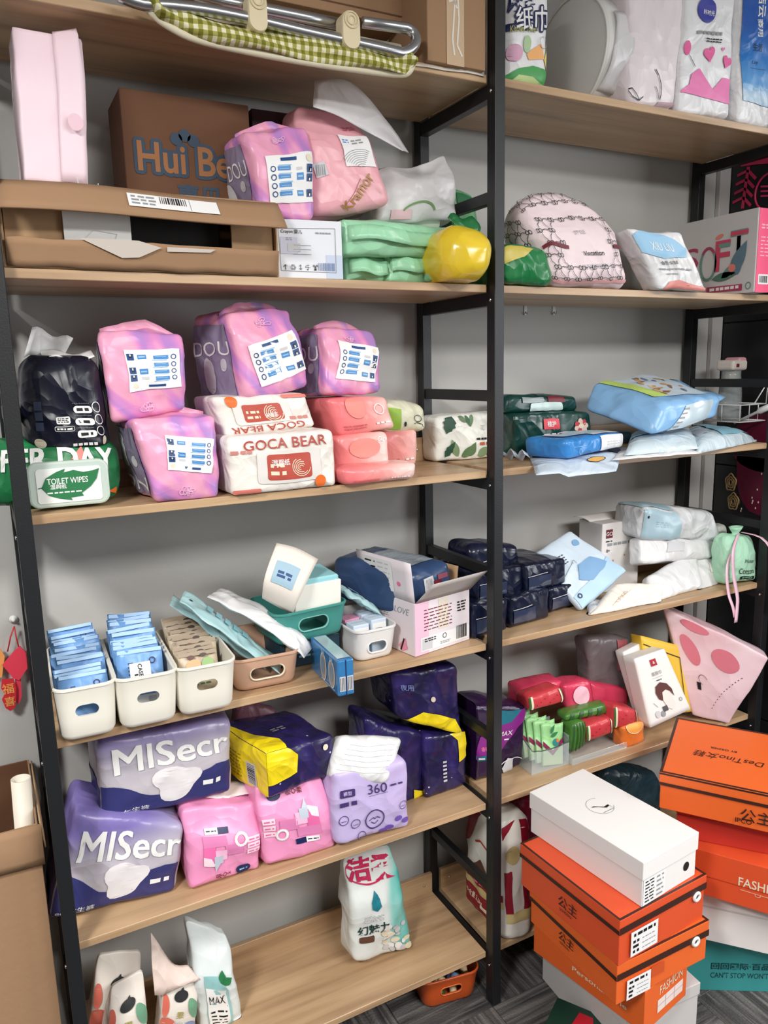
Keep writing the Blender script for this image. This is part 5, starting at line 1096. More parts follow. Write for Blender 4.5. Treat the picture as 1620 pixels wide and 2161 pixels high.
# ================================================================ fourth shelf, right bay
S = soft('clothes_pouch', 'pale blue pouch with a hanger drawing leaning on the white box', 'pouch', [(1228, 1286), (1324, 1204), (1204, 1117), (1134, 1164)], film('ice_blue_film', (204, 220, 234), .33, .3, 9), Y=.1, lean=38, depth=.025, r=.01, bulge=(.5, .01, .01), crease=.004, foot=(1232, 1270), flatbase=False, N=16)
p = S.pf(.015); W, H = S.w, S.h
p.poly([(.004, .004), (W-.004, .004), (W-.004, H*.36), (W*.5, H*.26), (.004, H*.2)], mat('print_clear_sky', (176, 208, 232), .4), 1); p.poly([(W*.28, H*.34), (W*.44, H*.52), (W*.72, H*.5), (W*.88, H*.3), (W*.7, H*.24), (W*.45, H*.22)], mat('print_cornflower', (120, 164, 206), .45), 2); p.ring(W*.42, H*.58, .006, .007, .0018, grey, 3, a0=-60, a1=200, n=10); p.ell(W*.8, H*.8, .014, .011, mat('print_cornflower', (120, 164, 206), .45), 1); p.ring(W*.1, H*.16, .006, .006, .004, navy, 3, n=12); p.rows(W*.14, H*.62, W*.34, H*.78, 4, black, 2, fill=.35); p.line([(W*.12, H*.5), (W*.4, H*.6)], .001, black, 2); p.done(S.o, 'hanger_drawing')
a = onz(1343, 1212, L4); f = Fr((a.x-.05, a.y-.1, L4)); q0, q1 = f.uv(1271, 1105), f.uv(1350, 1097)
B = carton('white_box', 'upright white box with a maroon square and a green dot', 'box', Fr(f.O+V(((q0[0]+q1[0])/2, 0, .0005))), q1[0]-q0[0], .1, (q0[1]+q1[1])/2, mat('white_box_card', (232, 228, 226), .5))
W, H = B.w, B.h; p = B.pf(); yz = lambda py: f.uv(1310, py)[1]
p.rect(W*.1, yz(1132), W*.27, yz(1114), maroon, 1); p.text('GO', W*.185, yz(1123), .012, white, 2); p.ell(W*.73, yz(1125), .007, .008, mat('print_olive_dot', (150, 170, 80), .5), 1); p.rows(W*.1, yz(1141), W*.26, yz(1136), 1, black, 2); p.rows(W*.14, yz(1149), W*.86, yz(1142), 1, grey, 2, fill=.8); p.text('0+', W*.16, yz(1158), .01, black, 2)
for x, y in ((.6, 1172), (.85, 1160), (.3, 1180)): p.ell(W*x, yz(y), .003, .004, mat('print_tawny', (200, 150, 110), .5), 1, n=8)
p.done(B.o, 'packaging_print')
sheet('box_flap', lambda s, t: (-W*.52+W*1.05*s-.02*t, .05+.05*t, H+.012*math.sin(t*2.2)), 6, 5, .0014, mat('white_box_card', (232, 228, 226), .5), B.o)
S = soft('nappy_pack', 'pale blue and white crinkly pack on top of the white pouches', 'pack', [(1352, 1140), (1530, 1146), (1508, 1082), (1358, 1070)], film('crinkle_white_film', (220, 223, 226), .3, .6, 12), Y=.12, depth=.12, r=.022, bulge=(.06, .04, .1), crease=.006, freq=12, N=18)
p = S.pf(.015); p.rect(.004, .004, S.w*.46, S.h-.004, mat('print_mist_blue', (166, 194, 206), .3), 1); p.rows(S.w*.16, S.h*.4, S.w*.3, S.h*.6, 3, mat('print_mist_dark', (140, 172, 186), .3), 2); p.ell(S.w*.06, S.h*.7, .004, .005, black, 2); p.done(S.o, 'blue_end')
p = S.pt(.015); p.rect(.004, .01, S.w*.46, S.dp-.01, mat('print_mist_blue', (166, 194, 206), .3), 1); p.done(S.o, 'blue_end')
wpf = film('white_pouch_film', (224, 224, 225), .34)
def wpouch(label, quad, Y, lean=0, m=wpf, depth=.035, rz=0, cr=.005, **k): return soft('pouch', label, 'pouch', quad, m, Y=Y, lean=lean, rz=rz, depth=depth, r=.012, bulge=(.35, .02, .04), crease=cr, freq=11, N=16, **k)
S = wpouch('white pouch with a grey printed square under the crinkly pack', [(1352, 1190), (1500, 1178), (1530, 1142), (1350, 1132)], .11, 20, depth=.05); S.pf().rect(S.w*.3, S.h*.4, S.w*.5, S.h*.8, lgrey, 1).done(S.o)
S = wpouch('blank white pouch tilted forward in front of the crinkly pack', [(1372, 1274), (1482, 1238), (1474, 1158), (1366, 1216)], .055, 35, cr=.003)
S = wpouch('white pouch spread at the right beside the drawstring bag', [(1470, 1262), (1548, 1214), (1532, 1178), (1462, 1176)], .075, 30)
S.pf().rect(S.w*.4, S.h*.5, S.w*.8, S.h*.8, mat('print_faint_pink', (240, 226, 224), .5), 1).done(S.o)
S = wpouch('cream pouch with a gold emblem at the front edge of the board', [(1244, 1296), (1392, 1278), (1410, 1228), (1300, 1232)], .045, 40, film('cream_pouch_film', (240, 232, 222), .36))
p = S.pf(.015); q = gold
for i in range(4): p.ring(S.w*.28, S.h*(.35+.1*i), .006+.002*(i % 2), .005, .0012, q, 1, n=8)
p.line([(S.w*.22, S.h*.2), (S.w*.34, S.h*.75)], .0012, q, 1); p.done(S.o, 'gold_emblem')
S = flat_pack('crumpled_film', 'scrap of crumpled white film at the board edge under the cream pouch', [(1240, 1296), (1300, 1290), (1290, 1268), (1236, 1272)], L4+.001, .014, film('crinkle_white_film', (220, 223, 226), .3), 'film', seed=6, crease=.008)
# drawstring bag with ribbons
dsm = ramp_mat('mint_teal_gradient_cloth', lambda nt, v: ramp(nt, mth(nt, 'MULTIPLY_ADD', noisef(nt, v, 14, 2, .5), .8), [(.3, (88, 178, 190)), (.42, (150, 214, 200)), (.55, (176, 226, 196))]), .6, .3, 20)
S = soft('drawstring_bag', 'small mint and teal drawstring bag with pink ribbons at the right shelf end', 'bag', [(1534, 1236), (1602, 1230), (1598, 1134), (1540, 1132)], dsm, z=L4, depth=.07, xmax=1.018, r=.02, bulge=(.15, .04, .05), crease=.005, foot=(1568, 1234), pinch=.3, N=16)
W, H = S.w, S.h; cu = S.cu
lathe('gathered_neck', [(.02, 0), (.013, .008), (.012, .014), (.02, .024), (.024, .032), (.019, .032), (.01, .02), (0, .02)], dsm, S.o, 16, sx=1.1, sy=.7).location = (cu, .035, H-.004)
p = S.pf(.015); p.text('Honor', W*.6, H*.5, .012, black, 1, shear=.3, bold=0, w=.05); p.text('Cotton', W*.52, H*.28, .016, black, 1, bold=0, w=.065); p.rect(W*.35, H*.1, W*.75, H*.17, black, 1, r=.003); p.rows(W*.4, H*.12, W*.7, H*.15, 1, mint, 2); p.done(S.o, 'lettering')
ribm = mat('pink_satin', (238, 196, 214), .35)
def ribbon(pts, w_=.011):
    P = [V(q) for q in pts]
    sheet('ribbon', lambda s, t: V(crv(P, s))+V((w_*(t-.5)*(1-.0*s), .002*math.sin(s*5), 0)), 16, 2, .0008, ribm, S.o)
ribbon([(cu-.005, .02, H+.01), (-W*.5, -.012, H*.8), (-W*.5-.002, -.02, H*.3), (-W*.46, -.03, -.02), (-W*.48, -.032, -.06), (-W*.52, -.034, -.1)], .014)
ribbon([(cu-.008, .02, H+.008), (-W*.62, -.008, H*.5), (-W*.66, -.02, -.005), (-W*.6, -.03, -.05), (-W*.52, -.03, -.085)], .012)
ribbon([(cu+.01, .02, H+.012), (W*.26, -.03, H*.98), (W*.42, -.056, H*.6), (W*.44, -.058, -.005), (W*.48, -.058, -.05), (W*.54, -.058, -.09)], .012)
ribbon([(W*.42, -.055, H*.2), (W*.42, -.056, -.03), (W*.42, -.05, -.06), (W*.42, -.05, -.085)], .007)
S = soft('gift_bag', 'grey frosted gift bag with a pink bow behind the white pouches', 'bag', [(1495, 1230), (1545, 1226), (1535, 1110), (1500, 1115)], mat('grey_frosted2', (196, 200, 192), .35, bump=.3, bs=14), Y=.13, depth=.05, r=.012, bulge=(.1, .04, .03), crease=.006); S.pf().rect(S.w*.1, S.h*.55, S.w*.95, S.h*.8, pink, 1).done(S.o, 'pink_bow_band')

# ================================================================ fifth shelf, left bay
def misec_build(nt, v):
    n = noisef(nt, mapping(nt, v, (6, 1, 6)), 1, 2, .5); z = mth(nt, 'ADD', sepz(nt, v, 2), mth(nt, 'MULTIPLY', n, .05))
    return ramp(nt, mth(nt, 'MULTIPLY', z, 4), [(.2, (206, 200, 204)), (.6, (184, 178, 190)), (.85, (126, 114, 178))])
m_mis = ramp_mat('silver_violet_film', misec_build, .3, .35, 9)
inv = film('ink_violet_film', (54, 56, 112), .3, .3, 9)
def misecr(label, quad, seed, **k):
    S = soft('pad_pack', label, 'pack', quad, m_mis, r=.018, bulge=(.1, .04, .04), crease=.005, freq=9, N=20, group='violet pad packs with white lettering', seed=seed, **k)
    W, H = S.w, S.h; p = S.pf(.02)
    p.poly([(.002, .001), (W-.002, .001), (W-.002, H*.46), (W*.86, H*.46), (W*.74, H*.4), (W*.62, H*.24), (W*.5, H*.2), (W*.36, H*.24), (W*.2, H*.36), (W*.1, H*.42), (.002, H*.44)], inv, 0)
    pts = []
    for i in range(28): a = 2*PI*i/28; r = 1+.16*math.sin(3*a+.6)+.06*math.sin(5*a); pts.append((W*.55+W*.17*r*math.cos(a), H*.34+H*.21*r*math.sin(a)))
    p.poly(pts, mat('print_soft_white', (232, 228, 230), .5), 1)
    for dx, dy in ((0, 0), (.0025, 0), (0, .002), (.0025, .002)): p.text('MISecr', W*.53+dx, H*.72+dy, H*.3, white, 2+dx*200, w=W*.86, rot=.03)
    p.rows(W*.76, H*.22, W*.92, H*.28, 1, white, 2, fill=1); p.text('ecr女生裤', W*.2, H*.08, .012, white, 2, bold=0, w=W*.3)
    p.done(S.o, 'lettering')
    p = S.pl(.02); p.rect(.004, .002, S.dp-.004, H*.42, inv, 0); p.done(S.o, 'side_print')
    return S
misecr('violet and silver pad pack with big white lettering, standing on the board', [(96, 1946), (374, 1893), (390, 1742), (158, 1716)], 2, z=L5, depth=.16, foot=(260, 1915), rz=-3)
misecr('violet and silver pad pack with big white lettering, on top of the other', [(214, 1738), (491, 1672), (490, 1520), (202, 1562)], 5, Y=.11, depth=.17, rz=-2)
pkp = film('candy_pink_film', (238, 152, 196), .34, .35, 10); pkl = film('pale_rose_film', (240, 226, 226), .35)
def pinkpack(label, quad, seed, flip, **k):
    S = soft('pad_pack', label, 'pack', quad, pkp, r=.012, bulge=(.1, .03, .04), crease=.004, freq=11, N=18, pinch=.35, group='candy pink pad packs', seed=seed, **k)
    W, H = S.w, S.h; p = S.pf(.02); t = (lambda x, y: (W*(1-x), H*(1-y))) if flip else (lambda x, y: (W*x, H*y)); r = PI if flip else 0
    def R(a, b, c, d, m, k_=1): x0, y0 = t(a, b); x1, y1 = t(c, d); p.rect(min(x0, x1), min(y0, y1), max(x0, x1), max(y0, y1), m, k_)
    sq = [mat('print_pk%d' % i, c, .45) for i, c in enumerate(((232, 110, 170), (246, 190, 220), (190, 200, 214), (248, 220, 230), (220, 130, 180)))]
    R(.2, .55, .52, .68, sq[4]); R(.2, .34, .36, .55, sq[0]); R(.36, .34, .52, .5, sq[1]); R(.34, .3, .46, .42, sq[2], 2); R(.5, .4, .74, .56, sq[4]); p.poly([t(.2, .32), t(.2, .44), t(.3, .4), t(.34, .32), t(.34, .28)], sq[3], 2); p.poly([t(.34, .3), t(.42, .3), t(.36, .2)], sq[2], 2)
    x, y = t(.72, .6); p.ring(x, y, .012, .013, .006, white, 2, n=16); R(.24, .7, .42, .77, white, 2); R(.42, .7, .56, .77, navy, 2); p.rows(*sorted_rect(t(.26, .72), t(.4, .75)), 1, navy, 3)
    for i in range(3): R(.8, .36+.09*i, .97, .43+.09*i, sq[3], 2); p.rows(*sorted_rect(t(.82, .375+.09*i), t(.95, .415+.09*i)), 1, sq[0], 3)
    x, y = t(.76, .11); p.ell(x, y, .018, .012, navy, 2); p.rows(*sorted_rect(t(.7, .09), t(.82, .13)), 1, skyb, 3)
    x, y = t(.47, .11); p.text('吸◇×', x, y, .013, maroon, 2, rot=r) if not flip else p.text('吸◇柔', x, y, .013, maroon, 2)
    p.done(S.o, 'packaging_print')
    sheet('top_fold', lambda s, u: S.surf(-.95+1.9*s, -.35+.9*u, 1, (1, 0, 0), (0, 1, 0), .003)+V((0, .0, .004*math.sin(s*8)+.012*u)), 12, 5, .0012, pkl, S.o)
    return S
def sorted_rect(a, b): return min(a[0], b[0]), min(a[1], b[1]), max(a[0], b[0]), max(a[1], b[1])
pinkpack('candy pink pad pack next to the violet packs, pale folded top', [(402, 1879), (549, 1842), (552, 1706), (391, 1724)], 3, False, z=L5, depth=.15)
pinkpack('candy pink pad pack under the yellow and navy pack', [(560, 1833), (709, 1796), (690, 1652), (546, 1674)], 7, True, z=L5, depth=.14)
# navy and yellow night packs
def night_build(nt, v):
    n = noisef(nt, v, 9, 3, .8); vo = nt.nodes.new('ShaderNodeTexVoronoi'); vo.inputs['Scale'].default_value = 26; nt.links.new(v, vo.inputs['Vector'])
    return mixc(nt, mth(nt, 'LESS_THAN', vo.outputs['Distance'], .07), ramp(nt, n, [(.3, (24, 22, 52)), (.55, (44, 36, 92)), (.75, (70, 52, 128))]), (206, 200, 214))
m_night = ramp_mat('starry_night_film', night_build, .26, .4, 10); yel = film('lemon_film', (240, 214, 28), .28)
S = soft('night_pack', 'navy night pack with a bright yellow end, lying on the pink pack', 'pack', [(566, 1690), (708, 1632), (704, 1548), (560, 1590)], m_night, Y=.06, rz=14, depth=.2, r=.012, bulge=(.06, .04, .06), crease=.004, freq=10, N=18, group='navy and yellow night packs')
W, H = S.w, S.h; p = S.pl(.02); p.rect(.002, .002, S.dp-.001, H-.002, yel, 1); p.rect(S.dp*.62, H*.12, S.dp*.8, H*.62, lgrey, 2); p.bars(S.dp*.64, H*.15, S.dp*.78, H*.6, black, 3, vert=False); p.rows(S.dp*.05, H*.15, S.dp*.5, H*.7, 7, mat('print_khaki', (150, 130, 30), .4), 2, fill=.35); p.done(S.o, 'yellow_end')
p = S.pf(.02); p.poly([(.0, H*.28), (W*.4, H*.42), (W*.42, H*.8), (W*.3, H*.99), (.0, H*.99)], yel, 1); p.ell(W*.82, H*.76, .008, .008, cream, 2); p.done(S.o, 'yellow_end')
p = S.pt(.02); p.poly([(.0, .0), (W*.3, .0), (W*.34, S.dp*.2), (W*.16, S.dp*.45), (.0, S.dp*.98)], yel, 1); p.rows(W*.4, S.dp*.4, W*.6, S.dp*.5, 2, grey, 2); p.done(S.o, 'yellow_end')
def nightpk(label, quad, patch, **k):
    S = soft('night_pack', label, 'pack', quad, m_night, r=.014, bulge=(.08, .04, .05), crease=.005, freq=10, N=18, group='navy and yellow night packs', **k); p = S.pf(.02); patch(p, S.w, S.h); p.done(S.o, 'yellow_patch'); return S
nightpk('navy night pack behind the lilac pack, lower left of the night stack', [(776, 1712), (898, 1697), (892, 1548), (772, 1520)], lambda p, W, H: p.poly([(W*.8, .004), (W*.98, .004), (W*.98, H*.2), (W*.8, H*.22)], yel, 1), Y=.14, depth=.12)
nightpk('navy night pack with a yellow corner strip, lower right of the night stack', [(900, 1683), (988, 1662), (984, 1542), (897, 1558)], lambda p, W, H: (p.poly([(W*.76, H*.5), (W*.99, H*.55), (W*.99, H*.98), (W*.6, H*.98), (W*.74, H*.86)], yel, 1), p.rows(W*.38, H*.22, W*.46, H*.6, 6, lgrey, 2)), z=L5, depth=.13)
nightpk('navy night pack with a yellow foot, on top of the night stack', [(836, 1512), (978, 1556), (966, 1404), (824, 1420)], lambda p, W, H: (p.poly([(W*.12, .0), (W*.6, -.0), (W*.98, .01), (W*.9, H*.24), (W*.4, H*.24)], yel, 1), p.ell(W*.56, H*.5, .009, .009, cream, 2), p.text('夜用', W*.2, H*.7, .02, mat('print_periwinkle', (120, 130, 190), .4), 2)), Y=.12, depth=.14)
# lilac 360 pack and its white top pouch
lil = film('lilac_film', (196, 180, 224), .35, .35, 10)
S = soft('pad_pack', 'lilac pad pack marked 360 with small round drawings', 'pack', [(706, 1787), (863, 1760), (858, 1606), (702, 1636)], lil, z=L5, depth=.15, r=.014, bulge=(.1, .03, .05), crease=.004, freq=10, N=18)
W, H = S.w, S.h; p = S.pf(.02); pv = mat('print_plum', (70, 50, 110), .45)
p.text('360', W*.56, H*.72, .026, pv, 2, bold=0); p.line([(W*.44, H*.62), (W*.7, H*.64)], .001, pv, 2); p.rect(W*.08, H*.66, W*.26, H*.76, pv, 2, r=.003); p.text('裤型', W*.17, H*.71, .01, lil, 3); p.rows(W*.08, H*.54, W*.28, H*.6, 1, pv, 2, fill=.9); p.rows(W*.74, H*.7, W*.92, H*.75, 1, pv, 2)
p.ring(W*.52, H*.27, .026, .023, .003, pv, 2); p.line([(W*.44, H*.26), (W*.5, H*.3), (W*.52, H*.27), (W*.55, H*.3), (W*.6, H*.27)], .002, pv, 2); p.line([(W*.47, H*.24), (W*.52, H*.2), (W*.57, H*.24)], .002, pv, 2)
for x, y in ((.12, .36), (.26, .28), (.92, .38), (.34, .08)): p.ring(W*x, H*y, .011, .011, .0016, pv, 2, n=14); p.line([(W*x-.006, H*y-.003), (W*x+.006, H*y-.002)], .0014, pv, 2)
for x, y in ((.72, .1), (.84, .2), (.94, .14), (.64, .06)): p.ell(W*x, H*y, .011, .007, mat('print_iris', (110, 80, 170), .45), 1, n=10)
p.done(S.o, 'packaging_print')
S = soft('pouch', 'white ribbed pouch resting on the lilac pack', 'pouch', [(698, 1642), (820, 1652), (858, 1556), (712, 1550)], film('white_pouch_film', (224, 224, 225), .34), Y=.03, lean=28, depth=.05, r=.016, bulge=(.3, .03, .05), crease=.004, freq=10, N=18)
p = S.pf(.01)
for i in range(6): p.line([(S.w*(.08+.02*i), S.h*(.2+.12*i)), (S.w*.5, S.h*(.16+.12*i)), (S.w*.9, S.h*(.24+.12*i))], .0016, mat('rib_grey', (228, 228, 230), .5), 1)
p.done(S.o, 'rib_embossing')
S = soft('pad_bag', 'dusty pink bag at the back between the violet and navy packs', 'bag', [(492, 1640), (590, 1622), (586, 1500), (496, 1484)], film('dusty_pink_film', (150, 96, 112), .4), Y=.26, depth=.04, r=.012, bulge=(.1, .03, .03), crease=.004); S.pf().ell(S.w*.3, S.h*.7, .012, .009, mat('print_dark_rose', (120, 70, 86), .5), 1).done(S.o)
# purple and black pack at the centre post
S = soft('razor_pack', 'black and purple pack with white lettering behind the centre post', 'pack', [(994, 1656), (1102, 1616), (1110, 1492), (980, 1492)], film('black_violet_film', (40, 18, 56), .25, .35, 10), Y=.12, depth=.12, r=.012, bulge=(.08, .03, .1), crease=.004, N=18, xmin=.03)
W, H = S.w, S.h; p = S.pf(.02); vio = mat('print_violet', (130, 30, 130), .35); tea = mat('print_turquoise', (20, 110, 130), .35)
p.poly([(W*.05, H*.3), (W*.5, H*.3), (W*.98, H*.8), (W*.98, H*.98), (W*.7, H*.9), (W*.2, H*.6)], vio, 1); p.poly([(W*.4, H*.72), (W*.75, H*.78), (W*.9, H*.96), (W*.45, H*.94)], tea, 2); p.text('MAX', W*.64, H*.62, .014, white, 3, shear=.2); p.rows(W*.62, H*.5, W*.7, H*.54, 1, white, 3)
p.text('吸收', W*.26, H*.44, .012, pink, 3); p.rect(W*.1, H*.28, W*.3, H*.36, tea, 3); p.rows(W*.14, H*.29, W*.28, H*.35, 1, white, 4); p.ring(W*.75, H*.0, W*.3, H*.22, .0025, white, 3, a0=20, a1=160); p.poly([(W*.6, .004), (W*.56, H*.1), (W*.66, H*.24), (W*.76, H*.22), (W*.78, .004)], lgrey, 2); p.done(S.o, 'packaging_print')

# ================================================================ fifth shelf, right bay
acr = mat('clear_acrylic', (225, 236, 238), .05, alpha=.22, coat=1)
a, b = onz(1122, 1637, L5), onz(1200, 1613, L5); v = b-a; f = Fr((a+b)/2+V((0, 0, .0005)), math.degrees(math.atan2(v.y, v.x))); wc = v.length; hc = .11
tr = empty('acrylic_cup', f.mw); tag(tr, 'clear acrylic cup holding green sachets at the board edge', 'cup')
boxo('cup_front', -wc/2, wc/2, 0, .002, 0, hc*.6, acr, tr, .0006); boxo('cup_back', -wc/2, wc/2, .088, .09, 0, hc, acr, tr, .0006); boxo('cup_side', -wc/2, -wc/2+.002, .002, .088, 0, hc*.8, acr, tr, .0006); boxo('cup_side', wc/2-.002, wc/2, .002, .088, 0, hc*.8, acr, tr, .0006); boxo('cup_base', -wc/2+.002, wc/2-.002, .002, .088, 0, .002, acr, tr, .0006)
tube('cup_rim', [(-wc/2, .09, hc), (-wc/2, .05, hc*.86), (-wc/2, 0, hc*.66), (-wc/4, -.001, hc*.6), (0, -.001, hc*.59), (wc/4, -.001, hc*.6), (wc/2, 0, hc*.66), (wc/2, .05, hc*.86)], .0016, mat('acrylic_edge', (70, 90, 84), .1, alpha=.8), tr, 6)
gsf = film('pale_green_film', (150, 206, 140), .35)
for i in range(5):
    fr_ = Fr(f.O+f.d*(.016-.013*i)+f.n*(.014+.013*i)+V((0, 0, .004+.007*i)), math.degrees(math.atan2(f.d.y, f.d.x))-10+3*i, 10, -4+2*i); fr_.mw = fr_.mw @ Matrix.Diagonal((.86, 1, .95, 1))
    lab = f'green sachet with a maroon chevron, {ordn[i]} from the front in the acrylic cup'
    if i == 0:
        o = sachet_mesh(.075, .125, .009, 3, gsf); pr = Print(lambda a_, b_, k: V((a_-.0375, -.005-k, b_)), .075, .125, 9)
        pr.poly([(.002, .075), (.0375, .045), (.073, .082), (.073, .066), (.0375, .03), (.002, .06)], mat('print_mulberry', (130, 30, 76), .45), 1); pr.poly([(.002, .002), (.073, .002), (.073, .064), (.0375, .029), (.002, .058)], mat('print_pale_lime', (186, 210, 170), .45), 0); pr.ell(.048, .068, .012, .012, teal_p, 2, n=12); pr.ell(.054, .074, .005, .006, orange_p, 3, n=8); leaf(pr, .03, .085, .03, .006, .5, green, 1); leaf(pr, .03, .095, .03, .005, 1.1, green, 1)
        pr.done(o, 'sachet_print'); o.matrix_world = fr_.mw; tag(o, lab, 'sachet', 'green sachets in the acrylic cup'); gs0 = o; gk = kids(o)
    else: copy_tree(gs0, fr_.mw, lab, gk)
a, b = onz(1206, 1616, L5), onz(1322, 1578, L5); v = b-a; f = Fr((a+b)/2+V((0, 0, .0005)), math.degrees(math.atan2(v.y, v.x))); wl = v.length
tr = empty('acrylic_tray', f.mw); tag(tr, 'low clear acrylic tray under the watermelon tissue packs', 'tray')
boxo('tray_base', -wl/2, wl/2, 0, .12, 0, .003, acr, tr, .0006); boxo('tray_front', -wl/2, wl/2, -.002, .0, 0, .02, acr, tr, .0006); boxo('tray_side', -wl/2, -wl/2+.002, 0, .12, .003, .03, acr, tr, .0006); boxo('tray_side', wl/2-.002, wl/2, 0, .12, .003, .03, acr, tr, .0006)
wmr = film('melon_red_film', (196, 62, 70), .28, .3, 10); wmg = film('melon_green_film', (70, 120, 50), .3, .3, 10)
def melon(label, quad, Y, m=wmr, kind=0, depth=.06, rz=0, **k):
    S = soft('tissue_pack', label, 'tissue pack', quad, m, Y=Y, rz=rz, depth=depth, r=.012, bulge=(.1, .03, .08), crease=.003, N=12, group='fruit print tissue packs', **k); p = S.pf(.012); W, H = S.w, S.h
    if kind == 0:
        p.rect(.001, .002, W*.07, H-.002, mat('print_rind', (60, 110, 50), .4), 1); p.rect(W*.07, .002, W*.12, H-.002, cream, 1); p.rect(W*.9, .002, W*.94, H-.002, cream, 1); p.rect(W*.94, .002, W-.001, H-.002, mat('print_rind', (60, 110, 50), .4), 1)
        for i in range(6): p.ell(W*(.2+.12*i), H*(.35+.3*((i*7) % 3)/2), .0012, .002, black, 2, n=6)
    elif kind == 1:
        for i in range(5): p.poly([(W*(.05+.2*i), .002), (W*(.13+.2*i), .002), (W*(.18+.2*i), H-.002), (W*(.1+.2*i), H-.002)], mat('print_dark_rind', (40, 84, 40), .4), 1)
    elif kind == 2: p.ell(W*.55, H*.55, W*.3, H*.34, mat('print_petal_pink', (240, 190, 206), .35), 1)
    elif kind == 3:
        p.ell(W*.5, H*.95, W*.34, H*.3, mat('print_orange_slice', (246, 170, 80), .45), 1); p.ring(W*.5, H*.95, W*.34, H*.3, .002, cream, 2)
    p.done(S.o, 'fruit_print'); return S
prd = film('crimson_pink_film', (206, 60, 92), .25, .35, 9)
melon('crimson tissue pack with a pale petal at the back left of the fruit packs', [(1100, 1494), (1196, 1474), (1190, 1434), (1100, 1454)], .16, prd, 2, .07)
melon('crimson tissue pack with a pale petal in the middle at the back', [(1196, 1502), (1256, 1492), (1246, 1438), (1190, 1448)], .14, prd, 2, .07)
melon('crimson tissue pack leaning at the back right beside the grey bag', [(1250, 1500), (1330, 1496), (1322, 1454), (1246, 1440)], .15, prd, 4, .06)
melon('watermelon print tissue pack on the left above the acrylic cup', [(1116, 1502), (1192, 1482), (1184, 1450), (1114, 1472)], .1)
melon('striped green tissue pack lying behind the watermelon packs', [(1192, 1526), (1292, 1506), (1288, 1486), (1196, 1508)], .1, wmg, 1, .05)
melon('watermelon print tissue pack lying lowest on the acrylic tray', [(1238, 1568), (1294, 1548), (1292, 1514), (1236, 1532)], .075)
melon('watermelon print tissue pack at the right, above the orange one', [(1294, 1540), (1348, 1532), (1346, 1498), (1294, 1490)], .07)
melon('striped green tissue pack at the left end of the acrylic tray', [(1204, 1588), (1240, 1576), (1238, 1522), (1206, 1530)], .08, wmg, 1, .05)
melon('orange print tissue pack standing at the right end of the acrylic tray', [(1316, 1582), (1362, 1566), (1363, 1522), (1314, 1538)], .06, film('orange_film', (226, 120, 50), .3), 3, .05)
S = soft('plastic_bag', 'dark grey film bag leaning behind the white printed box', 'bag', [(1252, 1500), (1352, 1522), (1330, 1346), (1238, 1350)], film('smoke_film', (104, 96, 98), .3, .4, 9), Y=.17, depth=.06, r=.014, bulge=(.1, .03, .03), crease=.006, rz=0, N=16); S.pf().poly([(S.w*.6, S.h*.62), (S.w*.9, S.h*.6), (S.w*.88, S.h*.98), (S.w*.66, S.h*.98)], mat('print_muted_rose', (160, 80, 88), .4), 1).done(S.o)
def lean_box(label, quad, Y, m, depth, rz=0, lean=8): return soft('small_box', label, 'box', quad, m, Y=Y, rz=rz, lean=lean, depth=depth, r=.003, bulge=(0, 0, 0), crease=0, N=8, flatbase=False)
wbx = mat('white_matte_card', (236, 234, 230), .45)
S = lean_box('white box with a maroon square leaning behind the hair drawing box', [(1352, 1506), (1412, 1490), (1364, 1351), (1314, 1377)], .1, wbx, .035); p = S.pf(); p.rect(S.w*.1, S.h*.78, S.w*.4, S.h*.92, maroon, 1); p.ell(S.w*.85, S.h*.85, .005, .005, grey, 1); p.done(S.o, 'square_mark')
S = lean_box('white box with a dark hair silhouette drawing, tilted to the right', [(1372, 1537), (1458, 1497), (1402, 1369), (1338, 1391)], .04, wbx, .05); W, H = S.w, S.h; p = S.pf()
p.rect(W*.42, H*.82, W*.6, H*.92, mat('print_carmine', (170, 36, 56), .45), 1); p.text('品', W*.51, H*.87, .009, white, 2); p.text('美容巾', W*.5, H*.71, .014, grey, 1); p.rows(W*.36, H*.64, W*.66, H*.66, 1, lgrey, 1); p.rows(W*.44, H*.59, W*.58, H*.62, 1, black, 1)
p.poly([(W*.36, H*.34), (W*.32, H*.44), (W*.36, H*.53), (W*.5, H*.57), (W*.66, H*.52), (W*.74, H*.42), (W*.74, H*.3), (W*.68, H*.4), (W*.58, H*.44), (W*.48, H*.42), (W*.44, H*.3)], mat('print_chestnut', (92, 50, 46), .5), 2); p.poly([(W*.44, H*.32), (W*.48, H*.43), (W*.6, H*.44), (W*.7, H*.32), (W*.7, H*.18), (W*.6, H*.12), (W*.5, H*.18)], mat('print_skin_tint', (240, 226, 220), .5), 1)
p.ell(W*.24, H*.14, .009, .012, lgrey, 1); p.ell(W*.36, H*.12, .008, .01, grey, 1); p.rect(W*.38, H*.14, W*.5, H*.22, mat('print_charcoal', (84, 84, 84), .5), 1); p.line([(W*.2, H*.32), (W*.28, H*.24)], .001, black, 1); p.ring(W*.86, H*.22, .005, .006, .002, grey, 1, n=10); p.done(S.o, 'hair_drawing')
S = lean_box('bright yellow box with black edges leaning behind the white ones', [(1374, 1514), (1474, 1500), (1462, 1370), (1352, 1341)], .085, mat('yellow_card', (232, 190, 60), .45), .045); W, H = S.w, S.h; p = S.pf(); p.line([(.004, H*.9), (W*.7, H*.82), (W*.72, H*.02)], .003, black, 1); p.rect(W*.76, H*.62, W*.98, H*.86, lgrey, 1); p.bars(W*.79, H*.66, W*.95, H*.82, grey, 2, vert=False)
for i in range(3): p.rect(W*.82, H*(.34+.06*i), W*.9, H*(.37+.06*i), black, 1)
p.done(S.o, 'packaging_print')
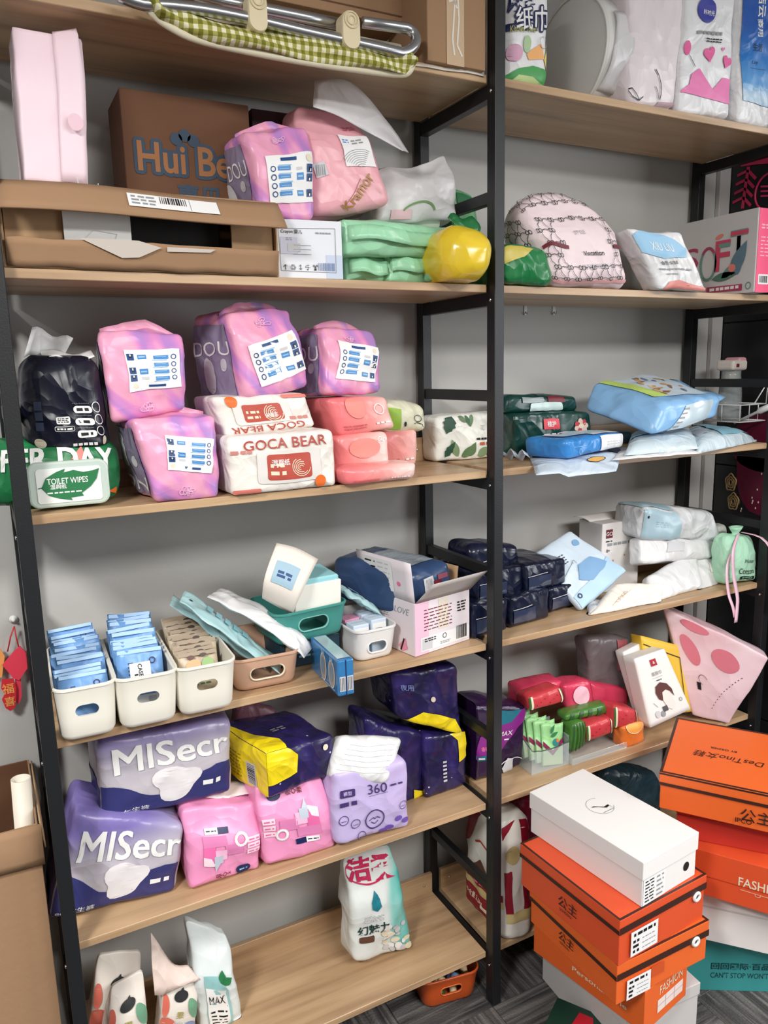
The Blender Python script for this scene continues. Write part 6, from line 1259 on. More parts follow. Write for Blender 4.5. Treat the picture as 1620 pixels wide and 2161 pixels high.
phb = ramp_mat('blush_gift_paper', lambda nt, v: ramp(nt, noisef(nt, v, 5, 1), [(.35, (222, 186, 194)), (.65, (240, 216, 224))]), .4, .25, 8)
S = soft('gift_bag', 'big blush gift bag with rose blots leaning at the right end of the fifth shelf', 'bag', [(1462, 1508), (1538, 1528), (1624, 1388), (1398, 1280)], phb, Y=.045, rz=-40, depth=.07, free=True, xmax=1.018, r=.006, bulge=(.08, .02, .02), crease=.004, freq=7, N=20, flatbase=False)
W, H = S.w, S.h; p = S.pf(.02); ros = mat('print_old_rose', (212, 120, 136), .45)
p.ell(W*.62, H*.72, W*.16, H*.12, ros, 1); p.ell(W*.22, H*.68, W*.1, H*.14, ros, 1, rot=.3); p.ell(W*.3, H*.94, W*.14, H*.05, ros, 1)
for i in range(13): p.ell(W*(.84-.028*i), H*(.62-.04*i), .0018, .0026, maroon, 2, n=6)
p.ring(W*.34, H*.42, .014, .016, .0016, mat('print_cocoa', (110, 66, 64), .5), 2, a0=20, a1=260, n=12); p.rect(W*.24, H*.3, W*.3, H*.38, black, 2); p.done(S.o, 'rose_blots')

# ================================================================ bottom shelf
def leafpouch(label, quad, seed, **k):
    S = soft('food_pouch', label, 'pouch', quad, film('oat_film', (226, 218, 208), .42, .25, 10), r=.01, bulge=(.25, .02, .02), crease=.003, freq=9, pinch=.8, N=16, depth=.06, group='cream pouches with painted leaves', seed=seed, **k); W, H = S.w, S.h; p = S.pf(.02)
    p.ell(W*.2, H*.34, W*.22, H*.14, mat('print_coral_leaf', (214, 110, 92), .5), 1, rot=.6); p.ell(W*.08, H*.6, W*.1, H*.13, mat('print_coral_leaf', (214, 110, 92), .5), 1); p.ell(W*.88, H*.56, W*.14, H*.15, mat('print_jade', (110, 160, 130), .5), 1, rot=.4); p.ell(W*.8, H*.3, W*.18, H*.1, mat('print_dusk_blue', (130, 150, 186), .5), 1); p.ell(W*.5, H*.72, .018, .011, black, 2, rot=.3); p.text('果', W*.5, H*.5, .018, mat('print_olive2', (170, 160, 90), .5), 2); p.text('果干', W*.5, H*.36, .016, lgrey, 2); leaf(p, W*.5, H*.73, .016, .004, 1.2, black, 2)
    p.done(S.o, 'leaf_print'); return S
leafpouch('cream pouch with painted leaves, rear one at the left post, bottom shelf', [(180, 2214), (292, 2192), (302, 2022), (212, 2030)], 3, Y=.17)
leafpouch('cream pouch with painted leaves, front one at the left post, bottom shelf', [(214, 2246), (312, 2224), (305, 2066), (240, 2098)], 5, Y=.1)
leafpouch('cream pouch with painted leaves and a tall torn corner, beside the white bag', [(334, 2222), (408, 2204), (424, 2066), (346, 2056)], 9, Y=.13)
o = pathsheet('torn_corner', [(318, 1968), (334, 1990), (364, 2034), (396, 2036)], [(326, 2100), (345, 2098), (385, 2080), (424, 2066)], .16, .13, film('pale_shell_film', (224, 204, 194), .45), wob=.003); tag(o, 'pale torn film flap rising behind the third cream pouch', 'film flap')
S = soft('food_bag', 'white peaked bag with a teal label reading MAX on the bottom shelf', 'bag', [(424, 2196), (512, 2172), (486, 1990), (402, 1962)], film('cool_white_film', (222, 230, 230), .34, .4, 9), Y=.14, depth=.09, r=.012, bulge=(.15, .04, .02), crease=.006, pinch=.75, N=18)
W, H = S.w, S.h; p = S.pf(.02); p.poly([(W*.2, H*.05), (W*.78, H*.02), (W*.78, H*.5), (W*.6, H*.62), (W*.22, H*.6)], mat('print_seaglass', (150, 200, 200), .45), 1); p.rect(W*.22, H*.06, W*.72, H*.5, white, 2); p.text('MAX', W*.47, H*.38, .026, black, 3, w=W*.4, bold=.03); p.rows(W*.28, H*.12, W*.66, H*.28, 4, black, 3, fill=.35); leaf(p, W*.66, H*.56, .03, .01, .6, green, 3); leaf(p, W*.66, H*.56, .03, .01, 1.6, green, 3); p.done(S.o, 'teal_label')
def det_build(nt, v):
    n = noisef(nt, v, 6, 2, .6); x = mth(nt, 'ADD', mth(nt, 'MULTIPLY', sepz(nt, v, 0), 6), mth(nt, 'MULTIPLY', mth(nt, 'ADD', n, -.5), 1.6))
    return ramp(nt, mth(nt, 'ADD', x, .4), [(.4, (226, 232, 230)), (.62, (150, 214, 206)), (.85, (70, 186, 178))])
S = soft('detergent_bag', 'white and turquoise detergent bag with red characters, alone on the bottom shelf', 'bag', [(748, 2036), (872, 2012), (836, 1800), (738, 1824)], ramp_mat('turquoise_fade_film', det_build, .3, .35, 8), z=L6, depth=.09, r=.014, bulge=(.2, .03, .02), crease=.005, pinch=.8, N=20, foot=(815, 2026))
W, H = S.w, S.h; p = S.pf(.015); cr = mat('print_cherry', (196, 30, 84), .45)
p.text('洁柔', W*.5, H*.86, .062, cr, 2, bold=.03, rot=-.06, w=W*.95); p.ring(W*.4, H*.86, W*.4, H*.12, .004, cr, 2, a0=120, a1=330)
pts = [(W*.4, H*.66)]+[(W*.4+W*.1*math.sin(a), H*.56-H*.05*math.cos(a)) for a in (.6+i*.5 for i in range(0))]
p.poly([(W*.44, H*.69), (W*.52, H*.6), (W*.52, H*.54), (W*.44, H*.5), (W*.35, H*.53), (W*.34, H*.59)], mat('print_petrol', (30, 124, 140), .4), 2); p.text('超浓缩', W*.36, H*.44, .018, lgrey, 2); p.text('幻魅力', W*.34, H*.34, .028, mat('print_deep_green', (24, 60, 56), .45), 2, bold=.02); p.rect(W*.1, H*.22, W*.34, H*.28, brown, 2, r=.004)
R = random.Random(9)
for i in range(26): x, y = R.uniform(.5, .95), R.uniform(.02, .34); p.ell(W*x, H*y, R.uniform(.007, .014), R.uniform(.005, .011), (white, lgrey, cream)[i % 3], 2+i % 3, n=9, rot=R.uniform(0, 3))
p.done(S.o, 'packaging_print')
# rice bag behind the centre frame
f = Fr((.048, .105, L6+.0012), -90)
S = soft('rice_bag', 'maroon and white rice bag leaning behind the centre frame on the bottom shelf', 'bag', [(0, 0)]*4, film('cream_rice_film', (226, 222, 214), .35, .3, 8), fr=f, raw=[(-.115, 0), (.095, 0), (.07, .36), (-.095, .35)], depth=.105, r=.03, bulge=(.12, .05, .05), crease=.006, N=20, seed=4)
W, H = S.w, S.h; p = S.pf(.02); wine = mat('print_wine', (140, 16, 40), .4); wheat = mat('print_wheat', (204, 186, 130), .45)
p.rect(.004, H*.34, W-.004, H*.42, wine, 1); p.rows(W*.3, H*.36, W*.9, H*.4, 1, pink, 2, fill=1); p.rect(.004, H*.28, W-.004, H*.34, wheat, 1); p.rect(.004, H*.08, W*.9, H*.28, wine, 1, r=.02); p.text('净含量 2.5kg', W*.34, H*.21, .018, cream, 2, w=.08); p.rect(W*.5, H*.15, W*.74, H*.19, cream, 2, r=.004)
p.poly([(.004, H*.62), (W*.2, H*.68), (W*.5, H*.96), (.004, H*.98)], wine, 1); p.poly([(W*.34, H*.5), (W*.5, H*.58), (W*.66, H*.5), (W*.62, H*.46), (W*.38, H*.46)], brown, 2); p.rows(W*.34, H*.44, W*.7, H*.5, 2, cream, 3); p.line([(W*.36, H*.7), (W*.5, H*.73), (W*.66, H*.7)], .006, mat('print_rust2', (170, 60, 50), .5), 2); p.done(S.o, 'packaging_print')
p = Print(lambda a_, b_, k: S.surf(1, 2*a_/S.dp-1, 2*b_/S.h-1, (0, 1, 0), (0, 0, 1), k), S.dp, S.h, .02); D_ = S.dp
p.rect(.004, H*.16, D_-.004, H*.24, wheat, 1); p.rect(D_*.62, H*.24, D_-.004, H*.98, wine, 1); p.rect(.004, H*.24, D_*.26, H*.6, wine, 1); p.ell(D_*.34, H*.72, .024, .026, wheat, 2); p.poly([(.004, H*.96), (.004, H*.84), (D_*.5, H*.98)], wine, 2); p.done(S.o, 'front_print')
S = soft('handbag', 'glossy maroon bag with a silvery clasp behind the rice bag', 'bag', [(1092, 1962), (1180, 1930), (1172, 1690), (1080, 1690)], mat('maroon_gloss', (120, 18, 50), .22, bump=.4, bs=8, coat=.5), Y=.2, depth=.09, r=.03, bulge=(.15, .05, .05), crease=.008, N=18)
tube('clasp', [(S.w*.3, -.012, S.h*.72), (S.w*.34, -.02, S.h*.66), (S.w*.3, -.02, S.h*.6), (S.w*.36, -.02, S.h*.54)], .004, m_chrome, S.o, 6)
S = soft('plastic_bag', 'dark teal bag low on the bottom shelf behind the shoe boxes', 'bag', [(1262, 1790), (1402, 1750), (1396, 1640), (1272, 1622)], film('dark_teal_film', (40, 66, 76), .35), Y=.14, depth=.1, r=.03, bulge=(.1, .05, .08), crease=.006); S.pf().rows(.03, S.h*.4, .1, S.h*.5, 1, grey, 1).done(S.o)

# ================================================================ floor: shoe boxes
def cc(x, y): return (900+x/2.25, 1480+y/2.25)
org = mat('orange_card', (232, 104, 42), .42, bump=.03, bs=40); dbr = mat('dark_brown_trim', (58, 28, 20), .5); orl = mat('red_orange_card', (222, 84, 44), .4, bump=.03, bs=40); rdc = mat('brick_red_card', (196, 56, 44), .45)
whc = mat('white_shoe_card', (238, 236, 234), .45, bump=.02, bs=40); gyc = mat('grey_white_card', (206, 202, 200), .5); tlc = mat('teal_card', (60, 150, 150), .45)
def shoebox(label, Fp, Rp, ztop, h, depth, base, lidm, lidh=.04, w=None, trim=False, drz=0, name='shoe_box', shift=(0, 0)):
    """Fp, Rp: pixels of the near left and near right lid corners, read at the lid height"""
    a, b = onz(*Fp, ztop), onz(*Rp, ztop); v = b-a; rz = math.degrees(math.atan2(v.y, v.x))+drz; d = V((math.cos(math.radians(rz)), math.sin(math.radians(rz)), 0)); w = w or v.length
    c = a+d*(w/2)+V((shift[0], shift[1], 0)); f = Fr((c.x, c.y, ztop-h), rz); root = empty(name, f.mw); tag(root, label, 'shoe box')
    B = Boxy(w, depth, h); B.root = root; B.f = f
    B.base = boxo('box_base', -w/2+.003, w/2-.003, .003, depth-.003, 0, h-.003, base, root, .0015, seg=2)
    B.lid = boxo('lid', -w/2, w/2, 0, depth, h-lidh, h, lidm, root, .0015, seg=2); B.lidh = lidh
    if trim:
        p = B.pt(); t = .006
        for q in ((0, 0, w, t), (0, depth-t, w, depth), (0, t, t, depth-t), (w-t, t, w, depth-t)): p.rect(*q, dbr, 1)
        p.done(B.lid, 'dark_edging')
        p = B.pf(); p.rect(0, h-lidh, w, h-lidh+.017, dbr, 1); p.done(B.lid, 'dark_band'); p = B.pl(); p.rect(0, h-lidh, depth, h-lidh+.011, dbr, 1); p.done(B.lid, 'dark_band')
    return B
def sizelabel(p, x, y, w, h, k=3, seed=1):
    p.rect(x, y, x+w, y+h, paper_s, k); p.rows(x+w*.1, y+h*.76, x+w*.9, y+h*.9, 1, black, k+1, seed=seed, fill=.9)
    for i in range(3): p.rows(x+w*.08, y+h*(.1+.2*i), x+w*.3, y+h*(.24+.2*i), 1, black, k+1, seed=seed+i, fill=.8); p.rows(x+w*.42, y+h*(.12+.2*i), x+w*.9, y+h*(.2+.2*i), 1, grey, k+1, seed=seed+9+i)
B = shoebox('white shoe box with a stiletto drawing in a circle, top of the left pile', (1357.8, 1822), (1474.7, 1755.6), .63, .113, .355, whc, whc, .045)
W, Dp, H = B.w, B.dp, B.h; p = B.pt(); p.ring(W*.48, Dp*.58, .034, .034, .0011, grey, 1, n=36, a0=60, a1=330); p.poly([(W*.36, Dp*.6), (W*.4, Dp*.6), (W*.5, Dp*.555), (W*.58, Dp*.56), (W*.585, Dp*.51), (W*.575, Dp*.545), (W*.52, Dp*.535), (W*.44, Dp*.575)], black, 2); p.rows(W*.4, Dp*.5, W*.58, Dp*.515, 1, grey, 1); p.done(B.lid, 'stiletto_drawing')
p = Boxy(W, Dp, H).pf(); p.f = lambda a_, b_, k: V((a_-W/2, .003-k, b_)); p.rect(W*.03, .002, W*.42, H-.047, paper_s, 1); p.rows(W*.06, .006, W*.22, H-.05, 7, black, 2, fill=.4); p.rows(W*.26, .006, W*.38, H-.05, 5, grey, 2, fill=.4); p.ell(W*.8, H*.34, .0105, .0115, black, 1, n=24); p.done(B.base, 'size_label')
def eyelet(B, x, z, y=0):
    o = tube('eyelet', [(x+.0095*math.cos(a), y-.001, z+.0095*math.sin(a)) for a in (2*PI*i/16 for i in range(16))], .0042, white, B.base, 6, closed=True)
    lathe('eyelet_hole', [(.007, 0), (0, .0005)], black, o, 12).matrix_local = Matrix.Translation((x, y-.0005, z)) @ Matrix.Rotation(PI/2, 4, 'X')
def logo(B, x, z, h=.03):
    p = B.pl(); p.text('公主', x, z, h, dbr, 2, bold=.01, shear=.1); p.text('GONGZHU', x-h*.2, z-h*.75, h*.25, dbr, 2, w=h*1.3); p.done(B.base, 'brand_mark')
B = shoebox('orange shoe box with dark band, directly under the white shoe box', cc(918, 1045), cc(1330, 822), .516, .117, .33, orl, orl, .036, trim=True)
p = B.pf(); sizelabel(p, B.w*.12, .012, B.w*.3, .062, 4); p.done(B.base, 'size_label'); eyelet(B, B.w/2-.034, .072); logo(B, B.dp*.52, .05, .03)
B = shoebox('orange shoe box with dark band, third from the top of the left pile', cc(905, 1258), cc(1342, 1040), .398, .105, .31, org, org, .04, trim=True)
p = B.pf(); sizelabel(p, B.w*.1, .004, B.w*.25, .052, 4, 5); p.rect(B.w*.36, .03, B.w*.5, .058, mat('print_rust_panel', (206, 84, 36), .45), 1); p.done(B.base, 'size_label'); eyelet(B, B.w/2-.045, .066); logo(B, B.dp*.46, .048, .026)
B = shoebox('open orange shoe box lettered FASHION, fourth in the left pile', cc(1040, 1385), cc(1320, 1255), .292, .115, .34, org, org, .003, drz=13)
bpy.data.objects.remove(B.lid)
p = Print(lambda a_, b_, k: V((a_-B.w/2, .003-k, b_)), B.w, B.h, 9); p.text('FASHION', B.w*.6, B.h*.72, .024, cream, 1, w=B.w*.52, bold=.0); p.rect(B.w*.3, B.h*.22, B.w*.88, B.h*.52, mat('print_blush_panel', (240, 220, 214), .5), 1)
for x in (.48, .68): p.line([(B.w*x, B.h*.22), (B.w*x, B.h*.52)], .001, grey, 2)
p.line([(B.w*.3, B.h*.38), (B.w*.88, B.h*.38)], .001, grey, 2); p.done(B.base, 'lettering')
p = Print(lambda a_, b_, k: V((-B.w/2+.003-k, B.dp-a_, b_)), B.dp, B.h, 9); p.text('Personal style', B.dp*.62, B.h*.3, .016, cream, 1, w=.16); p.rect(B.dp*.84, B.h*.55, B.dp*.87, B.h*.72, cream, 1); p.done(B.base, 'side_lettering')
sheet('raised_flap', lambda s, t: (-B.w/2+.002-.004*t, B.dp*(1-.45*s), B.h-.004+(.05*(1-s))*t), 8, 4, .002, org, B.root)
f = Fr((.272, -.335, 0), -4); B = Boxy(.24, .34, .174); root = empty('shoe_box', f.mw); tag(root, 'grey white shoe box on the floor under the left pile', 'shoe box')
boxo('box_base', -.117, .117, .003, .337, .001, .171, gyc, root, .0015, seg=2); ld_ = boxo('lid', -.12, .12, 0, .34, .14, .174, gyc, root, .0015, seg=2); B.pf().line([(0, .14), (.24, .14)], .001, lgrey, 1).done(ld_, 'lid_seam')
# dark green flat box with a red mark in front
gl_ = onz(1176, 2104, .075); g2_ = onz(1312, 2161, .075); gr_ = math.degrees(math.atan2((g2_-gl_).y, (g2_-gl_).x)); gf_ = Fr(gl_, gr_); gq_ = gl_+gf_.d*.11-gf_.n*.25; gq_.z = 0
B = carton('flat_box', 'dark green flat box with a red shape, on the floor before the left pile', 'box', Fr(gq_, gr_), .22, .25, .075, mat('forest_green_card', (22, 56, 44), .4)); p = B.pt(); p.poly([(.06, .12), (.08, .12), (.09, .17), (.11, .2), (.1, .23), (.065, .23), (.06, .19), (.05, .16)], mat('print_scarlet', (186, 24, 40), .45), 1); p.done(B.o, 'red_shape')
# right pile
RZ = -55.4
def pile(label, px, z, h, w, depth, m, lid=None, rz=RZ, trim=False, lidh=.04, shift=(0, 0)):
    a = onz(*px, z+h); d = V((math.cos(math.radians(rz)), math.sin(math.radians(rz)), 0)); c = a+d*(w/2)+V((shift[0], shift[1], 0)); f = Fr((c.x, c.y, z), rz); root = empty('shoe_box', f.mw); tag(root, label, 'shoe box'); B = Boxy(w, depth, h); B.root = root
    B.base = boxo('box_base', -w/2+.003, w/2-.003, .003, depth-.003, 0, h-.003, m, root, .0015, seg=2); B.lid = boxo('lid', -w/2, w/2, 0, depth, h-lidh, h, lid or m, root, .0015, seg=2)
    if trim:
        p = B.pt(); t = .007
        for q in ((0, 0, w, t), (0, depth-t, w, depth), (0, t, t, depth-t), (w-t, t, w, depth-t)): p.rect(*q, dbr, 1)
        p.done(B.lid, 'dark_edging'); p = B.pf(); p.rect(0, h-lidh, w, h-lidh+.008, dbr, 1); p.rect(0, h-.005, w, h-.0005, dbr, 1); p.done(B.lid, 'dark_band')
    return B
B = pile('orange shoe box with cursive lettering on its lid, top of the right pile', cc(1105, 335), .595, .1, .34, .335, org, trim=True, lidh=.034)
p = B.pt(); p.text('DesTino女鞋', B.w*.44, B.dp*.42, .034, dbr, 1, rot=PI, shear=.25, bold=0, w=.17); p.text('BY ORDER', B.w*.4, B.dp*.56, .01, dbr, 1, rot=PI); p.done(B.lid, 'lid_lettering'); p = B.pf(); p.text('公主', B.w*.66, .035, .034, dbr, 1, bold=.01); p.text('IPCO', B.w*.58, .018, .012, dbr, 1); p.done(B.base, 'brand_mark')
B = pile('brick red shoe box, second in the right pile', cc(1190, 520), .492, .1, .34, .3, rdc, lidh=.03, rz=-50, shift=(.03, .03)); B.pf().line([(0, .066), (.34, .066)], .001, maroon, 1).done(B.lid, 'lid_seam')
a, b = onz(*cc(1340, 930), .365), onz(*cc(1620, 1015), .365); rzf = math.degrees(math.atan2((b-a).y, (b-a).x))
def pile2(label, p0, p1, z, h, w, depth, m, lidh, lid=None, back=.1):
    a, b = onz(*p0, z), onz(*p1, z); rz = math.degrees(math.atan2((b-a).y, (b-a).x)); d = (b-a).normalized(); c = a+d*(w/2-back); f = Fr((c.x, c.y, z), rz); root = empty('shoe_box', f.mw); tag(root, label, 'shoe box'); B = Boxy(w, depth, h); B.root = root; B.x0 = back
    B.base = boxo('box_base', -w/2+.003, w/2-.003, .003, depth-.003, 0, h-.003, m, root, .0015, seg=2); B.lid = boxo('lid', -w/2, w/2, 0, depth, h-lidh, h, lid or m, root, .0015, seg=2); return B
B = pile2('red orange shoe box lettered FASHION, third in the right pile', cc(1340, 930), cc(1620, 1015), .365, .126, .36, .26, orl, .07); p = B.pf(); p.text('FASHION', B.x0+.12, .07, .024, cream, 1, w=.11); p.line([(B.x0+.07, .048), (B.x0+.18, .046)], .0012, cream, 1); p.ring(B.x0+.11, .044, .006, .004, .001, cream, 1); p.done(B.lid, 'lettering')
B = pile2('white shoe box, fourth in the right pile', cc(1340, 1140), cc(1620, 1205), .2, .163, .36, .26, whc, .06); B.pf().line([(0, .102), (.36, .102)], .0012, lgrey, 1).done(B.lid, 'lid_seam')
B = pile2('teal shoe box with dark slogan, on the floor under the right pile', cc(1335, 1376), cc(1620, 1384), 0, .198, .4, .26, tlc, .04); p = Print(lambda a_, b_, k: V((a_-B.w/2, .003-k, b_)), B.w, B.h, 9); ink = mat('print_petrol_ink', (16, 62, 72), .5)
p.text('回回國际·百品·国', B.x0+.1, .078, .02, ink, 1, bold=.02, w=.19); p.text("CAN'T STOP WON'T STOP", B.x0+.105, .05, .017, ink, 1, w=.2, bold=.0); p.done(B.base, 'slogan')
# orange bin with toys, on the floor
a, b = onz(898, 2140, 0), onz(1008, 2108, 0); v = b-a; f = Fr((a+b)/2+V((0, 0, .0005)), math.degrees(math.atan2(v.y, v.x))); wb = v.length/.88; hb = f.uv(950, 2064)[1]
slotted_bin('toy_bin', 'small burnt orange bin of toy pieces on the floor under the bottom board', f, wb, .12, hb, mat('burnt_orange_plastic', (196, 84, 34), .42), (.06, .022, hb*.55), rim=mat('burnt_orange_plastic2', (206, 104, 50), .42), r=.03, taper=.88)
toyc = [mat('toy_%d' % i, c, .4) for i, c in enumerate(((226, 180, 130), (60, 100, 170), (196, 60, 40), (50, 90, 50), (120, 160, 206), (230, 200, 160)))]; R = random.Random(5); tn_ = ['tan', 'blue', 'red', 'dark green', 'light blue', 'cream']; seen = {}
for i in range(12):
    cx, cy = -wb*.32+wb*.64*((i % 4)/3), .028+.03*(i//4); k = (i*5) % 6; q = 'left right'.split()[i % 4 > 1]; row = ('front', 'middle', 'back')[i//4]
    bm = bmesh.new(); bmesh.ops.create_icosphere(bm, subdivisions=2, radius=.013)
    for v_ in bm.verts: v_.co *= 1+.45*noise.noise(v_.co*90+V((i*3.3, 0, 0)))
    o = bm_obj('toy_piece', bm, toyc[k], smooth=True, mw=Fr(f.O+f.d*cx+f.n*cy+V((0, 0, hb*.62+.008*R.random())), R.uniform(0, 90)).mw); tag(o, f'{tn_[k]} toy piece in the orange bin, {row} row, {("first", "second", "third", "fourth")[i % 4]} from left', 'toy', 'toy pieces in the orange bin')
for i in range(8):
    bm = bmesh.new(); bmesh.ops.create_icosphere(bm, subdivisions=1, radius=.013)
    o = bm_obj('toy_piece', bm, toyc[(i*2+1) % 6], smooth=True, mw=Fr(f.O+f.d*(-wb*.3+wb*.6*(i % 4)/3)+f.n*(.035+.045*(i//4))+V((0, 0, .018))).mw); tag(o, 'toy piece lying under the others in the orange bin', 'toy', 'toy pieces buried in the orange bin')

# ================================================================ left of the unit
a = ony(84, 1737, .06); xr = a.x-.004; zt_ = a.z
yb_ = onz(61, 1599, zt_).y
cb = empty('tall_carton', Matrix.Translation((xr-.19, .06, 0))); tag(cb, 'tall open brown carton on the floor left of the shelving unit', 'carton')
dz = min(yb_-.06, .29); t_ = .004
boxo('front_panel', -.19, .19, 0, t_, 0, zt_, card, cb, .001); boxo('side_panel', .19-t_, .19, t_, dz, 0, zt_, card, cb, .001); boxo('side_panel', -.19, -.19+t_, t_, dz, 0, zt_, card, cb, .001); boxo('back_panel', -.19+t_, .19-t_, dz-t_, dz, 0, zt_+.0, card_k, cb, .001); boxo('bottom_panel', -.19+t_, .19-t_, t_, dz-t_, 0, t_, card_d, cb, .001)
sheet('folded_flap', lambda s, t: (-.19+.385*s, -.004-.006*math.sin(t*3)-.002*t, zt_-.085*t+.004*math.sin(s*3)), 8, 5, .003, card, cb)
sheet('side_flap', lambda s, t: (.19+.004+.005*t, .01+(dz-.02)*s, zt_-.06*t), 6, 4, .003, card_d, cb)
tb = lathe('paper_tube', [(.0185, 0), (.0185, .62), (.0165, .62), (.0165, .02), (0, .02)], mat('cream_tube', (236, 228, 212), .5), n=24, mw=Matrix.Translation(V((0, 0, 0))))
tp = ony(44, 1642, .13); tb.matrix_world = Matrix.Translation((tp.x-.022, .13, tp.z-.62)) @ Matrix.Rotation(.035, 4, 'Y'); tag(tb, 'cream paper tube standing in the tall brown carton', 'tube')
# red festive tags hanging on the wall
O = ony(30, 1322, .345)
hk = lathe('wall_hook', [(.009, 0), (.009, .003), (.004, .006), (.003, .014), (0, .014)], white, n=12, mw=Matrix.Translation(O+V((.0, .018, .012))) @ Matrix.Rotation(PI/2, 4, 'X')); tag(hk, 'small white adhesive hook on the wall left of the unit', 'hook')
rt = empty('hanging_charm', Matrix.Translation(O)); tag(rt, 'red festive paper charm with gold characters hanging on the left wall', 'charm')
redp = mat('festive_red_paper', (226, 62, 84), .5); redd = mat('festive_deep_red', (206, 44, 52), .45); gld = mat('festive_gold', (236, 160, 90), .4)
def wq(px, py, Y=.345): return ony(px, py, Y)-O
tube('cord', [(0, 0, 0), wq(22, 1345), wq(16, 1375)], .0015, redd, rt, 6); tube('cord', [(0, 0, 0), wq(34, 1345), wq(40, 1368)], .0015, redd, rt, 6)
def plate(name, pts, y, m, th=.004):
    bm = bmesh.new(); P = [wq(*q) for q in pts]; loft(bm, [[(q.x, y+th, q.z) for q in P], [(q.x, y, q.z) for q in P]]); bmesh.ops.recalc_face_normals(bm, faces=bm.faces); return bm_obj(name, bm, m, rt)
plate('paper_tag', [(5, 1402), (30, 1372), (42, 1362), (55, 1376), (58, 1408), (40, 1434), (28, 1430)], -.006, redp)
plate('paper_tag', [(-30, 1380), (0, 1368), (10, 1385), (4, 1430), (-30, 1430)], .0, gld)
t1 = plate('character_tag', [(4, 1432), (28, 1430), (34, 1448), (34, 1470), (32, 1490), (22, 1498), (12, 1492), (4, 1474), (10, 1462), (2, 1450)], -.008, redd); plate('character_tag', [(32, 1434), (44, 1432), (46, 1470), (40, 1486), (32, 1480)], 0, redp)
q = wq(18, 1464); p = Print(lambda a_, b_, k: V((q.x-.02+a_, -.008-k, q.z-.035+b_)), .04, .07, 9); p.text('福', .02, .05, .024, gld, 1); p.text('喜', .021, .02, .022, gld, 1); p.done(t1, 'gold_characters')

# ================================================================ right end: black cabinet with festive cut-outs, bottle rack
blk = mat('black_cabinet_lacquer', (26, 27, 30), .35, bump=.03, bs=30)
cbx = empty('black_cabinet', Matrix.Translation((1.2, .346, 0))); tag(cbx, 'tall black cabinet beyond the right end of the shelving unit', 'cabinet')
zs = [0, .5, 1.02, 1.36, 1.84, 2.4]
for z0, z1 in zip(zs, zs[1:]): boxo('side_panel', 0, .018, -.62, 0, z0+.002, z1-.002, blk, cbx, .0015)
boxo('cabinet_body', .018, .6, -.62, 0, 0, 2.4, blk, cbx, .002)
def cut(name, label, cat, px, m, th=.003, X=1.2, holes=None):
    P = [onx(*q, X) for q in px]; O = sum(P, V())/len(P); bm = bmesh.new(); loft(bm, [[(0, q.y-O.y, q.z-O.z) for q in P], [(-th, q.y-O.y, q.z-O.z) for q in P]]); bmesh.ops.triangulate(bm, faces=[f for f in bm.faces if len(f.verts) > 4]); bmesh.ops.recalc_face_normals(bm, faces=bm.faces)
    o = bm_obj(name, bm, m, mw=Matrix.Translation(O-V((.0006, 0, 0)))); tag(o, label, cat); return o, O
rc = mat('crimson_cutout', (206, 44, 92), .5); wn = mat('wine_lacquer', (92, 18, 46), .3); gdl = mat('antique_gold', (150, 124, 84), .4)
O = onx(1575, 390, 1.2)-V((.0008, 0, 0)); pc = empty('paper_cutout', Matrix.Translation(O)); tag(pc, 'crimson festive paper cutout on the black cabinet', 'paper cutout')
def strip(name, pts, wpx):
    P = [onx(*q, 1.2)-O for q in pts]; bm = bmesh.new()
    for (a_, b_) in zip(P, P[1:]):
        t = (b_-a_); n_ = V((0, -t.z, t.y)).normalized()*wpx/2*.00105; R_ = [a_+n_, a_-n_, b_-n_, b_+n_]; loft(bm, [[(0, q.y, q.z) for q in R_], [(-.003, q.y, q.z) for q in R_]])
    bmesh.ops.recalc_face_normals(bm, faces=bm.faces); return bm_obj(name, bm, rc, pc)
strip('stem', [(1580, 352), (1574, 390), (1567, 440)], 9); strip('roof', [(1565, 345), (1600, 340), (1660, 336)], 18); strip('roof_comb', [(1588, 333), (1596, 328)], 8); strip('roof_comb', [(1606, 331), (1614, 326)], 8)
for i in range(4):
    y = 360+19*i; x = 1579-3.4*i
    strip('branch', [(x, y), (x-22, y+11)], 8); strip('branch', [(x, y), (x+16, y+17)], 8)
c0 = onx(1624, 404, 1.2)-O; tube('medallion_ring', [(-.002, c0.y+.05*math.cos(a), c0.z+.055*math.sin(a)) for a in (2*PI*i/28 for i in range(28))], .0035, rc, pc, 6, closed=True)
for q in (394, 404, 414): strip('medallion_bar', [(1606, q), (1650, q-2)], 5)
o, O = cut('wall_sticker', 'round wine red sticker with a gold rim on the black cabinet', 'sticker', [(1580+80*math.cos(t)+40, 935+62*math.sin(t)) for t in (PI*(.5+i/12) for i in range(13))]+[(1650, 875), (1650, 1000)][::-1], wn)
o, O = cut('wall_sticker', 'large wine red sticker with pale specks low on the black cabinet', 'sticker', [(1556, 962), (1650, 958), (1650, 1098), (1608, 1090), (1580, 1078), (1562, 1050), (1555, 1010)], wn)
p = Print(lambda a_, b_, k: V((-.0035-k, -a_, b_)), .2, .2, 9); R = random.Random(2)
for i in range(12): p.ell(R.uniform(-.05, .05), R.uniform(-.08, .06), .0025, .004, cream, 1, n=6)
p.done(o, 'specks')
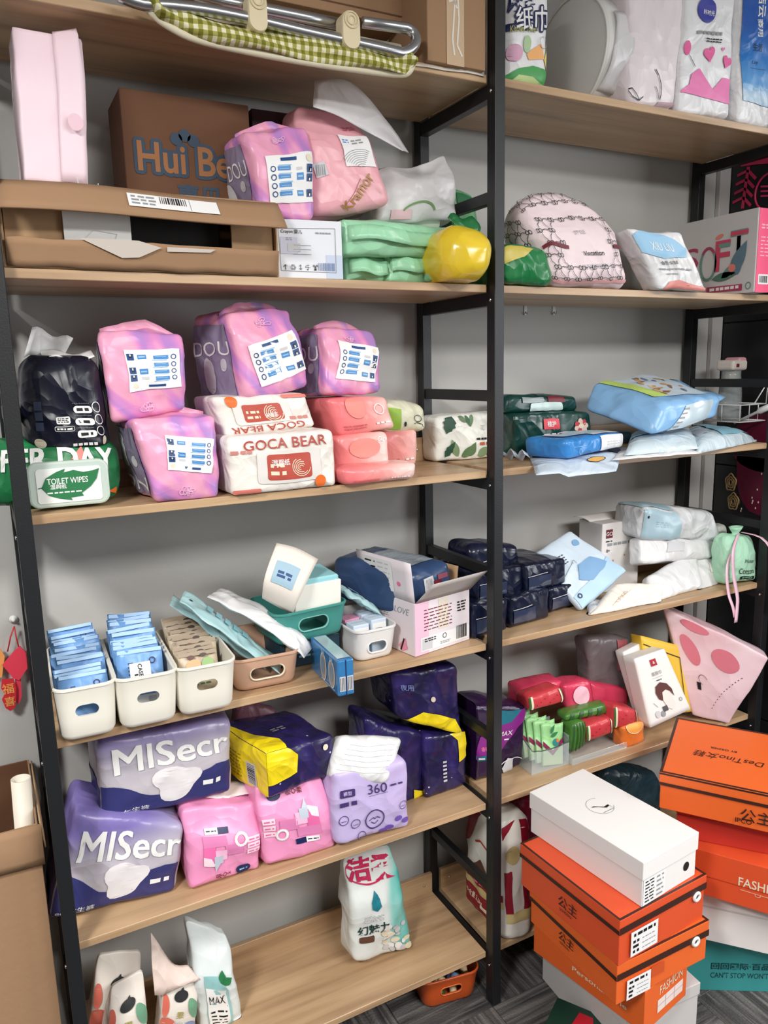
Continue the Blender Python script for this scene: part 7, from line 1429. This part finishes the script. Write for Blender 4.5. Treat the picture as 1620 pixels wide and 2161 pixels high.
def flower(px, py, s, label):
    c = onx(px, py, 1.2); rt = empty('gold_flower', Matrix.Translation(c-V((.0008, 0, 0)))); tag(rt, label, 'ornament', 'gold flower ornaments')
    for i, r_ in enumerate((s, s*.66, s*.36)):
        tube('petal_ring', [(-.003, r_*1.0*(1+.12*math.sin(5*a))*math.cos(a)*.7, r_*(1+.12*math.sin(5*a))*math.sin(a)) for a in (2*PI*k/20 for k in range(20))], .003, gdl, rt, 6, closed=True)
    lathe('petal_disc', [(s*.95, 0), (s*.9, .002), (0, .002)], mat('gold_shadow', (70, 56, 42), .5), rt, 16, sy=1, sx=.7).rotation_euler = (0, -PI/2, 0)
flower(1543, 1018, .028, 'gold openwork flower, upper of two beside the wine sticker'); flower(1548, 1058, .028, 'gold openwork flower, lower of two beside the wine sticker')
# bottle in a white wire rack hung on the cabinet
bx = 1.115; by = onx(1542, 800, bx).y; zr = onx(1535, 885, bx).z
bt = empty('drink_bottle', Matrix.Translation((bx, by, zr))); tag(bt, 'clear drink bottle with a cream and pink lid in the wire rack', 'bottle')
hb_ = onx(1542, 782, bx).z-zr; gl = mat('bottle_plastic', (214, 222, 222), .08, alpha=.35, coat=1)
lathe('bottle_body', [(.0, 0), (.036, .0), (.038, .006), (.036, hb_*.55), (.03, hb_*.9), (.03, hb_), (.028, hb_), (.028, hb_*.9), (.034, hb_*.5), (.034, .01), (0, .01)], gl, bt, 24)
lathe('straw_valve', [(.012, hb_*.7), (.012, hb_*.98), (0, hb_*.98)], mat('valve_tan', (196, 164, 120), .4), bt, 12)
ld = boxo('lid', -.036, .036, -.034, .034, hb_, hb_+.034, mat('lid_cream', (232, 222, 214), .4), bt, .01, seg=3); boxo('pink_tab', -.002, .035, -.03, .03, hb_+.02, hb_+.042, mat('lid_pink', (232, 168, 176), .4), ld, .008, seg=3); boxo('button', -.022, -.008, -.036, -.03, hb_+.01, hb_+.022, maroon, ld, .003, seg=2)
wr = mat('white_wire', (236, 236, 236), .35); rk = empty('wire_rack', Matrix.Translation((1.2, .346, zr))); tag(rk, 'white wire rack hung on the black cabinet', 'rack')
ry0, ry1, rx0 = by-.346-.075, by-.346+.06, bx-1.2-.045
for zz in (-.004, .05):
    tube('wire', [(-.006, ry0, zz), (rx0, ry0, zz), (rx0, ry1, zz), (-.006, ry1, zz), (-.006, ry0, zz)], .0022, wr, rk, 6)
for yy_ in (ry0, (ry0+ry1)/2, ry1): tube('wire', [(rx0, yy_, .05), (rx0, yy_, -.004), (-.006, yy_, -.004)], .0018, wr, rk, 6)
for xx in (rx0*.33, rx0*.66): tube('wire', [(xx, ry0, .05), (xx, ry0, -.004), (xx, ry1, -.004), (xx, ry1, .05)], .0018, wr, rk, 6)
tube('hook_wire', [(-.006, ry0, .05), (-.004, ry0, .12), (rx0*.5, ry0, .05)], .0022, wr, rk, 6)

# two little hooks on the wall under the second right board, and a white handle behind the shelf end
for px, lb in ((1108, 'tiny clear hook on the wall under the second board, nearer the centre post'), (1168, 'tiny clear hook on the wall under the second board, farther from the post')):
    c = ony(px, 655, .3655); rt = empty('wall_hook', Matrix.Translation(c)); tag(rt, lb, 'hook', 'tiny wall hooks'); hm = mat('clear_hook', (206, 206, 204), .25)
    boxo('hook_plate', -.006, .006, -.002, 0, -.014, .014, hm, rt, .001); tube('hook_prong', [(0, -.002, -.004), (0, -.008, -.012), (0, -.013, -.01), (0, -.014, -.004)], .0016, hm, rt, 6)
A_, B_ = onx(1548, 893, 1.09), onx(1640, 850, 1.14)
hd = tube('handle', [(0, 0, 0), (B_-A_)*.55, (B_-A_)*.6, B_-A_], [.004, .005, .011, .009], mat('white_handle_plastic', (232, 232, 234), .3), None, 10, mw=Matrix.Translation(A_)); tag(hd, 'white plastic handle poking out beyond the right end of the third board', 'handle')
